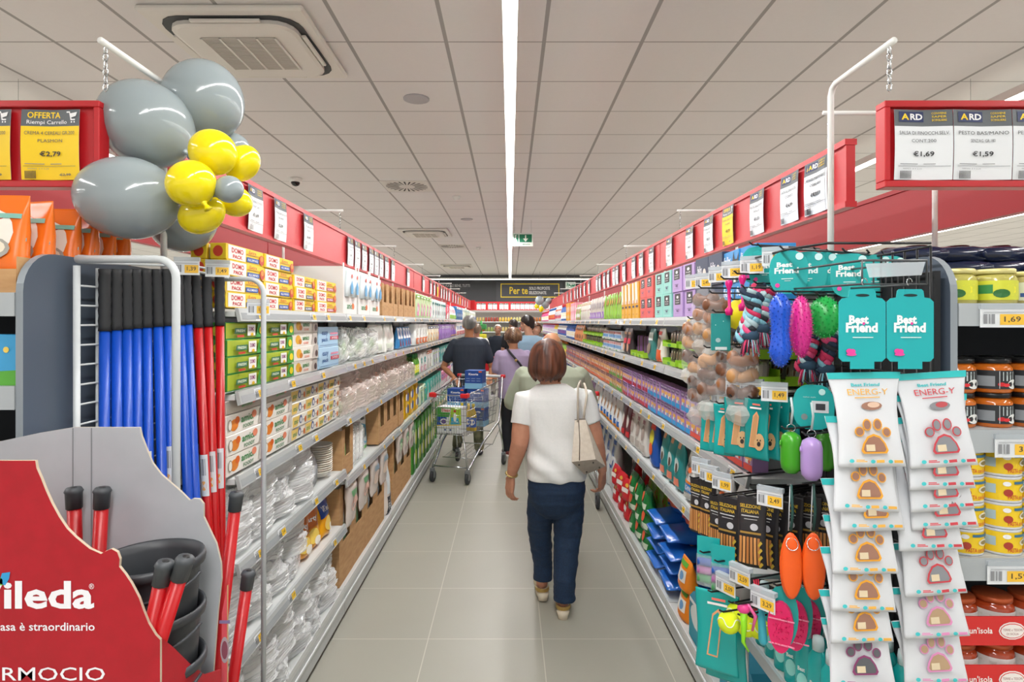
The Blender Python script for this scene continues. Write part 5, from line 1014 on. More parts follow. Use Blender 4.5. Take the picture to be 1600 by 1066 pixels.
hang(sp, 'pet_scoop', 1139, 438, 1.90, .5, 'hot pink plastic pet scoop, nearer the aisle', 'scoop'); hang(sp, 'pet_scoop', 1160, 430, 1.85, .5, 'hot pink plastic pet scoop, farther from the aisle', 'scoop')
mb = MB().box(-.03,.03,-.008,.008,-.12,0, ln('128a88'), .002); f = lambda u, v, off: (u*.06, -.008-off, -.12*v); mb.art(f, [('e', -.15,.72,.13,.06, M('9ab8b8')), ('r', -.3,.9,.3,.98, M('c8d8d8')), ('r', .1,.2,.14,.22, M('d8e8e8')), ('r', -.3,.3,-.26,.32, M('d8e8e8'))]); hang(mb, 'cardboard_sleeve', 1126, 490, 1.93, .2, 'small dark teal card sleeve hanging below the pink scoop', 'package')
def bone_bag(seed):
    mb = MB(); r = random.Random(seed); c = ['74482e','9a6238','b98650','5e3a26']
    for q in range(3):
        z = -.035-.05*q; m_ = M(c[(q+seed) % 4], .35)
        mb.tube([(-.03, r.uniform(-.01,.01), z), (0, 0, z-.006), (.03, 0, z+.006)], [.02,.017,.021], m_, 9)
        for sx in (-1, 1): mb.ell((sx*.028, r.uniform(-.008,.008), z+r.uniform(-.01,.01)), .02, .017, .024, m_, 9, 7)
    def rg(tt): 
        o = []
        for i in range(18):
            an = 2*pi*i/18; k = 1+.12*NZ.noise(V((cos(an)*3, sin(an)*3, tt*9+seed))); ww = .048*(.55+.45*min(1, tt*5))*(1-.3*max(0, tt-.8)*5*.6); o.append((ww*cos(an)*k, .024*sin(an)*k, -.2*tt))
        return o
    mb.loft([rg(i/10) for i in range(11)], M('eceeee', .2, 0, .16, 0, 0, .6), False)
    mb.loft([[(.045*cos(2*pi*i/16)*k*(1+.25*NZ.noise(V((i*1.7, z*60, seed)))), .03*sin(2*pi*i/16)*k, z+.012*NZ.noise(V((i*.9, z*40, seed)))) for i in range(16)] for z, k in ((-.235,.5),(-.225,.85),(-.205,1.1),(-.19,1),(-.178,.8))], M('d8d6d0', .3, 0, .45, 0, 0, .8), False); return mb
for i, (px, py, Z) in enumerate(((1103,452,2.1),(1086,500,2.15),(1112,545,2.0),(1142,540,1.95),(1120,460,2.05),(1160,545,1.85),(1095,560,2.12))):
    hang(bone_bag(i), 'chew_bone_bag', px, py, Z, .5, 'clear bag of brown chew bones in the upper rows, %s from the camera' % od(7-i), 'bag', 'clear bags of chew bones')
# second tier
def treat_pouch(col, w, h, c2='c09060', dog=True, lbl='f0f0f0'):
    mb = mk_bag(w,.014,h, col, [('p', [(-.22,.2),(.05,.2),(.15,.72),(.05,.8),(-.1,.72)], M('e0a070',.35)), ('p', [(-.18,.22),(.03,.22),(.11,.7),(.04,.76),(-.07,.7)], M(c2,.35))]+([('e', .2,.3,.2,.14, M('c8a070',.4)), ('e', .2,.27,.07,.04, M('2a2420')), ('e', .14,.33,.025,.015, M('1a1614')), ('e', .26,.33,.025,.015, M('1a1614'))] if dog else [])+[('r', -.2,.84,.25,.87, M(lbl)), ('r', -.1,.90,.2,.93, M('e87a6a'))], int(w*900), .25, .004, top=1, n=14)
    mb.v = [(x, y, z-h) for x, y, z in mb.v]; return mb.mesh('treat_pouch')
TP = treat_pouch(TEAL,.072,.165); TP2 = treat_pouch('128f8c',.085,.18)
for i, (px, py, Z, yw, me) in enumerate(((1108,630,2.05,.9,TP),(1122,630,2.0,.9,TP),(1131,632,1.93,.8,TP),(1153,622,1.86,.6,TP2),(1182,624,1.80,.95,TP2),(1200,624,1.82,1.0,TP2),(1215,622,1.85,1.0,TP2),(1230,620,1.88,.8,TP2))):
    hang(me, 'treat_pouch', px, py, Z, yw, 'teal dog treat pouch in the middle row, %s from the left' % od(i+1), 'pouch', 'teal dog treat pouches')
def capsule(col):
    mb = MB(); m = M(col, .28); mb.lathe([(.002,-.115),(.014,-.112),(.024,-.10),(.026,-.085),(.026,-.03),(.022,-.014),(.010,-.006),(.003,-.004)], m, 20); me = mb.mesh('bag_dispenser')
    r = MB(); r.tube([(.010*cos(a), 0, .005+.010*sin(a)) for a in [i*pi/6 for i in range(12)]], .0012, CHROME, 5, closed=True); r.tube([(0,0,.015),(.004,0,.05),(0,0,.085)], .003, M('b8c8c8', .5), 6)
    return me, [('key_ring', r.mesh('key_ring')), ('side_slot', MB().ell((-.026,-.006,-.035), .003, .008, .008, M(col, .5), 8, 6).mesh('side_slot'))]
for i, (c, px, py, Z, l) in enumerate((('3f9a1e',1236,672,1.56,'green waste bag dispenser capsule, nearest'),('b293d0',1268,681,1.52,'lilac waste bag dispenser capsule'),('3a8c1c',1290,672,1.66,'green waste bag dispenser capsule behind the white strips'))):
    me, pt = capsule(c); hang(me, 'bag_dispenser', px, py, Z, .3, l, 'dispenser', 'waste bag dispenser capsules', parts=pt)
hang(HCB, 'header_card', 1271, 601, 1.58, .35, 'teal round card with barcode above the lilac capsule', 'card')
# third tier: black pouches
def black_pouch(w, h, seed):
    art = [('t', 'SELEZIONE', -.05,.86,.7,.05, M('d8b43a'), .02), ('t', 'ITALIANA', -.05,.79,.6,.05, M('d8b43a'), .02), ('r', -.35,.72,.25,.735, M('c8c8c8')), ('r', -.25,.68,.2,.69, M('b8b8b8')), ('e', .1,.58,.14,.05, M('c8c8cc')), ('r', -.4,.48,.35,.51, M('a8843a'))]
    for q in range(6): art.append(('r', -.42+.13*q,.06,-.33+.13*q,.44, M(('c8884a','d89a5a','b8783c')[q % 3],.4)))
    for q in range(4): art.append(('p', [(.30,.02+.1*q),(.42,.08+.1*q),(.36,.11+.1*q),(.26,.05+.1*q)], M('c8a838')))
    mb = mk_bag(w,.016,h,'2e2c2e', art, seed, .4, .004, top=1, n=14); mb.v = [(x, y, z-h) for x, y, z in mb.v]; return mb.mesh('chew_stick_pouch')
BP1, BP2 = black_pouch(.085,.21,3), black_pouch(.07,.19,5)
for i, (px, py, Z, yw, me) in enumerate(((1090,748,2.1,1.1,BP2),(1106,752,2.02,1.1,BP2),(1122,775,1.96,1.0,BP2),(1140,776,1.88,.9,BP1),(1175,776,1.78,.6,BP1),(1198,780,1.83,1.0,BP1),(1213,780,1.86,1.0,BP1),(1235,775,1.9,.9,BP1),(1262,775,1.9,.8,BP1),(1284,772,1.88,.7,BP1))):
    hang(me, 'chew_stick_pouch', px, py, Z, yw, 'black pouch of chew sticks, %s from the left' % od(i+1), 'pouch', 'black chew stick pouches')
def fold_bowl():
    mb = MB(); m = M('f2601a', .4); 
    for k in range(4): mb.ell((0, -.012+.008*k, -.09), .028-.003*abs(k-1), .007, .088-.006*abs(k-1.5), M(('f2601a','e85814','f46a22','d84e10')[k], .4), 20, 14)
    s = MB(); s.tube([(0,0,.0),(.004,0,.05),(0,0,.12)], .0035, M('1f4a44', .5), 6); s.tube([(-.006,0,0),(-.004,0,.06),(-.002,0,.12)], .0015, M('c8ccd0', .4), 4)
    r = MB(); r.tube([(.014*cos(a), -.018+.006*sin(a), -.028+.014*sin(a)) for a in [i*pi/6 for i in range(12)]], .0013, CHROME, 5, closed=True)
    return mb.mesh('folding_bowl'), [('strap', s.mesh('strap')), ('clip_ring', r.mesh('clip_ring'))]
for px, l, yw, Z in ((1236,'orange folding silicone bowl, left of the two',.3,1.54),(1271,'orange folding silicone bowl, right of the two',.5,1.52)):
    me, pt = fold_bowl(); hang(me, 'folding_bowl', px, 830, Z, yw, l, 'bowl', 'orange folding bowls', parts=pt, hook=False)
    h = MB(); p = W(px, 758, Z); h.tube([(xg, p.y+.1, p.z), (p.x-.01, p.y, p.z)], .003, BW, 5); h.build('hook', t)
# fourth tier
def brush():
    mb = MB(); w, h = .075, .165; pts = [(w/2*cos(a)*(1+.1*sin(a)), -h/2+h/2*sin(a)) for a in [2*pi*i/22 for i in range(22)]]
    mb.prism(pts, 0, .002, M('159a94', .4)); me = mb.mesh('grooming_mitt')
    b = MB(); c = 'd81860'; b.prism([(x*.82-.004, z*.80-.040) for x, z in pts], -.016, -.0005, M(c, .4))
    r = random.Random(1)
    for q in range(60):
        x, z = r.uniform(-.022,.018), r.uniform(-.15,-.06); b.tube([(x,-.016,z),(x,-.021,z)], [.0016,.0008], M(c, .4), 5)
    st = [('strap', MB().box(-.032, .03, -.019, -.0165, z, z+.003, M('e88aa8', .4)).mesh('strap')) for z in (-.085, -.15)]
    return me, [('rubber_pad', b.mesh('rubber_pad'))]+st
for i, (px, Z) in enumerate(((1223,1.56),(1246,1.62),(1267,1.68))):
    me, pt = brush(); hang(me, 'grooming_mitt', px, 955-40, Z, .55, '%s pink rubber grooming mitt on a teal card, lower row' % ('nearest','middle','rear')[i], 'mitt', 'pink grooming mitts', parts=pt)
def tennis():
    mb = MB().ell((0,0,-.03), .03, .03, .03, M('d8e81e', .9), 24, 16); s = MB()
    s.tube([(.0305*sin(a)*cos(.8*sin(a*2)), -.0305*cos(a), -.03+.0305*sin(.8*sin(a*2))*sin(a)) for a in [i*pi/20-pi for i in range(41)]][10:31], .0016, M('e8ecd8', .7), 5)
    return mb.mesh('tennis_ball'), [('seam', s.mesh('seam'))]
for px, py, Z, l in ((1139,956,1.66,'yellow tennis ball toy, nearest in the lower row'),(1152,942,1.76,'yellow tennis ball toy above and behind the nearest one'),(1167,962,1.72,'yellow tennis ball toy behind the green tail'),(1185,965,1.70,'yellow tennis ball toy, rightmost in the lower row')):
    me, pt = tennis(); hang(me, 'tennis_ball', px, py, Z, .3, l, 'ball', 'tennis ball toys', parts=pt)
mb = MB(); mb.ell((0,0,-.012), .017, .014, .014, M('e0408a', .4), 12, 8); mb.tube([(0,0,-.022),(.0,-.004,-.06),(-.002,-.004,-.1),(.012,-.004,-.125)], [.010,.008,.005,.002], M('8fdc1a', .4), 10); mb.tube([(.01,0,0),(.03,0,-.03),(.022,0,-.07)], [.004,.005,.003], M('e0609a', .4), 8)
hang(mb, 'cat_toy', 1162, 944, 1.60, .2, 'pink and lime cat toy with a long green tail', 'cat toy')
mb = MB(); mb.tube([(0,0,0),(0,0,-.03),(.004,0,-.09),(.004,0,-.1)], [.006,.010,.012,.006], M('3fb0c4', .4), 10); hang(mb, 'cat_toy', 1190, 950, 1.62, .2, 'light blue finger shaped cat toy beside the tennis balls', 'cat toy')
mb = MB()
for k in range(3): mb.tube([(-.006+.006*k,0,0),(.004*k,-.004,-.04),(.003-.004*k,0,-.09)], .002, M('e0284a', .5), 5)
hang(mb, 'cat_toy', 1181, 905, 1.70, .2, 'red string cat toy on the lower hooks', 'cat toy')
def rollbag(seed):
    mb = MB()
    for k, c in enumerate(('2a5ab0','b86aa8','4a9a5a')):
        mb.T = Matrix.Translation((0, 0, -.03-.026*k)) @ Matrix.Rotation(pi/2, 4, 'Y'); mb.lathe([(.003,-.032),(.013,-.032),(.0135,0),(.013,.032),(.003,.032)], M(c, .35), 14)
    mb.T = None; mb.box(-.034,.034,-.002,.0,-.02,.05, M(TEAL, .4)); mb.loft([[(.037*cos(a), .017*sin(a), z) for a in [2*pi*i/14 for i in range(14)]] for z in (-.10,-.06,-.02,-.008)], M('e8eef0', .1, 0, .25, 0, 0, 1), False); return mb.mesh('waste_bag_rolls')
for i, (px, py, Z) in enumerate(((1107,864,1.86),(1130,878,1.82),(1118,870,1.98))):
    hang(rollbag(i), 'waste_bag_rolls', px, py, Z, .5, '%s clear pack of blue, pink and green waste bag rolls' % ('left','right','rear')[i], 'pack', 'waste bag roll packs')
# tickets on the hooks
for i, (px, py, Z, yw, pr_) in enumerate(((1083,434,2.34,.95,'1,29'),(1099,432,2.24,.95,'2,49'),(1122,422,2.08,.8,'1,49'),(1144,414,1.96,.75,'2,29'),(1175,406,1.85,.6,'1,19'),(1211,392,1.72,.5,'2,69'),
        (1105,610,2.1,.9,'1,79'),(1127,614,2.0,.8,'1,99'),(1151,596,1.90,.75,'2,29'),(1174,598,1.84,.7,'1,29'),(1210,604,1.70,.55,'1,49'),
        (1094,722,2.06,1.0,'2,19'),(1107,733,2.0,1.0,'1,59'),(1128,745,1.9,.95,'1,99'),(1203,768,1.66,.75,'2,49'),(1134,905,1.76,1.05,'2,09'),(1156,890,1.7,1.05,'2,59'),(1192,928,1.58,.95,'3,29'))):
    ticket_plate(W(px, py, Z), -yw, pr_, 'price ticket reading %s on the pet hooks, %s counting down from top left' % (pr_, od(i+1)), .07, .043)
# shampoo bottles standing on the low shelf of the pet display
tt = thing('display_shelf', 'low grey shelf carrying the teal shampoo bottles', 'shelf', (0,0,0)); MB().box(.80, 1.055, 1.50, 2.05, .60, .618, RAIL).build('shelf_board', tt); MB().box(.79, .80, 1.50, 2.05, .585, .625, M('aab0b3', .3)).build('price_rail', tt)
b_ = MB()
for x, y in ((.81,1.51),(.81,2.04),(1.045,1.51),(1.045,2.04)): b_.tube([(x,y,0),(x,y,.60)], .008, RAIL, 6)
b_.build('leg_frame', tt)
sh = MB(); sh.loft([[(.028*math.copysign(abs(cos(a))**.7, cos(a))*k, .02*sin(a)*k, z) for a in [2*pi*i/18 for i in range(18)]] for z, k in ((0,.9),(.006,1),(.12,1),(.15,.92),(.165,.6),(.172,.45))], M('18aaa8', .22, 0, 1, 0, 0, .6)); sh.art(lambda u, v, off: (u*.05, -.0205-off, v*.17), [('t', 'Best', -.05,.5,.4,.07, M('dff0ee'), .03), ('e', .0,.3,.3,.14, M('8fd8d0'))]); shm = sh.mesh('shampoo_bottle')
capm = MB().lathe([(.001,.170),(.0145,.170),(.015,.19),(.013,.205),(.001,.206)], M('cfe4e6', .3), 16).mesh('cap')
k = 0
for r_ in range(7):
    for c_ in range(4):
        k += 1; o = link('shampoo_bottle', shm, None, (.83+.062*c_, 1.535+.068*r_, .6185), -.9+.1*((k*3) % 3)); link('cap', capm, o)
        tag(o, 'teal pet shampoo bottle on the low shelf, %s row back, %s from the aisle' % (od(r_+1), od(c_+1)), 'bottle', 'teal pet shampoo bottles')
TB = treat_pouch('17a39f', .13, .24, '17a39f', False)
for i, (px, py, Z) in enumerate(((1120,925,1.80),(1135,945,1.90))): hang(TB, 'pet_wipes_pouch', px, py, Z, .6, '%s large teal pouch hanging over the shampoo bottles' % ('left','right')[i], 'pouch', 'large teal pouches')
# hanging strips of treat bags
t2 = thing('wire_basket_hook', 'dark wire frame carrying the two white treat strips', 'rack', (0,0,0)); fr = MB(); Zs = 1.30
a, b, c, d = W(1347,407,Zs), W(1448,407,Zs), W(1347,444,Zs), W(1448,444,Zs)
fr.tube([c, a, b, d], .0028, M('4a4d50', .4), 6); fr.tube([c, d], .002, M('4a4d50', .4), 6)
for px in (1365,1384,1403,1420,1436): fr.tube([W(px,407,Zs), W(px,444,Zs)], .0018, M('4a4d50', .4), 5)
for q in (a, b, c, d): fr.tube([q, q+V((.02,.35,.01))], .0028, M('3a3d40', .4), 6)
fr.build('wire_frame', t2)
mb = MB(); mb.add([W(1352,412,Zs-.005), W(1446,409,Zs-.005), W(1440,430,Zs-.03), W(1358,434,Zs-.03)], [(0,1,2,3)], M('c8d0d4', .15, 0, .5)); mb.build('ticket_sleeve', t2)
for px in (1349, 1419): MB().tube([W(px,441,Zs)+V((.006*cos(a_), -.004, .008*sin(a_))) for a_ in [i*pi/5 for i in range(8)]], .0012, CHROME, 5).build('ring', t2)
def header(name='strip_header'):
    w, h = .102, .158; mb = MB(); m = M('12a8ac', .4)
    body = [(-w/2+.008,-h),(w/2-.008,-h),(w/2,-h+.008),(w/2,-.028),(w/2-.008,-.02),(w*.3,-.018),(w*.28,-.004),(w*.24,0),(-w*.24,0),(-w*.28,-.004),(-w*.3,-.018),(-w/2+.008,-.02),(-w/2,-.028),(-w/2,-h+.008)]
    mb.prism(body, -.001, .001, m); mb.box(-.026, .026, -.001, .001, -h-.016, -h, m)
    f = lambda u, v, off: (u*w, -.001-off, -v*h)
    mb.art(f, [('e', 0,.085,.15,.02, M('0a2a2c')), ('t', 'Best', -.08,.42,.42,-.12, M('eef6f4'), .045), ('t', 'Friend', -.02,.53,.68,-.135, M('eef6f4'), .045), ('e', .02,.475,.03,.02, M('e0409a')), ('r', -.22,.66,.22,.672, M('d8eeec')), ('e', -.29,.855,.07,.035, M('e0409a')), ('e', -.22,.86,.06,.035, M('e0409a')), ('e', -.25,.90,.11,.02, M('e0409a'))]); return mb.mesh(name)
HM = header(); 
for px, l in ((1347,'left'),(1422,'right')): o = link('strip_header', HM, None, W(px,452,Zs-.002)); tag(o, 'flat teal header card heading the %s white treat strip' % l, 'card', 'teal strip header cards')
def paw(mc, fc, cu=0, cv=.42, s=1):
    it = []
    for (x, y, rx, ry) in ((-.19,.10,.075,.05),(-.07,.165,.07,.06),(.09,.165,.07,.06),(.21,.09,.07,.05)):
        it += [('e', cu+x*s, cv+y*s, rx*s, ry*s, M(mc, .4)), ('e', cu+x*s, cv+y*s, rx*.74*s, ry*.78*s, M(fc, .35))]
    base = [(-.2,-.09),(-.17,-.12),(.17,-.12),(.2,-.09),(.17,-.02),(.10,.05),(0,.075),(-.10,.05),(-.17,-.02)]
    it += [('p', [(cu+x*s, cv+y*s) for x, y in base], M(mc, .4)), ('p', [(cu+x*s*.84, cv+.003-.01+y*s*.80) for x, y in base], M(fc, .35)), ('r', cu-.13*s, cv-.095*s, cu+.0, cv-.03*s, M('d9c8a8' if fc != '8a8c90' else 'c9ccd0', .35))]
    return it
def treat(mc, fc, tcol, header_=True):
    w, h = .145, .205
    art = [('r', -.5,.93,.5,1, M('2fb8b8', .35)), ('t', 'Best Friend', .0,.865,.42,.035, M('3fbcc0'), .03), ('t', 'ENERG-Y', .02,.79,.62,.065, M(tcol), .0), ('r', -.2,.725,.2,.735, M(tcol)), ('e', .05,.64,.17,.045, M(fc)), ('e', .08,.65,.1,.03, M('d8b8a0' if tcol != 'c8404a' else 'b84a50'))]
    art += paw(mc, fc, .0, .27, 1.05)+[('e', -.36,.07,.035,.02, M('3fbcc0')), ('r', -.30,.06,-.14,.07, M(tcol)), ('r', -.30,.075,-.18,.085, M(tcol)), ('e', -.06,.065,.035,.02, M('3fbcc0')), ('r', -.01,.05,.11,.08, M(tcol)), ('e', .2,.06,.035,.02, M('3fbcc0')), ('r', .25,.045,.38,.075, M(tcol))]
    ring, mp = bagfn(w, .016, h, 3, 1.4, .004)
    mb = MB().loft([ring(v, 18) for v in (0,.05,.15,.3,.45,.6,.75,.88,.95,1)], M('d3d6da', .4)); mb.art(mp, art, 6, 3); mb.v = [(x, y, z-h) for x, y, z in mb.v]; return mb.mesh('treat_bag')
TY, TR_, TP_, TPU = treat('e8a22a','9a705c','e8b04a'), treat('c8404a','85878c','c8404a'), treat('d88ab8','b09474','d88ab8'), treat('8a3a6a','5a5c60','b06a9a')
cw = ['topmost','second','third','fourth','fifth','sixth','seventh','eighth','ninth']
for s_, cx_, lst in (('left', 1352, ((728,TY,0),(797,TY,-4),(826,TY,2),(892,TY,-10),(950,TY,-8),(998,TY,-14),(1065,TPU,-14),(1110,TPU,-12))), ('right', 1443, ((728,TR_,12),(762,TR_,15),(795,TR_,12),(823,TR_,14),(856,TR_,-2),(925,TR_,2),(990,TP_,2),(1060,TP_,6),(1110,TP_,6)))):
    for i, (pb, me, dx) in enumerate(lst):
        Zt = Zs+.012+.0075*i; zb_ = W(0, pb, Zt).z
        o = bpy.data.objects.new('treat_bag', me); COL.objects.link(o); o.location = (W(cx_+dx, 0, Zt).x, Zt+.010, zb_+.205); o.rotation_euler = (-.15, (.0 if s_ == 'left' else -.05)+.02*((i*5) % 3-1), .04*((i*7) % 3-1))
        tag(o, '%s treat bag with paw print on the %s white strip' % (cw[i], s_), 'bag', 'treat bags on the %s strip' % s_)
MB2 = MB()
# ================= people =================
def fuse(mb, vox, smooth=4, name='body', keep=None, disp=None):
    """grow one continuous surface from overlapping limbs"""
    me = mb.mesh(name); o = bpy.data.objects.new('tmp', me); COL.objects.link(o)
    r = o.modifiers.new('r', 'REMESH'); r.mode = 'VOXEL'; r.voxel_size = vox; r.use_smooth_shade = True
    s = o.modifiers.new('s', 'SMOOTH'); s.factor = .5; s.iterations = smooth
    dg = bpy.context.evaluated_depsgraph_get(); m2 = bpy.data.meshes.new_from_object(o.evaluated_get(dg))
    m2.materials.clear(); m2.materials.append(mb.mats[0]); bpy.data.objects.remove(o); bpy.data.meshes.remove(me); m2.name = name
    if disp:
        co = [V(v.co) for v in m2.vertices]; nn = [V(v.normal) for v in m2.vertices]
        for v, c, n in zip(m2.vertices, co, nn): v.co = c+n*disp(c)
    m2.polygons.foreach_set('use_smooth', [True]*len(m2.polygons)); m2.update(); return m2
def limb(mb, pts, rad, m, n=14, flat=1.0, end=True):
    P = [V(p) for p in pts]; K = len(P); rings = []; up = None
    def fr(k):
        a = P[max(0, k-1)]; b = P[min(K-1, k+1)]; return (b-a).normalized()
    for k in range(K):
        d = fr(k)
        if up is None: up = V((0,1,0)) if abs(d.y) < .8 else V((0,0,1))
        x = d.cross(up).normalized(); up = x.cross(d).normalized(); r = rad[k]
        if k == 0:
            for t in (.25, .7): rings.append([P[0]-d*r*sqrt(1-t*t)*.9+(x*cos(2*pi*i/n)+up*flat*sin(2*pi*i/n))*r*t for i in range(n)])
        rings.append([P[k]+(x*cos(2*pi*i/n)+up*flat*sin(2*pi*i/n))*r for i in range(n)])
        if k == K-1 and end:
            for t in (.7, .25): rings.append([P[k]+d*r*sqrt(1-t*t)*.9+(x*cos(2*pi*i/n)+up*flat*sin(2*pi*i/n))*r*t for i in range(n)])
    mb.loft(rings, m)
def torso(mb, rings, m, n=28, e=.85):
    rr = []
    for z, cx, cy, rx, ry in rings:
        rr.append([(cx+rx*math.copysign(abs(cos(a))**e, cos(a)), cy+ry*math.copysign(abs(sin(a))**e, sin(a)), z) for a in [2*pi*i/n for i in range(n)]])
    mb.loft(rr, m)
def hand(mb, wrist, d, nrm, thumb_side, s, m, curl=.5, fr=.0085):
    """palm, four fingers of unequal length with knuckle bends and a thumb leaving the side of the palm"""
    d = V(d).normalized(); nrm = V(nrm); nrm = (nrm-d*nrm.dot(d)).normalized(); w = d.cross(nrm).normalized()*thumb_side; wrist = V(wrist)
    L_ = .095*s
    for q, o_ in enumerate((.028, .010, -.009, -.027)):
        limb(mb, [wrist+w*o_*.45*s, wrist+d*L_*.5+w*o_*.9*s, wrist+d*L_+w*o_*s], [.014*s, .014*s, .0115*s], m, 10)
        ln_ = (.040, .046, .042, .033)[q]*s; c = wrist+d*L_+w*o_*s; a = curl*(.35+.12*q); pts = [c]
        for k, f in enumerate((1.0, .72, .55)):
            a2 = a+curl*.75*k; dd = d*cos(a2)+nrm*sin(a2)+w*(.10-.07*q)*.5; c = c+dd.normalized()*ln_*f; pts.append(c)
        r0 = fr*s*(1 if q < 3 else .86); limb(mb, pts, [r0*1.1, r0, r0*.93, r0*.75], m, 10)
    b = wrist+d*.025*s+w*.022*s
    limb(mb, [b, b+(d*.5+w*.75+nrm*.35)*.035*s, b+(d*.72+w*.75+nrm*.5)*.062*s, b+(d*1.0+w*.66+nrm*.62)*.082*s], [.015*s, .0125*s, .010*s, .0075*s], m, 10)
def head_mesh(mb, c, yaw, m, s=1, pitch=0):
    T = Matrix.Translation(c) @ Matrix.Rotation(yaw, 4, 'Z') @ Matrix.Rotation(pitch, 4, 'X') @ Matrix.Diagonal((s,s,s,1)); mb.T = T
    mb.ell((0,-.008,.018), .076, .094, .092, m, 22, 16); mb.ell((0,.030,-.045), .055, .058, .062, m, 18, 12); mb.ell((0,.055,-.082), .028, .026, .022, m, 12, 8)
    mb.ell((0,.088,-.022), .012, .018, .022, m, 10, 8); mb.ell((0,.098,-.034), .015, .012, .009, m, 10, 8); mb.ell((0,.078,.022), .055, .014, .012, m, 12, 8)
    for sx in (-1, 1): mb.ell((sx*.079,-.006,-.012), .010, .020, .032, m, 10, 8); mb.ell((sx*.04,.066,-.028), .022, .018, .018, m, 10, 8)
    mb.ell((0,.083,-.056), .024, .008, .006, m, 10, 6); mb.ell((0,.080,-.067), .020, .009, .006, m, 10, 6); mb.T = None; return T
def face_bits(T, root, glasses=False):
    for sx in (-1, 1):
        e = MB(); e.T = T; e.ell((sx*.031,.080,.0), .013, .008, .008, M('e6e2dc', .2), 12, 8); e.ell((sx*.031,.087,.0), .005, .002, .005, M('2a1c14', .2), 10, 6); e.build('eye', root)
        b = MB(); b.T = T; b.tube([(sx*.014,.092,.020),(sx*.034,.091,.026),(sx*.05,.080,.020)], .003, M('4a3a30', .8), 5); b.build('eyebrow', root)
    b = MB(); b.T = T; b.tube([(-.02,.090,-.061),(0,.094,-.062),(.02,.090,-.061)], .0022, M('8a4a42', .6), 5); b.build('lips', root)
    if glasses:
        g = MB(); g.T = T; gm = M('1a1618', .3)
        for sx in (-1, 1): g.tube([(sx*.032+.021*cos(a), .098, .0+.017*sin(a)) for a in [i*pi/6 for i in range(12)]], .0024, gm, 5, closed=True); g.tube([(sx*.053,.096,.004),(sx*.080,.06,.004),(sx*.082,-.005,.0)], .0024, gm, 5)
        g.tube([(-.011,.099,.003),(.011,.099,.003)], .002, gm, 5); g.build('glasses', root)
def hairmat(name, a, b): return noisy(name, a, b, 26, .38, (1,1,.12), .5)
def hair_cap(mb, c, m, s=1, front=.055, low=-.02, full=1.0, yaw=0, rough=.004, seed=0, n=40, k=18, flare=0):
    """hair shell over the skull; low = how far it comes down at the back"""
    T = Matrix.Translation(c) @ Matrix.Rotation(yaw, 4, 'Z'); rings = []
    for j in range(k+1):
        t = j/k; rg = []
        for i in range(n):
            a = 2*pi*i/n; back = .5-.5*sin(a); zb = (front*(1-back)+low*back); z = .118*s-(.118*s-zb)*t
            zc = max(-1, min(1, (z-.018)/.108)); r = sqrt(max(.0004, 1-zc*zc)) if zc > 0 else 1-.12*abs(zc)
            r = max(r, .03)*(1+flare*t*t)
            x = .086*s*full*cos(a)*r; y = (-.008+.104*s*full*sin(a)*r)
            g = NZ.noise(V((cos(a)*9+seed, sin(a)*9, z*9)))*rough*2+NZ.noise(V((cos(a)*26, sin(a)*26+seed, z*5)))*rough
            q = 1+g/.09; rg.append(T @ V((x*q, y*q, z+(g if j == k else 0)*3)))
        rings.append(rg)
    inner = [[T @ (T.inverted() @ p * 1).lerp(V((0, -.01, (T.inverted() @ p).z)), .22) for p in rings[-1]]]
    rings.append(inner[0]); mb.loft(rings, m)
def shoe(root, x, y, z, yaw, m, sole, L_=.27, pitch=0, name='shoe'):
    mb = MB(); mb.T = Matrix.Translation((x, y, z)) @ Matrix.Rotation(yaw, 4, 'Z') @ Matrix.Rotation(pitch, 4, 'X')
    out = lambda k, zz: [(.045*k*(1 if sin(a) > -.2 else .8)*cos(a), .06+L_/2*k*sin(a), zz) for a in [2*pi*i/20 for i in range(20)]]
    mb.loft([out(.96,0), out(1,.008), out(.99,.028), out(.95,.03)], M(sole, .6)); mb.loft([out(.95,.028), out(.93,.05)]+[[(.036*k*cos(a), .02+.045+(L_*.36)*k*sin(a)-.03*(1-k), z_) for a in [2*pi*i/20 for i in range(20)]] for k, z_ in ((1,.065),(.8,.085),(.55,.095))], M(m, .5) if isinstance(m, str) else m)
    return mb.build(name, root)
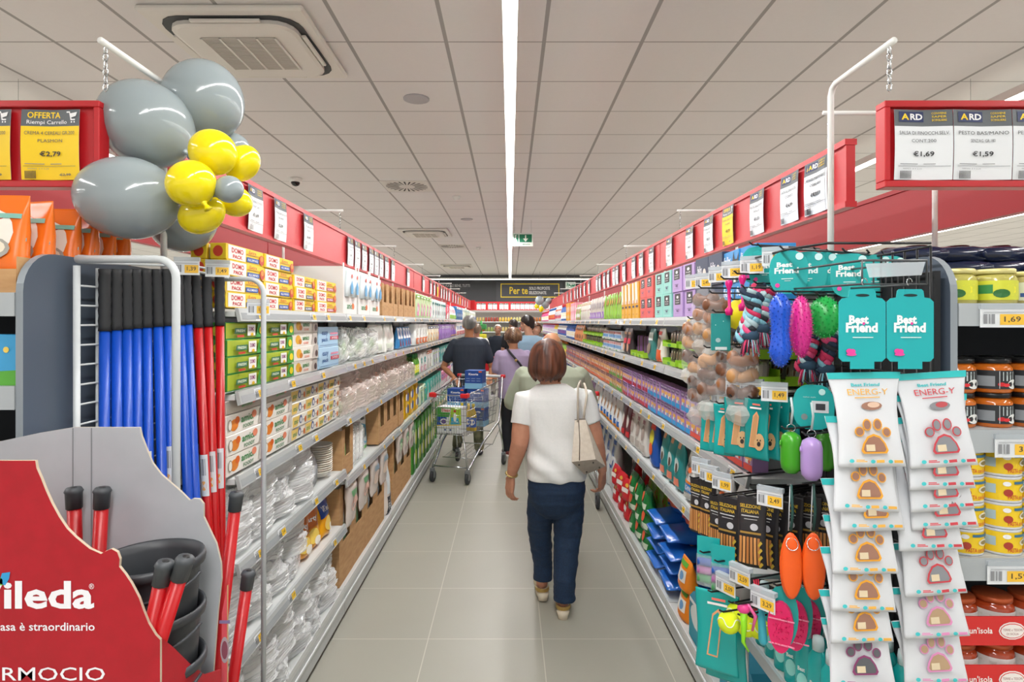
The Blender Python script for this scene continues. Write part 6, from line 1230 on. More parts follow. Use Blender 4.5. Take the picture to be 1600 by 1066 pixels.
def human(lab, x, y, yaw, Ht, sw, gut, shirt, pants, skin, arms, legs=None, vox=.010, hyaw=0, hp=0, sleeve=.65, hem=.50, lean=0, shoes='2a2a2c', face=False, glasses=False, fold=.004, hd=1.0, headx=0):
    root = link('person', None, None, (x, y, 0), yaw); tag(root, lab, 'person')
    S = Ht; sk = M(skin, .5, 0, 1, 0, 0, .35)
    ly = lambda z: lean*max(0, z-.52*S)            # forward bend above the hips
    hz = S-.118*hd
    b = MB(); hipz, shz = .50*S, .805*S
    rg = [(.46*S,.0,.85,.9),(.52*S,.0,.92,.95),(.60*S,.0,.82,.92),(.70*S,.0,.86,.95),(.78*S,.0,.90,.9),(.82*S,.0,.62,.7),(.845*S,.0,.28,.5)]
    torso(b, [(z, 0, ly(z), sw*.80*k, gut*kk*.85) for z, _, k, kk in rg], sk)
    limb(b, [(0, ly(.8*S)-.01, .80*S), (headx*.5, ly(.86*S)-.01, .86*S), (headx, ly(hz)-.01, hz-.03)], [.062,.056,.060], sk)
    T = head_mesh(b, V((headx, ly(hz)+.01, hz)), hyaw, sk, hd, hp)
    for sx, (el, wr, hd_d, nrm) in zip((-1, 1), arms):
        sh = V((sx*(sw-.045), ly(shz), shz-.01)); el, wr = V(el), V(wr)
        limb(b, [sh, sh.lerp(el, .5), el, el.lerp(wr, .35), wr], [.048,.046,.040,.038,.026], sk)
        hand(b, wr, hd_d, nrm, sx, 1.0*S/1.72, sk, .5, .0095)
    legs = legs or (((-.09,0,.28*S),(-.10,-.01,.07)), ((.09,0,.28*S),(.10,.01,.07)))
    for sx, (kn, an) in zip((-1, 1), legs): limb(b, [(sx*.085, 0, .48*S), kn, an], [.072,.05,.036], sk)
    link('body', fuse(b, vox, 3), root)
    c = MB(); cm = shirt if not isinstance(shirt, str) else noisy('cloth_'+shirt, shirt, shirt, 60, .85)
    torso(c, [(z, 0, ly(z), sw*k, gut*kk) for z, k, kk in ((hem*S-.02,.90,1.02),(hem*S+.03,.91,1.05),(.58*S,.88,1.06),(.66*S,.90,1.03),(.74*S,.95,1.0),(.79*S,.96,.92),(.820*S,.72,.74),(.842*S,.40,.56))], cm)
    for sx, (el, wr, _, _) in zip((-1, 1), arms):
        sh = V((sx*(sw-.05), ly(shz), shz-.012)); el = V(el); e = sh.lerp(el, sleeve)
        limb(c, [sh, sh.lerp(e, .6), e], [.066,.068,.066], cm)
    def dsp(p): return fold*(NZ.noise(V((p.x*9+p.z*5, p.y*9, p.z*7-p.x*4+x*3)))*1.1+.5*NZ.noise(V((p.x*22, p.y*22, p.z*14+x))))
    link('shirt', fuse(c, vox, 3, 'shirt', disp=dsp), root)
    t = MB(); tm = pants if not isinstance(pants, str) else noisy('cloth_'+pants, pants, pants, 60, .85)
    torso(t, [(z, 0, 0, sw*k, gut*kk) for z, k, kk in ((.44*S,.80,.94),(.48*S,.84,.98),(.53*S,.84,.98),(.57*S,.80,.95))], tm)
    for sx, (kn, an) in zip((-1, 1), legs): limb(t, [(sx*.085, 0, .47*S), V((sx*.085,0,.47*S)).lerp(V(kn), .6), kn, V(kn).lerp(V(an), .6), V(an)+V((0,0,-.0))], [.092,.082,.072,.066,.062], tm)
    link('trousers', fuse(t, vox, 2, 'trousers', disp=lambda p: fold*1.2*NZ.noise(V((p.x*8, p.y*8, p.z*14+y)))), root)
    for sx, (kn, an) in zip((-1, 1), legs): shoe(root, an[0], an[1]-.03, max(0, an[2]-.07), -.12*sx, shoes, 'd8d8d4' if shoes != '1c1c1e' else '2a2a2c')
    if face: face_bits(T, root, glasses)
    return root, V((headx, ly(hz)+.01, hz))
def arm_down(sw, S, out=.05, fwd=.03, bend=.10):
    return [((sx*(sw+out*.5), fwd*.2, .615*S), (sx*(sw+out*.7), fwd+bend, .485*S), (0, .12, -1), (-sx, .1, 0)) for sx in (-1, 1)]
# --- the woman in white in front
Zw = 3.45
def Q(px, py, Z=Zw): return W(px, py, Z)
WX0 = Q(868, 0).x
root = link('person', None, None, (WX0, Zw, 0)); tag(root, 'person in white t-shirt and blue trousers walking away with a beige handbag', 'person')
def q(px, py, dy=0, Z=None): p = W(px, py, Z or Zw+dy); return V((p.x-WX0, p.y-Zw, p.z))
sk = noisy('skin_warm', 'bd8368', 'c48b70', 30, .55)
b = MB()
zr_ = lambda py: H-(py-HZ)*Zw/F
torso(b, [(zr_(y), (c-868)*Zw/F, 0, r, d) for y, c, r, d in ((765,869,.14,.10),(720,869,.145,.11),(660,868,.145,.10),(622,866,.15,.085),(606,863,.10,.06))], sk)
limb(b, [q(862,615,.0), q(860,600,.0), q(858,580,.01), q(856,565,.01)], [.075,.060,.057,.06], sk)
Th = head_mesh(b, q(854,560,.015), .35, sk, 1.0)
shL, elL, wrL = q(822,621), q(812,692,-.03), q(799,742,.05)
shR, elR, wrR = q(910,618), q(930,690,-.02), q(941,736,.06)
for sh, el, wr, sx in ((shL, elL, wrL, -1), (shR, elR, wrR, 1)):
    limb(b, [sh+V((-.02*sx,0,-.025)), sh.lerp(el,.45), sh.lerp(el,.8), el, el.lerp(wr,.3), el.lerp(wr,.7), wr], [.040,.060,.056,.050,.047,.037,.027], sk, 18)
hand(b, wrL+V((0,.0,-.005)), (-.12,.16,-1), (.8,.6,0), -1, .98, sk, .62); hand(b, wrR+V((0,0,-.005)), (.02,.3,-1), (-.75,.6,0), 1, .98, sk, .8)
aL, aR = q(847,902,0,3.60), q(880,944,0,3.40)
aL.z = .105; aR.z = .085
limb(b, [q(846,775), q(843,835,.10), q(847,885,0,3.62), aL], [.075,.055,.045,.036], sk); limb(b, [q(889,775), q(887,838,.02), q(882,905,0,3.42), aR], [.08,.055,.045,.036], sk)
for a_ in (aL, aR): limb(b, [a_, a_+V((0,.05,-.045)), a_+V((0,.14,-.06))], [.036,.034,.026], sk)
link('body', fuse(b, .0045, 3), root)
# t-shirt
c = MB(); cm = noisy('white_jersey', 'dcdddb', 'e0e0de', 90, .8)
torso(c, [(zr_(y), (cx-868)*Zw/F, dy, r, d) for y, cx, r, d, dy in ((745,868.5,.168,.150,-.01),(739,868.5,.172,.156,-.012),(725,868,.171,.158,-.012),(705,868,.166,.148,-.004),(680,867.5,.164,.138,.0),(655,867,.168,.130,.0),(635,866,.176,.122,.0),(622,865,.172,.110,.0),(613,864,.150,.094,.0),(606,863,.118,.080,.0),(600,862,.088,.072,.0))], cm, 36)
for sh, el, f1 in ((shL, elL, .60), (shR, elR, .60)):
    e = sh.lerp(el, f1); limb(c, [sh+V((-.022 if sh.x > 0 else .022,0,-.012)), sh+V((0,0,-.008)), sh.lerp(e,.5), e], [.060,.066,.071,.070], cm, 20, 1, False)
def wsp(p):
    f = .0085*NZ.noise(V((p.x*8+p.z*5, p.y*6, p.z*3-p.x*4)))+.0022*NZ.noise(V((p.x*16+p.z*12, p.y*8, p.z*4-p.x*6)))
    if p.z < 1.15: f += .0055*sin((p.z*.8+p.x*.75)*44+4*NZ.noise(p*4))*max(0, min(1, (1.15-p.z)*4))
    return f
link('shirt', fuse(c, .0055, 3, 'shirt', disp=wsp), root)
nb = MB(); 
# trousers
t = MB(); tm = noisy('blue_denim', '10253e', '15304e', 140, .8, (1,1,1), .08)
torso(t, [(zr_(y), (cx-868)*Zw/F, -.008, r, d) for y, cx, r, d in ((806,869,.085,.06),(796,869,.125,.100),(780,869,.158,.132),(762,869,.168,.146),(745,869,.162,.140),(725,869,.15,.13))], tm, 32)
limb(t, [q(847,780), q(844,800,.03), q(843,830,.09), q(846,858,.13,None), q(848,880,0,3.60), q(848,905,0,3.60)], [.084,.079,.070,.064,.059,.057], tm, 22, 1, False)
limb(t, [q(888,780), q(888,800,.0), q(887,835,.01), q(884,870,0,3.43), q(882,905,0,3.40), q(882,937,0,3.40)], [.094,.090,.081,.072,.065,.061], tm, 22, 1, False)
def tsp(p): return .0045*NZ.noise(V((p.x*9, p.y*9, p.z*16)))+.003*NZ.noise(V((p.x*12+5, p.y*12, p.z*45)))+.002*NZ.noise(p*30)
link('trousers', fuse(t, .0055, 2, 'trousers', disp=tsp), root)
# hair: auburn bob
hm = noisy('auburn_hair', '35180d', '6e3c24', 30, .45, (1,1,.14), .3)
h = MB(); hc = q(856,560,.0); rings = []
n, kk = 90, 30
prof = [(0,.03),(.03,.30),(.08,.52),(.16,.72),(.26,.87),(.38,.965),(.50,1.0),(.62,1.02),(.72,1.03),(.80,1.0),(.87,.93),(.93,.84),(1,.66)]
def pr_at(t):
    for (a0, r0), (a1, r1) in zip(prof, prof[1:]):
        if t <= a1: return r0+(r1-r0)*(t-a0)/(a1-a0)
    return prof[-1][1]
for j in range(kk+1):
    tt = j/kk; rg = []
    for i in range(n):
        a = 2*pi*i/n; face = max(0, sin(a-.0-.35*0))         # open towards the face (+y)
        T_low = 1 - .25*max(0, sin(a+.35))
        t2 = tt*T_low; r = pr_at(t2); z = .118-.243*t2
        g = NZ.noise(V((cos(a)*5+3, sin(a)*5, t2*1.2)))*.06+NZ.noise(V((cos(a)*18, sin(a)*18, t2*1.6+cos(a))))*.035+NZ.noise(V((cos(a)*46, sin(a)*46, t2*2.5)))*.014
        x = .108*r*cos(a)*(1+g); y = .122*r*sin(a)*(1+g)*(1-.10*max(0, sin(a)))
        zz = z+(.020*NZ.noise(V((cos(a)*7, sin(a)*7, 4))) if tt > .9 else 0)
        rg.append(hc+V((x-.004*t2, y-.004, zz)))
    rings.append(rg)
rings.append([hc+(p-hc)*.72+V((0,0,.004)) for p in rings[-1]])
h.loft(rings, hm); link('hair', h.mesh('hair'), root)
# shoes: beige clogs with gold strap
def clog(a_, lift, yaw):
    mb = MB(); mb.T = Matrix.Translation((a_.x, a_.y, lift)) @ Matrix.Rotation(yaw, 4, 'Z'); S1 = M('cfc3ad', .6); 
    out = lambda k, zz, dy=0: [(.042*k*cos(a), .055+dy+.125*k*sin(a), zz) for a in [2*pi*i/24 for i in range(24)]]
    mb.loft([out(.80,0), out(.86,.012), out(.93,.035), out(.97,.040), out(.95,.046)], S1)
    mb.loft([[(.030*k*cos(a), -.045+.022*k*sin(a)*1, z_) for a in [2*pi*i/16 for i in range(16)]] for z_, k in ((0,.9),(.02,1),(.045,1.25))], S1)
    up = MB(); up.T = mb.T; up.loft([[(.043*cos(a), .09+.085*sin(a), .044) for a in [2*pi*i/20 for i in range(20)]], [(.040*cos(a), .095+.075*sin(a), .075) for a in [2*pi*i/20 for i in range(20)]], [(.026*cos(a), .10+.05*sin(a), .092) for a in [2*pi*i/20 for i in range(20)]]], M('d6c9b0', .5))
    s = mb.build('shoe', root); up.build('upper', s)
    st = MB(); st.T = mb.T; 
    st.loft([[((.041+o_)*cos(a), -.005+(.052+o_)*sin(a), z_) for a in [pi+i*pi/12 for i in range(13)]]+[((.037)*cos(a), -.005+.048*sin(a), z_) for a in [2*pi-i*pi/12 for i in range(13)]] for z_, o_ in ((.050,.002),(.068,.001))], M('b99a5a', .35, .6), False); st.build('gold_strap', s)
clog(aL+V((0,0,0)), .012, .05); clog(aR, .0, -.12)
# watch
wm = MB(); ax = (wrL-elL).normalized(); c0 = wrL-ax*.005; u = ax.orthogonal().normalized(); w_ = ax.cross(u)
wm.tube([c0+(u*cos(a)+w_*sin(a))*.031 for a in [i*pi/10 for i in range(20)]], .0055, M('b9a06a', .3, .9), 6, closed=True)
for i in range(20):
    a = i*pi/10; p = c0+(u*cos(a)+w_*sin(a))*.036; wm.ell(tuple(p), .004, .004, .003, M('d8c99a', .25, .9), 6, 4)
wtch = wm.mesh('wristwatch'); o = link('wristwatch', wtch, None, (WX0, Zw, 0)); tag(o, 'gold linked wristwatch on the left wrist of the woman in white', 'watch')
# handbag
hb = link('handbag', None, None, (WX0, Zw, 0)); tag(hb, 'beige leather handbag hanging from the right shoulder of the woman in white', 'handbag')
LE = noisy('beige_leather', 'c6baa9', 'cfc4b4', 50, .5, (1,1,1), .05); LE2 = noisy('taupe_leather', '968c80', 'a0968a', 40, .55)
def qb(px, py, Z): return q(px, py, 0, Z)
Tl, Tr = (qb(898,657,3.26), qb(917,655,3.27)), (qb(900,654,3.36), qb(922,652,3.40))
A = [qb(899,658,3.25), qb(912,657,3.24), qb(919,657,3.36), qb(903,656,3.38)]                 # mouth
B = [qb(892,721,3.22), qb(945,736,3.24), qb(947,739,3.40), qb(903,727,3.42)]
B = [qb(893,719,3.20), qb(929,727,3.15)+V((.0,0,-.0)), qb(947,733,3.33), qb(915,741,3.24)]
front, back_ = [qb(898,657,3.27), qb(916,657,3.25), qb(934,723,3.23), qb(893,719,3.21)], None
# body as a tapered box: near face a-b-c-d, far face shifted away and to the right
a1, b1, c1, d1 = qb(898,657,3.27), qb(915,656,3.27), qb(931,718,3.20), qb(893,722,3.20)
sh_ = V((.012, .105, .0)); sb_ = V((.080, .06, -.085))
a2, b2, c2, d2 = a1+sh_*.35, b1+sh_*.35, c1+V((.062,.06,-.052)), d1+sb_
bb = MB()
def face(pts, m, k=6):
    p0, p1, p2, p3 = pts; nrm = (p1-p0).cross(p3-p0).normalized(); vs = []
    for j in range(k+1):
        for i in range(k+1):
            u_, v_ = i/k, j/k; p = p0.lerp(p1, u_).lerp(p3.lerp(p2, u_), v_); vs.append(p+nrm*.006*sin(pi*u_)*sin(pi*v_))
    bb.add(vs, [(j*(k+1)+i, j*(k+1)+i+1, (j+1)*(k+1)+i+1, (j+1)*(k+1)+i) for j in range(k) for i in range(k)], m, True)
face((a1,d1,c1,b1)[::1], LE); face((b1,c1,c2,b2), LE); face((b2,c2,d2,a2), LE); face((a2,d2,d1,a1), LE); face((a1,b1,b2,a2), M('5a5048', .7))
bb.build('bag_body', hb)
bb = MB(); face((d1,d2,c2,c1), LE2); 
for u_, v_ in ((.2,.2),(.8,.2),(.2,.8),(.8,.8)):
    p = d1.lerp(c1, u_).lerp(d2.lerp(c2, u_), v_); bb.ell(tuple(p+V((0,-.003,-.006))), .005, .005, .005, M('5a554e', .3, .8), 8, 6)
bb.build('bag_base', hb)
zp = MB(); zp.tube([a1.lerp(b1,.35)+V((0,-.004,0)), a1.lerp(b1,.4).lerp(d1.lerp(c1,.35),.5)+V((0,-.010,0)), d1.lerp(c1,.32)+V((0,-.003,.004))], .0025, M('5c4c40', .5), 5); zp.build('zip', hb)
shp = q(910,603,.0)
for k_, (lo, Zs_, name) in enumerate(((a1.lerp(b1,.3)+V((0,-.004,-.01)), -.035, 'strap'), (b2.lerp(a2,.2)+V((0,.004,-.01)), .03, 'strap'))):
    st = MB(); top = q(905 if k_ == 0 else 914, 597 if k_ == 0 else 599, -.085); mid = q(907+6*k_, 596+4*k_, .0); far = q(908+6*k_, 612, .10)
    pts = [lo, lo.lerp(q(903 if k_ == 0 else 916, 622, -.125), .6), q(903 if k_ == 0 else 917, 618, -.128), q(903 if k_ == 0 else 915, 606, -.105), q(905 if k_ == 0 else 913, 600, -.06), mid+V((0,0,.0)), q(907 if k_ == 0 else 912, 600, .05), far]
    st.tube(pts, .0065, LE if k_ else M('a49a8c', .5), 8); st.build(name, hb)
# --- the other shoppers
def hair_obj(root, c, col1, col2, name='hair', **kw):
    mb = MB(); hair_cap(mb, c, hairmat('hair_'+col1+col2, col1, col2), **kw); return link('hair', mb.mesh('hair'), root)
# navy t-shirt, grey hair, leaning on the cart
S = 1.76; sw = .235
camo = noisy('camouflage_cloth', '4a4c3a', '8a8668', 9, .9, detail=2)
yx = 7.62; X1 = W(733, 0, yx).x
r1, hc1 = human('person in navy t-shirt with short grey hair behind the loaded cart', X1, yx, .15, S, sw, .135, '2b3340', camo, 'b57c5a',
   [((-.325,.05,1.10), (-.20,-.13,.98), (.35,-.9,-.3), (0,-.1,-1)), ((.30,.02,1.08), (.26,-.12,.99), (-.2,-.9,-.3), (0,-.1,-1))], (((-.11,.02,.48),(-.15,.08,.08)), ((.10,-.02,.48),(.12,-.10,.08))), .009, hyaw=.1, shoes='1c1c1e', hd=1.02)
hair_obj(r1, hc1, '50504e', '868482', s=1.02, front=.07, low=-.055, rough=.0015)
# lilac t-shirt, curly brown hair, crossbody strap
y2 = 7.50; X2 = W(803, 0, y2).x
r2, hc2 = human('person in lilac t-shirt with curly brown hair and black crossbody strap', X2, y2, .2, 1.585, .225, .15, 'a394b2', '191a20', 'c28c6c',
   [((-.24,.05,.97), (-.18,.26,1.0), (.1,1,.2), (0,0,-1)), ((.28,.0,.97), (.27,.12,.78), (0,.2,-1), (-1,0,0))], (((-.09,.0,.42),(-.10,-.06,.08)), ((.09,.02,.42),(.10,.08,.08))), .009, hyaw=.5, lean=.08, shoes='6a2a2a', hem=.47)
mb = MB(); hm2 = hairmat('curly_hair', '4e3526', '8a6a4c'); r_ = random.Random(5)
mb.ell(tuple(hc2+V((0,-.012,.022))), .098, .115, .105, hm2, 20, 14)
for i in range(260):
    z = 1-1.35*(i+.5)/260; rr_ = sqrt(max(0, 1-z*z)); a = i*2.39996
    if sin(a-.5) > .55 and z < .55: continue
    p = hc2+V((.103*rr_*cos(a), -.012+.118*rr_*sin(a), .022+.11*z)); mb.ell(tuple(p), .019, .019, .017, hm2, 7, 5)
link('hair', fuse(mb, .006, 1, 'hair'), r2)
def rootlocal(r, p): return r.matrix_basis.inverted() @ p
st = MB(); st.tube([(.12,-.055,1.325),(.09,-.125,1.26),(.0,-.165,1.14),(-.10,-.168,1.0),(-.19,-.12,.88)][::1] if 0 else [(-.09,-.04,1.335),(-.06,-.13,1.28),(.03,-.168,1.17),(.12,-.165,1.05),(.20,-.11,.93),(.23,.0,.88),(.18,.11,.92),(.05,.17,1.1),(-.05,.12,1.28),(-.09,.02,1.34)], .014, M('1c1a20', .6), 6)
o = st.mesh('strap'); cb = link('crossbody_bag', None, None, (X2, y2, 0), .2); tag(cb, 'small black crossbody bag worn by the person in lilac', 'bag'); link('strap', o, cb)
MB().tube([(-.02,-.165,1.21),(.0,-.172,1.195)], .018, M('c8a860', .3, .8), 6).build('buckle', cb); MB().box(.16,.25,.04,.20,.74,.90, M('1c1a20', .5), .02).build('bag_body', cb)
# light blue t-shirt, dark hair and glasses, looking left
y3 = 8.3; X3 = W(829, 0, y3).x
r3, hc3 = human('person in light blue t-shirt with dark hair and glasses looking left', X3, y3, -.1, 1.77, .245, .155, '86a3b8', '2a3038', 'c99a80', arm_down(.245, 1.77), None, .009, hyaw=1.15, face=True, glasses=True, headx=-.05)
hair_obj(r3, hc3, '120e0e', '221a1a', s=1.04, front=.06, low=-.06, yaw=1.15, rough=.003)
# sage green t-shirt, bald
y4 = 4.55; X4 = W(862, 0, y4).x
r4, hc4 = human('person in pale sage green t-shirt with bald head, behind the woman in white', X4, y4, 0, 1.60, .265, .17, 'a3ab97', '55524a', 'bf8a68',
   [((-.315,.10,1.02), (-.25,.33,1.0), (.1,1,.1), (0,0,-1)), ((.315,.08,1.02), (.25,.30,1.0), (-.1,1,.1), (0,0,-1))], (((-.10,.03,.42),(-.10,.06,.08)), ((.10,.0,.42),(.07,-.02,.08))), .008, hyaw=-.1, shoes='6a5a4a', sleeve=.9)
mb = MB(); 
for k_, s_ in ((0,1),):
    T = Matrix.Translation(hc4); rings = []
    for z, f in ((-.055,.90),(-.03,1.0),(.0,1.05),(.025,1.04),(.045,.98)):
        rings.append([T @ V((.079*f*cos(a), -.008+.098*f*sin(a), z)) for a in [pi*.86+i*pi*1.28/30 for i in range(31)]]+[T @ V((.070*f*cos(a), -.008+.088*f*sin(a), z)) for a in [pi*.86+(30-i)*pi*1.28/30 for i in range(31)]])
    mb.loft(rings, hairmat('grey_fringe', '5a4a3e', '8a7a6c'))
link('hair', mb.mesh('hair'), r4)
# distant people
def far(px, py_top, Z, lab, yaw, shirt, pants, skin, hair, hyaw=0, face=True, sw=.22, hairkw=None, arms=None, **kw):
    p = W(px, py_top, Z); S_ = p.z; r, hc = human(lab, p.x, Z, yaw, S_, sw, .13, shirt, pants, skin, arms or arm_down(sw, S_), None, .013, hyaw=hyaw, face=face, **kw)
    if hair: hair_obj(r, hc, hair[0], hair[1], yaw=hyaw, **(hairkw or {}))
    return r, hc
far(778, 507, 13.6, 'person in navy polo shirt with white hair facing the camera', pi-.1, '1f2632', '7a7466', 'c08a70', ('c8c4bc','e2dfd8'), hairkw=dict(s=1.0, front=.085, low=-.03, rough=.001))
far(802, 499, 12.6, 'person in black shirt with dark grey hair, partly hidden', .4, '1a1b1f', '2a2a2e', 'b98a70', ('2a2624','4a4440'), .5, hairkw=dict(s=1.03, front=.06, low=-.05))
far(838, 504, 11.0, 'person with brown shoulder length hair facing the camera by the right shelves', pi+.3, 'c8b8a8', '3a3a44', 'd0a088', ('4a2e1e','7a5236'), 0, hairkw=dict(s=1.1, front=.07, low=-.15, flare=.1, rough=.004))
far(745, 506, 11.5, 'person in white top half hidden behind the person in navy', -.3, 'd4d6d4', '5a6a7a', 'c09078', ('6a5a4a','8a7a68'), .3, hairkw=dict(s=1.04, front=.06, low=-.06))
# ================= trolleys =================
def cart(x, y, ang, lab, handle='c9cdd0'):
    r = thing('shopping_cart', lab, 'shopping cart', (x, y, 0), ang); C = CHROME; 
    fw, rw, x0, x1 = .195, .275, -.40, .50            # +x = nose
    ztf, ztr, zbf, zbr = .92, 1.0, .50, .545
    def pt(s, u, z): # s along length 0 rear..1 nose, u -1..1, z 0 bottom..1 top
        sl = .06*(1-z)
        xx = x0+(x1-x0)*s+(-sl if s > .5 else sl*2.2)*1.0; w = rw+(fw-rw)*s; zz = (zbr+(zbf-zbr)*s)*(1-z)+(ztr+(ztf-ztr)*s)*z; return V((xx, u*w*(1-.08*(1-z)), zz))
    rim = MB(); rim.tube([pt(0,-1,1), pt(1,-1,1), pt(1,1,1), pt(0,1,1)], .0055, C, 6, closed=True); rim.build('basket_rim', r)
    def panel(name, a, b, n, m_):
        g = MB()
        for i in range(n+1): g.tube([a(i/n, 0), a(i/n, 1)], .0019, C, 4)
        for j in range(m_+1): g.tube([b(j/m_, 0), b(j/m_, 1)], .0028, C, 4)
        g.build(name, r)
    for u, nm in ((-1,'side_grid'), (1,'side_grid')): panel(nm, lambda t, z, u=u: pt(t, u, z), lambda t, s, u=u: pt(s, u, t), 30, 5)
    panel('front_grid', lambda t, z: pt(1, -1+2*t, z), lambda t, s: pt(1, -1+2*s, t), 13, 6)
    panel('rear_grid', lambda t, z: pt(0, -1+2*t, z), lambda t, s: pt(0, -1+2*s, t), 13, 4)
    panel('bottom_grid', lambda t, z: pt(t, -1+2*z, 0), lambda t, s: pt(s, -1+2*t, 0), 26, 5)
    fr = MB()
    for u in (-1, 1):
        fr.tube([(-.50, u*.27, 1.03), (-.44, u*.275, .80), (-.36, u*.27, .53), (.10, u*.235, .36), (.42, u*.20, .155), (.47, u*.195, .13)], .0125, C, 8)
        fr.tube([(-.36, u*.265, .52), (-.44, u*.285, .28), (-.47, u*.29, .14)], .010, C, 8)
        fr.tube([(.40, u*.12, .50), (.44, u*.17, .30), (.46, u*.195, .15)], .010, C, 8)
    fr.tube([(.43,-.20,.165), (.43,.20,.165)], .008, C, 6); fr.tube([(-.2,-.25,.44),(-.2,.25,.44)], .006, C, 6)
    fr.build('frame', r)
    lw = MB()
    for i in range(7): lw.tube([(-.34,-.18+.06*i,.26),(.25,-.16+.053*i,.22)], .0025, C, 4)
    lw.tube([(-.34,-.2,.26),(-.34,.2,.26)], .005, C, 5); lw.tube([(.25,-.17,.22),(.25,.17,.22)], .005, C, 5); lw.tube([(-.34,-.2,.26),(-.42,-.27,.45)], .004, C, 5); lw.tube([(-.34,.2,.26),(-.42,.27,.45)], .004, C, 5); lw.build('lower_rack', r)
    h = MB(); h.tube([(-.51,-.25,1.035),(-.51,.25,1.035)], .016, M(handle, .35), 12); hh = h.build('handle', r)
    for u in (-1, 1): e = MB(); e.tube([(-.51,u*.25,1.035),(-.51,u*.30,1.035)], .021, M('d0222a', .4), 12); e.build('red_end_cap', hh)
    for u in (-1, 1):
        m_ = MB(); p = pt(1, u, 1); m_.box(p.x-.07, p.x+.018, p.y-.018, p.y+.018, p.z-.026, p.z+.02, M('d8242c', .4), .008); m_.box(p.x-.018, p.x+.018, min(p.y, p.y-u*.06), max(p.y, p.y-u*.06), p.z-.026, p.z+.02, M('d8242c', .4), .008); m_.build('corner_bumper', r)
    for xx, yy in ((.47,.195),(.47,-.195),(-.47,.29),(-.47,-.29)):
        c = MB(); c.box(xx-.03, xx+.015, yy-.022, yy+.022, .115, .15, M('8a8e92', .4, .5), .006)
        for s_ in (-.02, .02): c.box(xx-.035, xx+.008, yy+s_-.002, yy+s_+.002, .05, .12, M('8a8e92', .35, .7))
        co = c.build('caster_fork', r); w_ = MB(); w_.T = Matrix.Translation((xx-.02, yy, .0625)) @ Matrix.Rotation(pi/2, 4, 'X')
        w_.lathe([(.02,-.014),(.056,-.014),(.0625,-.009),(.0625,.009),(.056,.014),(.02,.014)], M('3a3c3f', .6), 24); w_.lathe([(.001,-.016),(.024,-.016),(.024,.016),(.001,.016)], M('9a9ea2', .4), 16); w_.build('wheel', co)
    return r
nose = V((-.265, -.875, 0)).normalized(); cx_, cy_ = (-.625-.36)/2, (6.175+7.05)/2
ca = math.atan2(nose.y, nose.x)
c1_ = cart(cx_, cy_, ca, 'chrome shopping cart loaded with boxes, red corners facing the camera')
def inc(lx, ly, z): return V((cx_+lx*cos(ca)-ly*sin(ca), cy_+lx*sin(ca)+ly*cos(ca), z))
DX = mk_box(.27,.16,.27,'e9edf0', [('r', -.5,.28,-.1,.62, M('1f50b0')), ('p', [(-.5,.62),(.0,.62),(.1,1),(-.5,1)], M('3f9a3a')), ('p', [(.0,.34),(.5,.34),(.5,1),(.1,1)], M('a8d83a')), ('p', [(.05,.34),(.45,.34),(.4,.6),(.1,.62)], M('3fb0d8')), ('r', -.32,.80,.06,.96, M('e8ece4')), ('t', 'Dixan', -.13,.88,.34,.12, M('c8202a'), .03), ('e', -.22,.44,.16,.12, M('e8ece8')), ('e', -.22,.44,.10,.08, M('6a4aa0')), ('e', .25,.62,.07,.16, M('eef0f0')), ('r', .2,.82,.3,.9, M('d8302a')), ('e', -.16,.13,.04,.04, M('5a6a9a')), ('e', .06,.13,.04,.04, M('5a6a9a')), ('p', [(-.5,.26),(.5,.33),(.5,.37),(-.5,.3)], M('e8c83a'))]).mesh('detergent_box')
o = link('detergent_box', DX, None, inc(.35, -.02, .515), ca+pi/2); tag(o, 'green, blue and white detergent box at the nose of the near cart', 'box')
def navyb(): return mk_box(.20,.15,.20,'1d4a9a', [('r', -.5,0,.5,.30, M('7fb8dc')), ('t', 'Knorie', .0,.80,.55,.12, M('eef0f4'), .03), ('r', .3,.9,.48,.98, M('e8602a'))]+[('r', -.42+.3*(i % 3), .42+.13*(i//3), -.20+.3*(i % 3), .44+.13*(i//3), M('a8c0e0')) for i in range(6)], side=[('r', -.5,0,.5,.3, M('7fb8dc'))]).mesh('tissue_box')
NB = navyb(); w8 = [('stack at left, lower', -.02,-.10,.53), ('stack at left, upper', -.02,-.10,.735), ('stack at right, lower', -.04,.13,.53), ('stack at right, upper', -.04,.13,.735), ('at the rear, lower', -.22,.0,.54), ('at the rear, upper', -.22,.0,.745)]
for (s_, lx, ly, z), me in zip(w8, [NB]*6):
    o = link('tissue_box', me, None, inc(lx, ly, z+ (.05 if 'upper' in s_ else .0)*0+.0), ca+pi/2); o.scale = (1,1,1.0); tag(o, 'navy and light blue box in the near cart, %s' % s_, 'box', 'navy boxes in the near cart')
o = link('tissue_box', NB, None, inc(-.04, .10, .94), ca+pi/2+.05); tag(o, 'navy and light blue box topmost in the near cart', 'box', 'navy boxes in the near cart')
for i, (lx, ly) in enumerate(((.20,.11),(.19,.03),(.22,.17))):
    mb = MB().lathe([(.001,0),(.035,.0),(.037,.01),(.037,.16),(.033,.19),(.014,.24),(.013,.26),(.001,.26)], M('d8b83a', .12, 0, .8), 16); mb.art(lambda u, v, off: ((.0372+off)*sin(pi*u), -(.0372+off)*cos(pi*u), v*.26), [('r', -.45,.15,.45,.55, M('2a5ab0')), ('e', 0,.36,.25,.12, M('e8e0c8'))], 6)
    o = link('oil_bottle', mb.mesh('oil_bottle'), None, inc(lx, ly, .515), ca+pi/2); link('cap', MB().lathe([(.001,.26),(.016,.26),(.016,.285),(.001,.286)], M('e8d02a', .4), 12).mesh('cap'), o)
    tag(o, '%s oil bottle standing in the near cart' % ('middle','left','right')[i], 'bottle', 'oil bottles in the near cart')
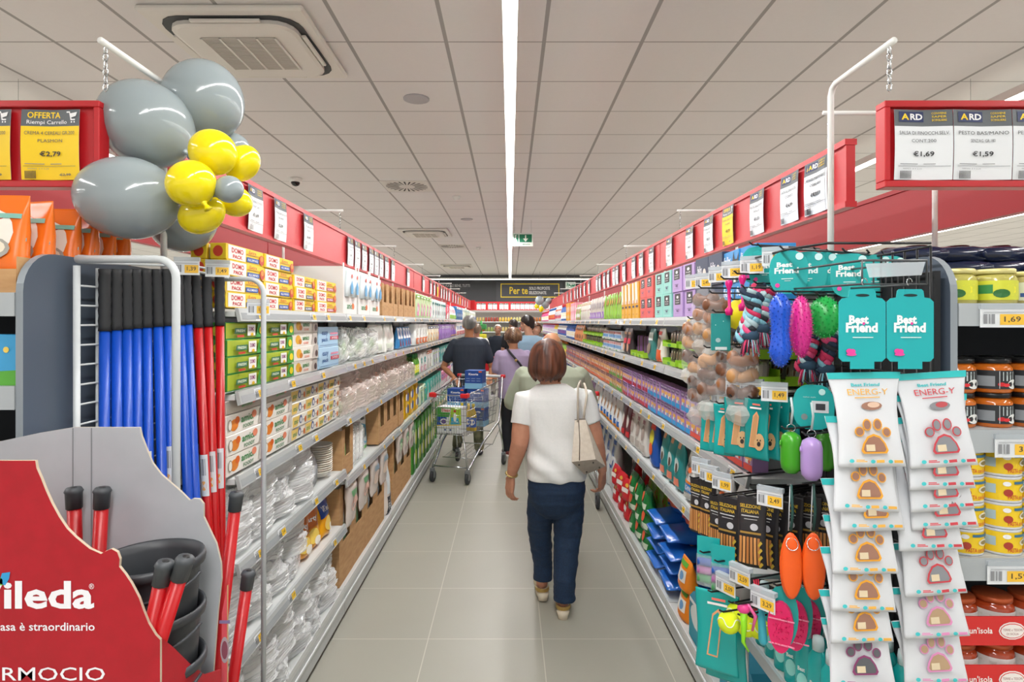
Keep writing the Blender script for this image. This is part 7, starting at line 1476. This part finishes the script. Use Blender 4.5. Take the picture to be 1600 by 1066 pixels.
cart(W(880,0,5.75).x-.02, 5.82, pi/2, 'second shopping cart pushed by the person in sage green')
# far red basket and green display near the end
mb = MB(); mb.loft([[(sx*w_, sy*d_, z) for sx, sy in ((-1,-1),(1,-1),(1,1),(-1,1))] for z, w_, d_ in ((0,.17,.11),(.24,.23,.15),(.25,.24,.16))], M('d01c24', .4), False); o = mb.build('shopping_basket', None, W(767,556,11.0)-V((0,0,.02)), .3); o.location.z = .78; tag(o, 'red plastic shopping basket carried deep in the aisle', 'basket')
t = thing('promo_stand', 'green promotional stand at the far end of the left shelves', 'display', (W(752,0,17.6).x, 17.6, 0)); MB().tube([(0,0,0),(0,0,1.72)], .03, M('3a9a4a'), 8).build('pole', t)
for i in range(5): MB().box(-.16,.16,-.12,.12,.3+.29*i,.46+.29*i, M('c8c030' if i % 2 else '3a8a48', .4), .03).build('bag_panel', t)
mb = MB().box(W(683,0,17).x if 0 else -1.24, -1.0, 16.95, 17.0, 2.02, 2.30, M('c00f18', .5)); tag(mb.build('banner_end_plate'), 'plain red end plate closing the left banner', 'sign')
# ================= shelves against the far wall =================
t = thing('wall_shelving', 'grey wall shelving of jars across the far end', 'shelving', (0, 21.0, 0))
MB().box(-3.2, 3.2, .52, .58, 0, 2.05, M('b8b6b0', .6)).build('back_panel', t)
FZ = [.2,.6,1.0,1.35,1.70]
for z in FZ: MB().box(-3.2, 3.2, 0, .5, z-.03, z, RAIL).build('shelf', t)
mb = MB(); mb.box(-3.3, 3.3, 20.93, 20.95, 2.10, 2.40, M('c01820', .5)); o = mb.build('banner_board'); tag(o, 'red banner board with white posters across the far wall', 'banner')
for i in range(26):
    hang_o = bpy.data.objects.new('price_poster', POST[0]); COL.objects.link(hang_o); hang_o.location = (-1.5+.165*i+(.07*(i//2) if i < 8 else .56*.5), 20.9300, 2.13); hang_o.scale = (1,1,1.15)
    tag(hang_o, 'white price poster on the far wall banner, %s from the left' % od(i+1), 'poster', 'price posters on the far wall banner')
fj = [MB().lathe([(.001,0),(.04,0),(.042,.1),(.03,.13),(.032,.15),(.001,.15)], M(c, .3), 8).mesh('sauce_jar') for c in ('c8c080','a8602a','8a9a4a','b8a060','9a3a2a','d8b04a')]
cn_ = ('pale','orange','olive','tan','dark red','amber')
for li, z in enumerate(FZ):
    for i in range(42):
        c = (i//5+li*2) % 6; o = bpy.data.objects.new('sauce_jar', fj[c]); COL.objects.link(o); o.location = (-1.85+.1*i, 21.06, z+.001)
        tag(o, '%s jar on the far wall shelving, %s shelf up, %s from left' % (cn_[c], od(li+1), od(i+1)), 'jar', '%s jars on the far wall' % cn_[c])
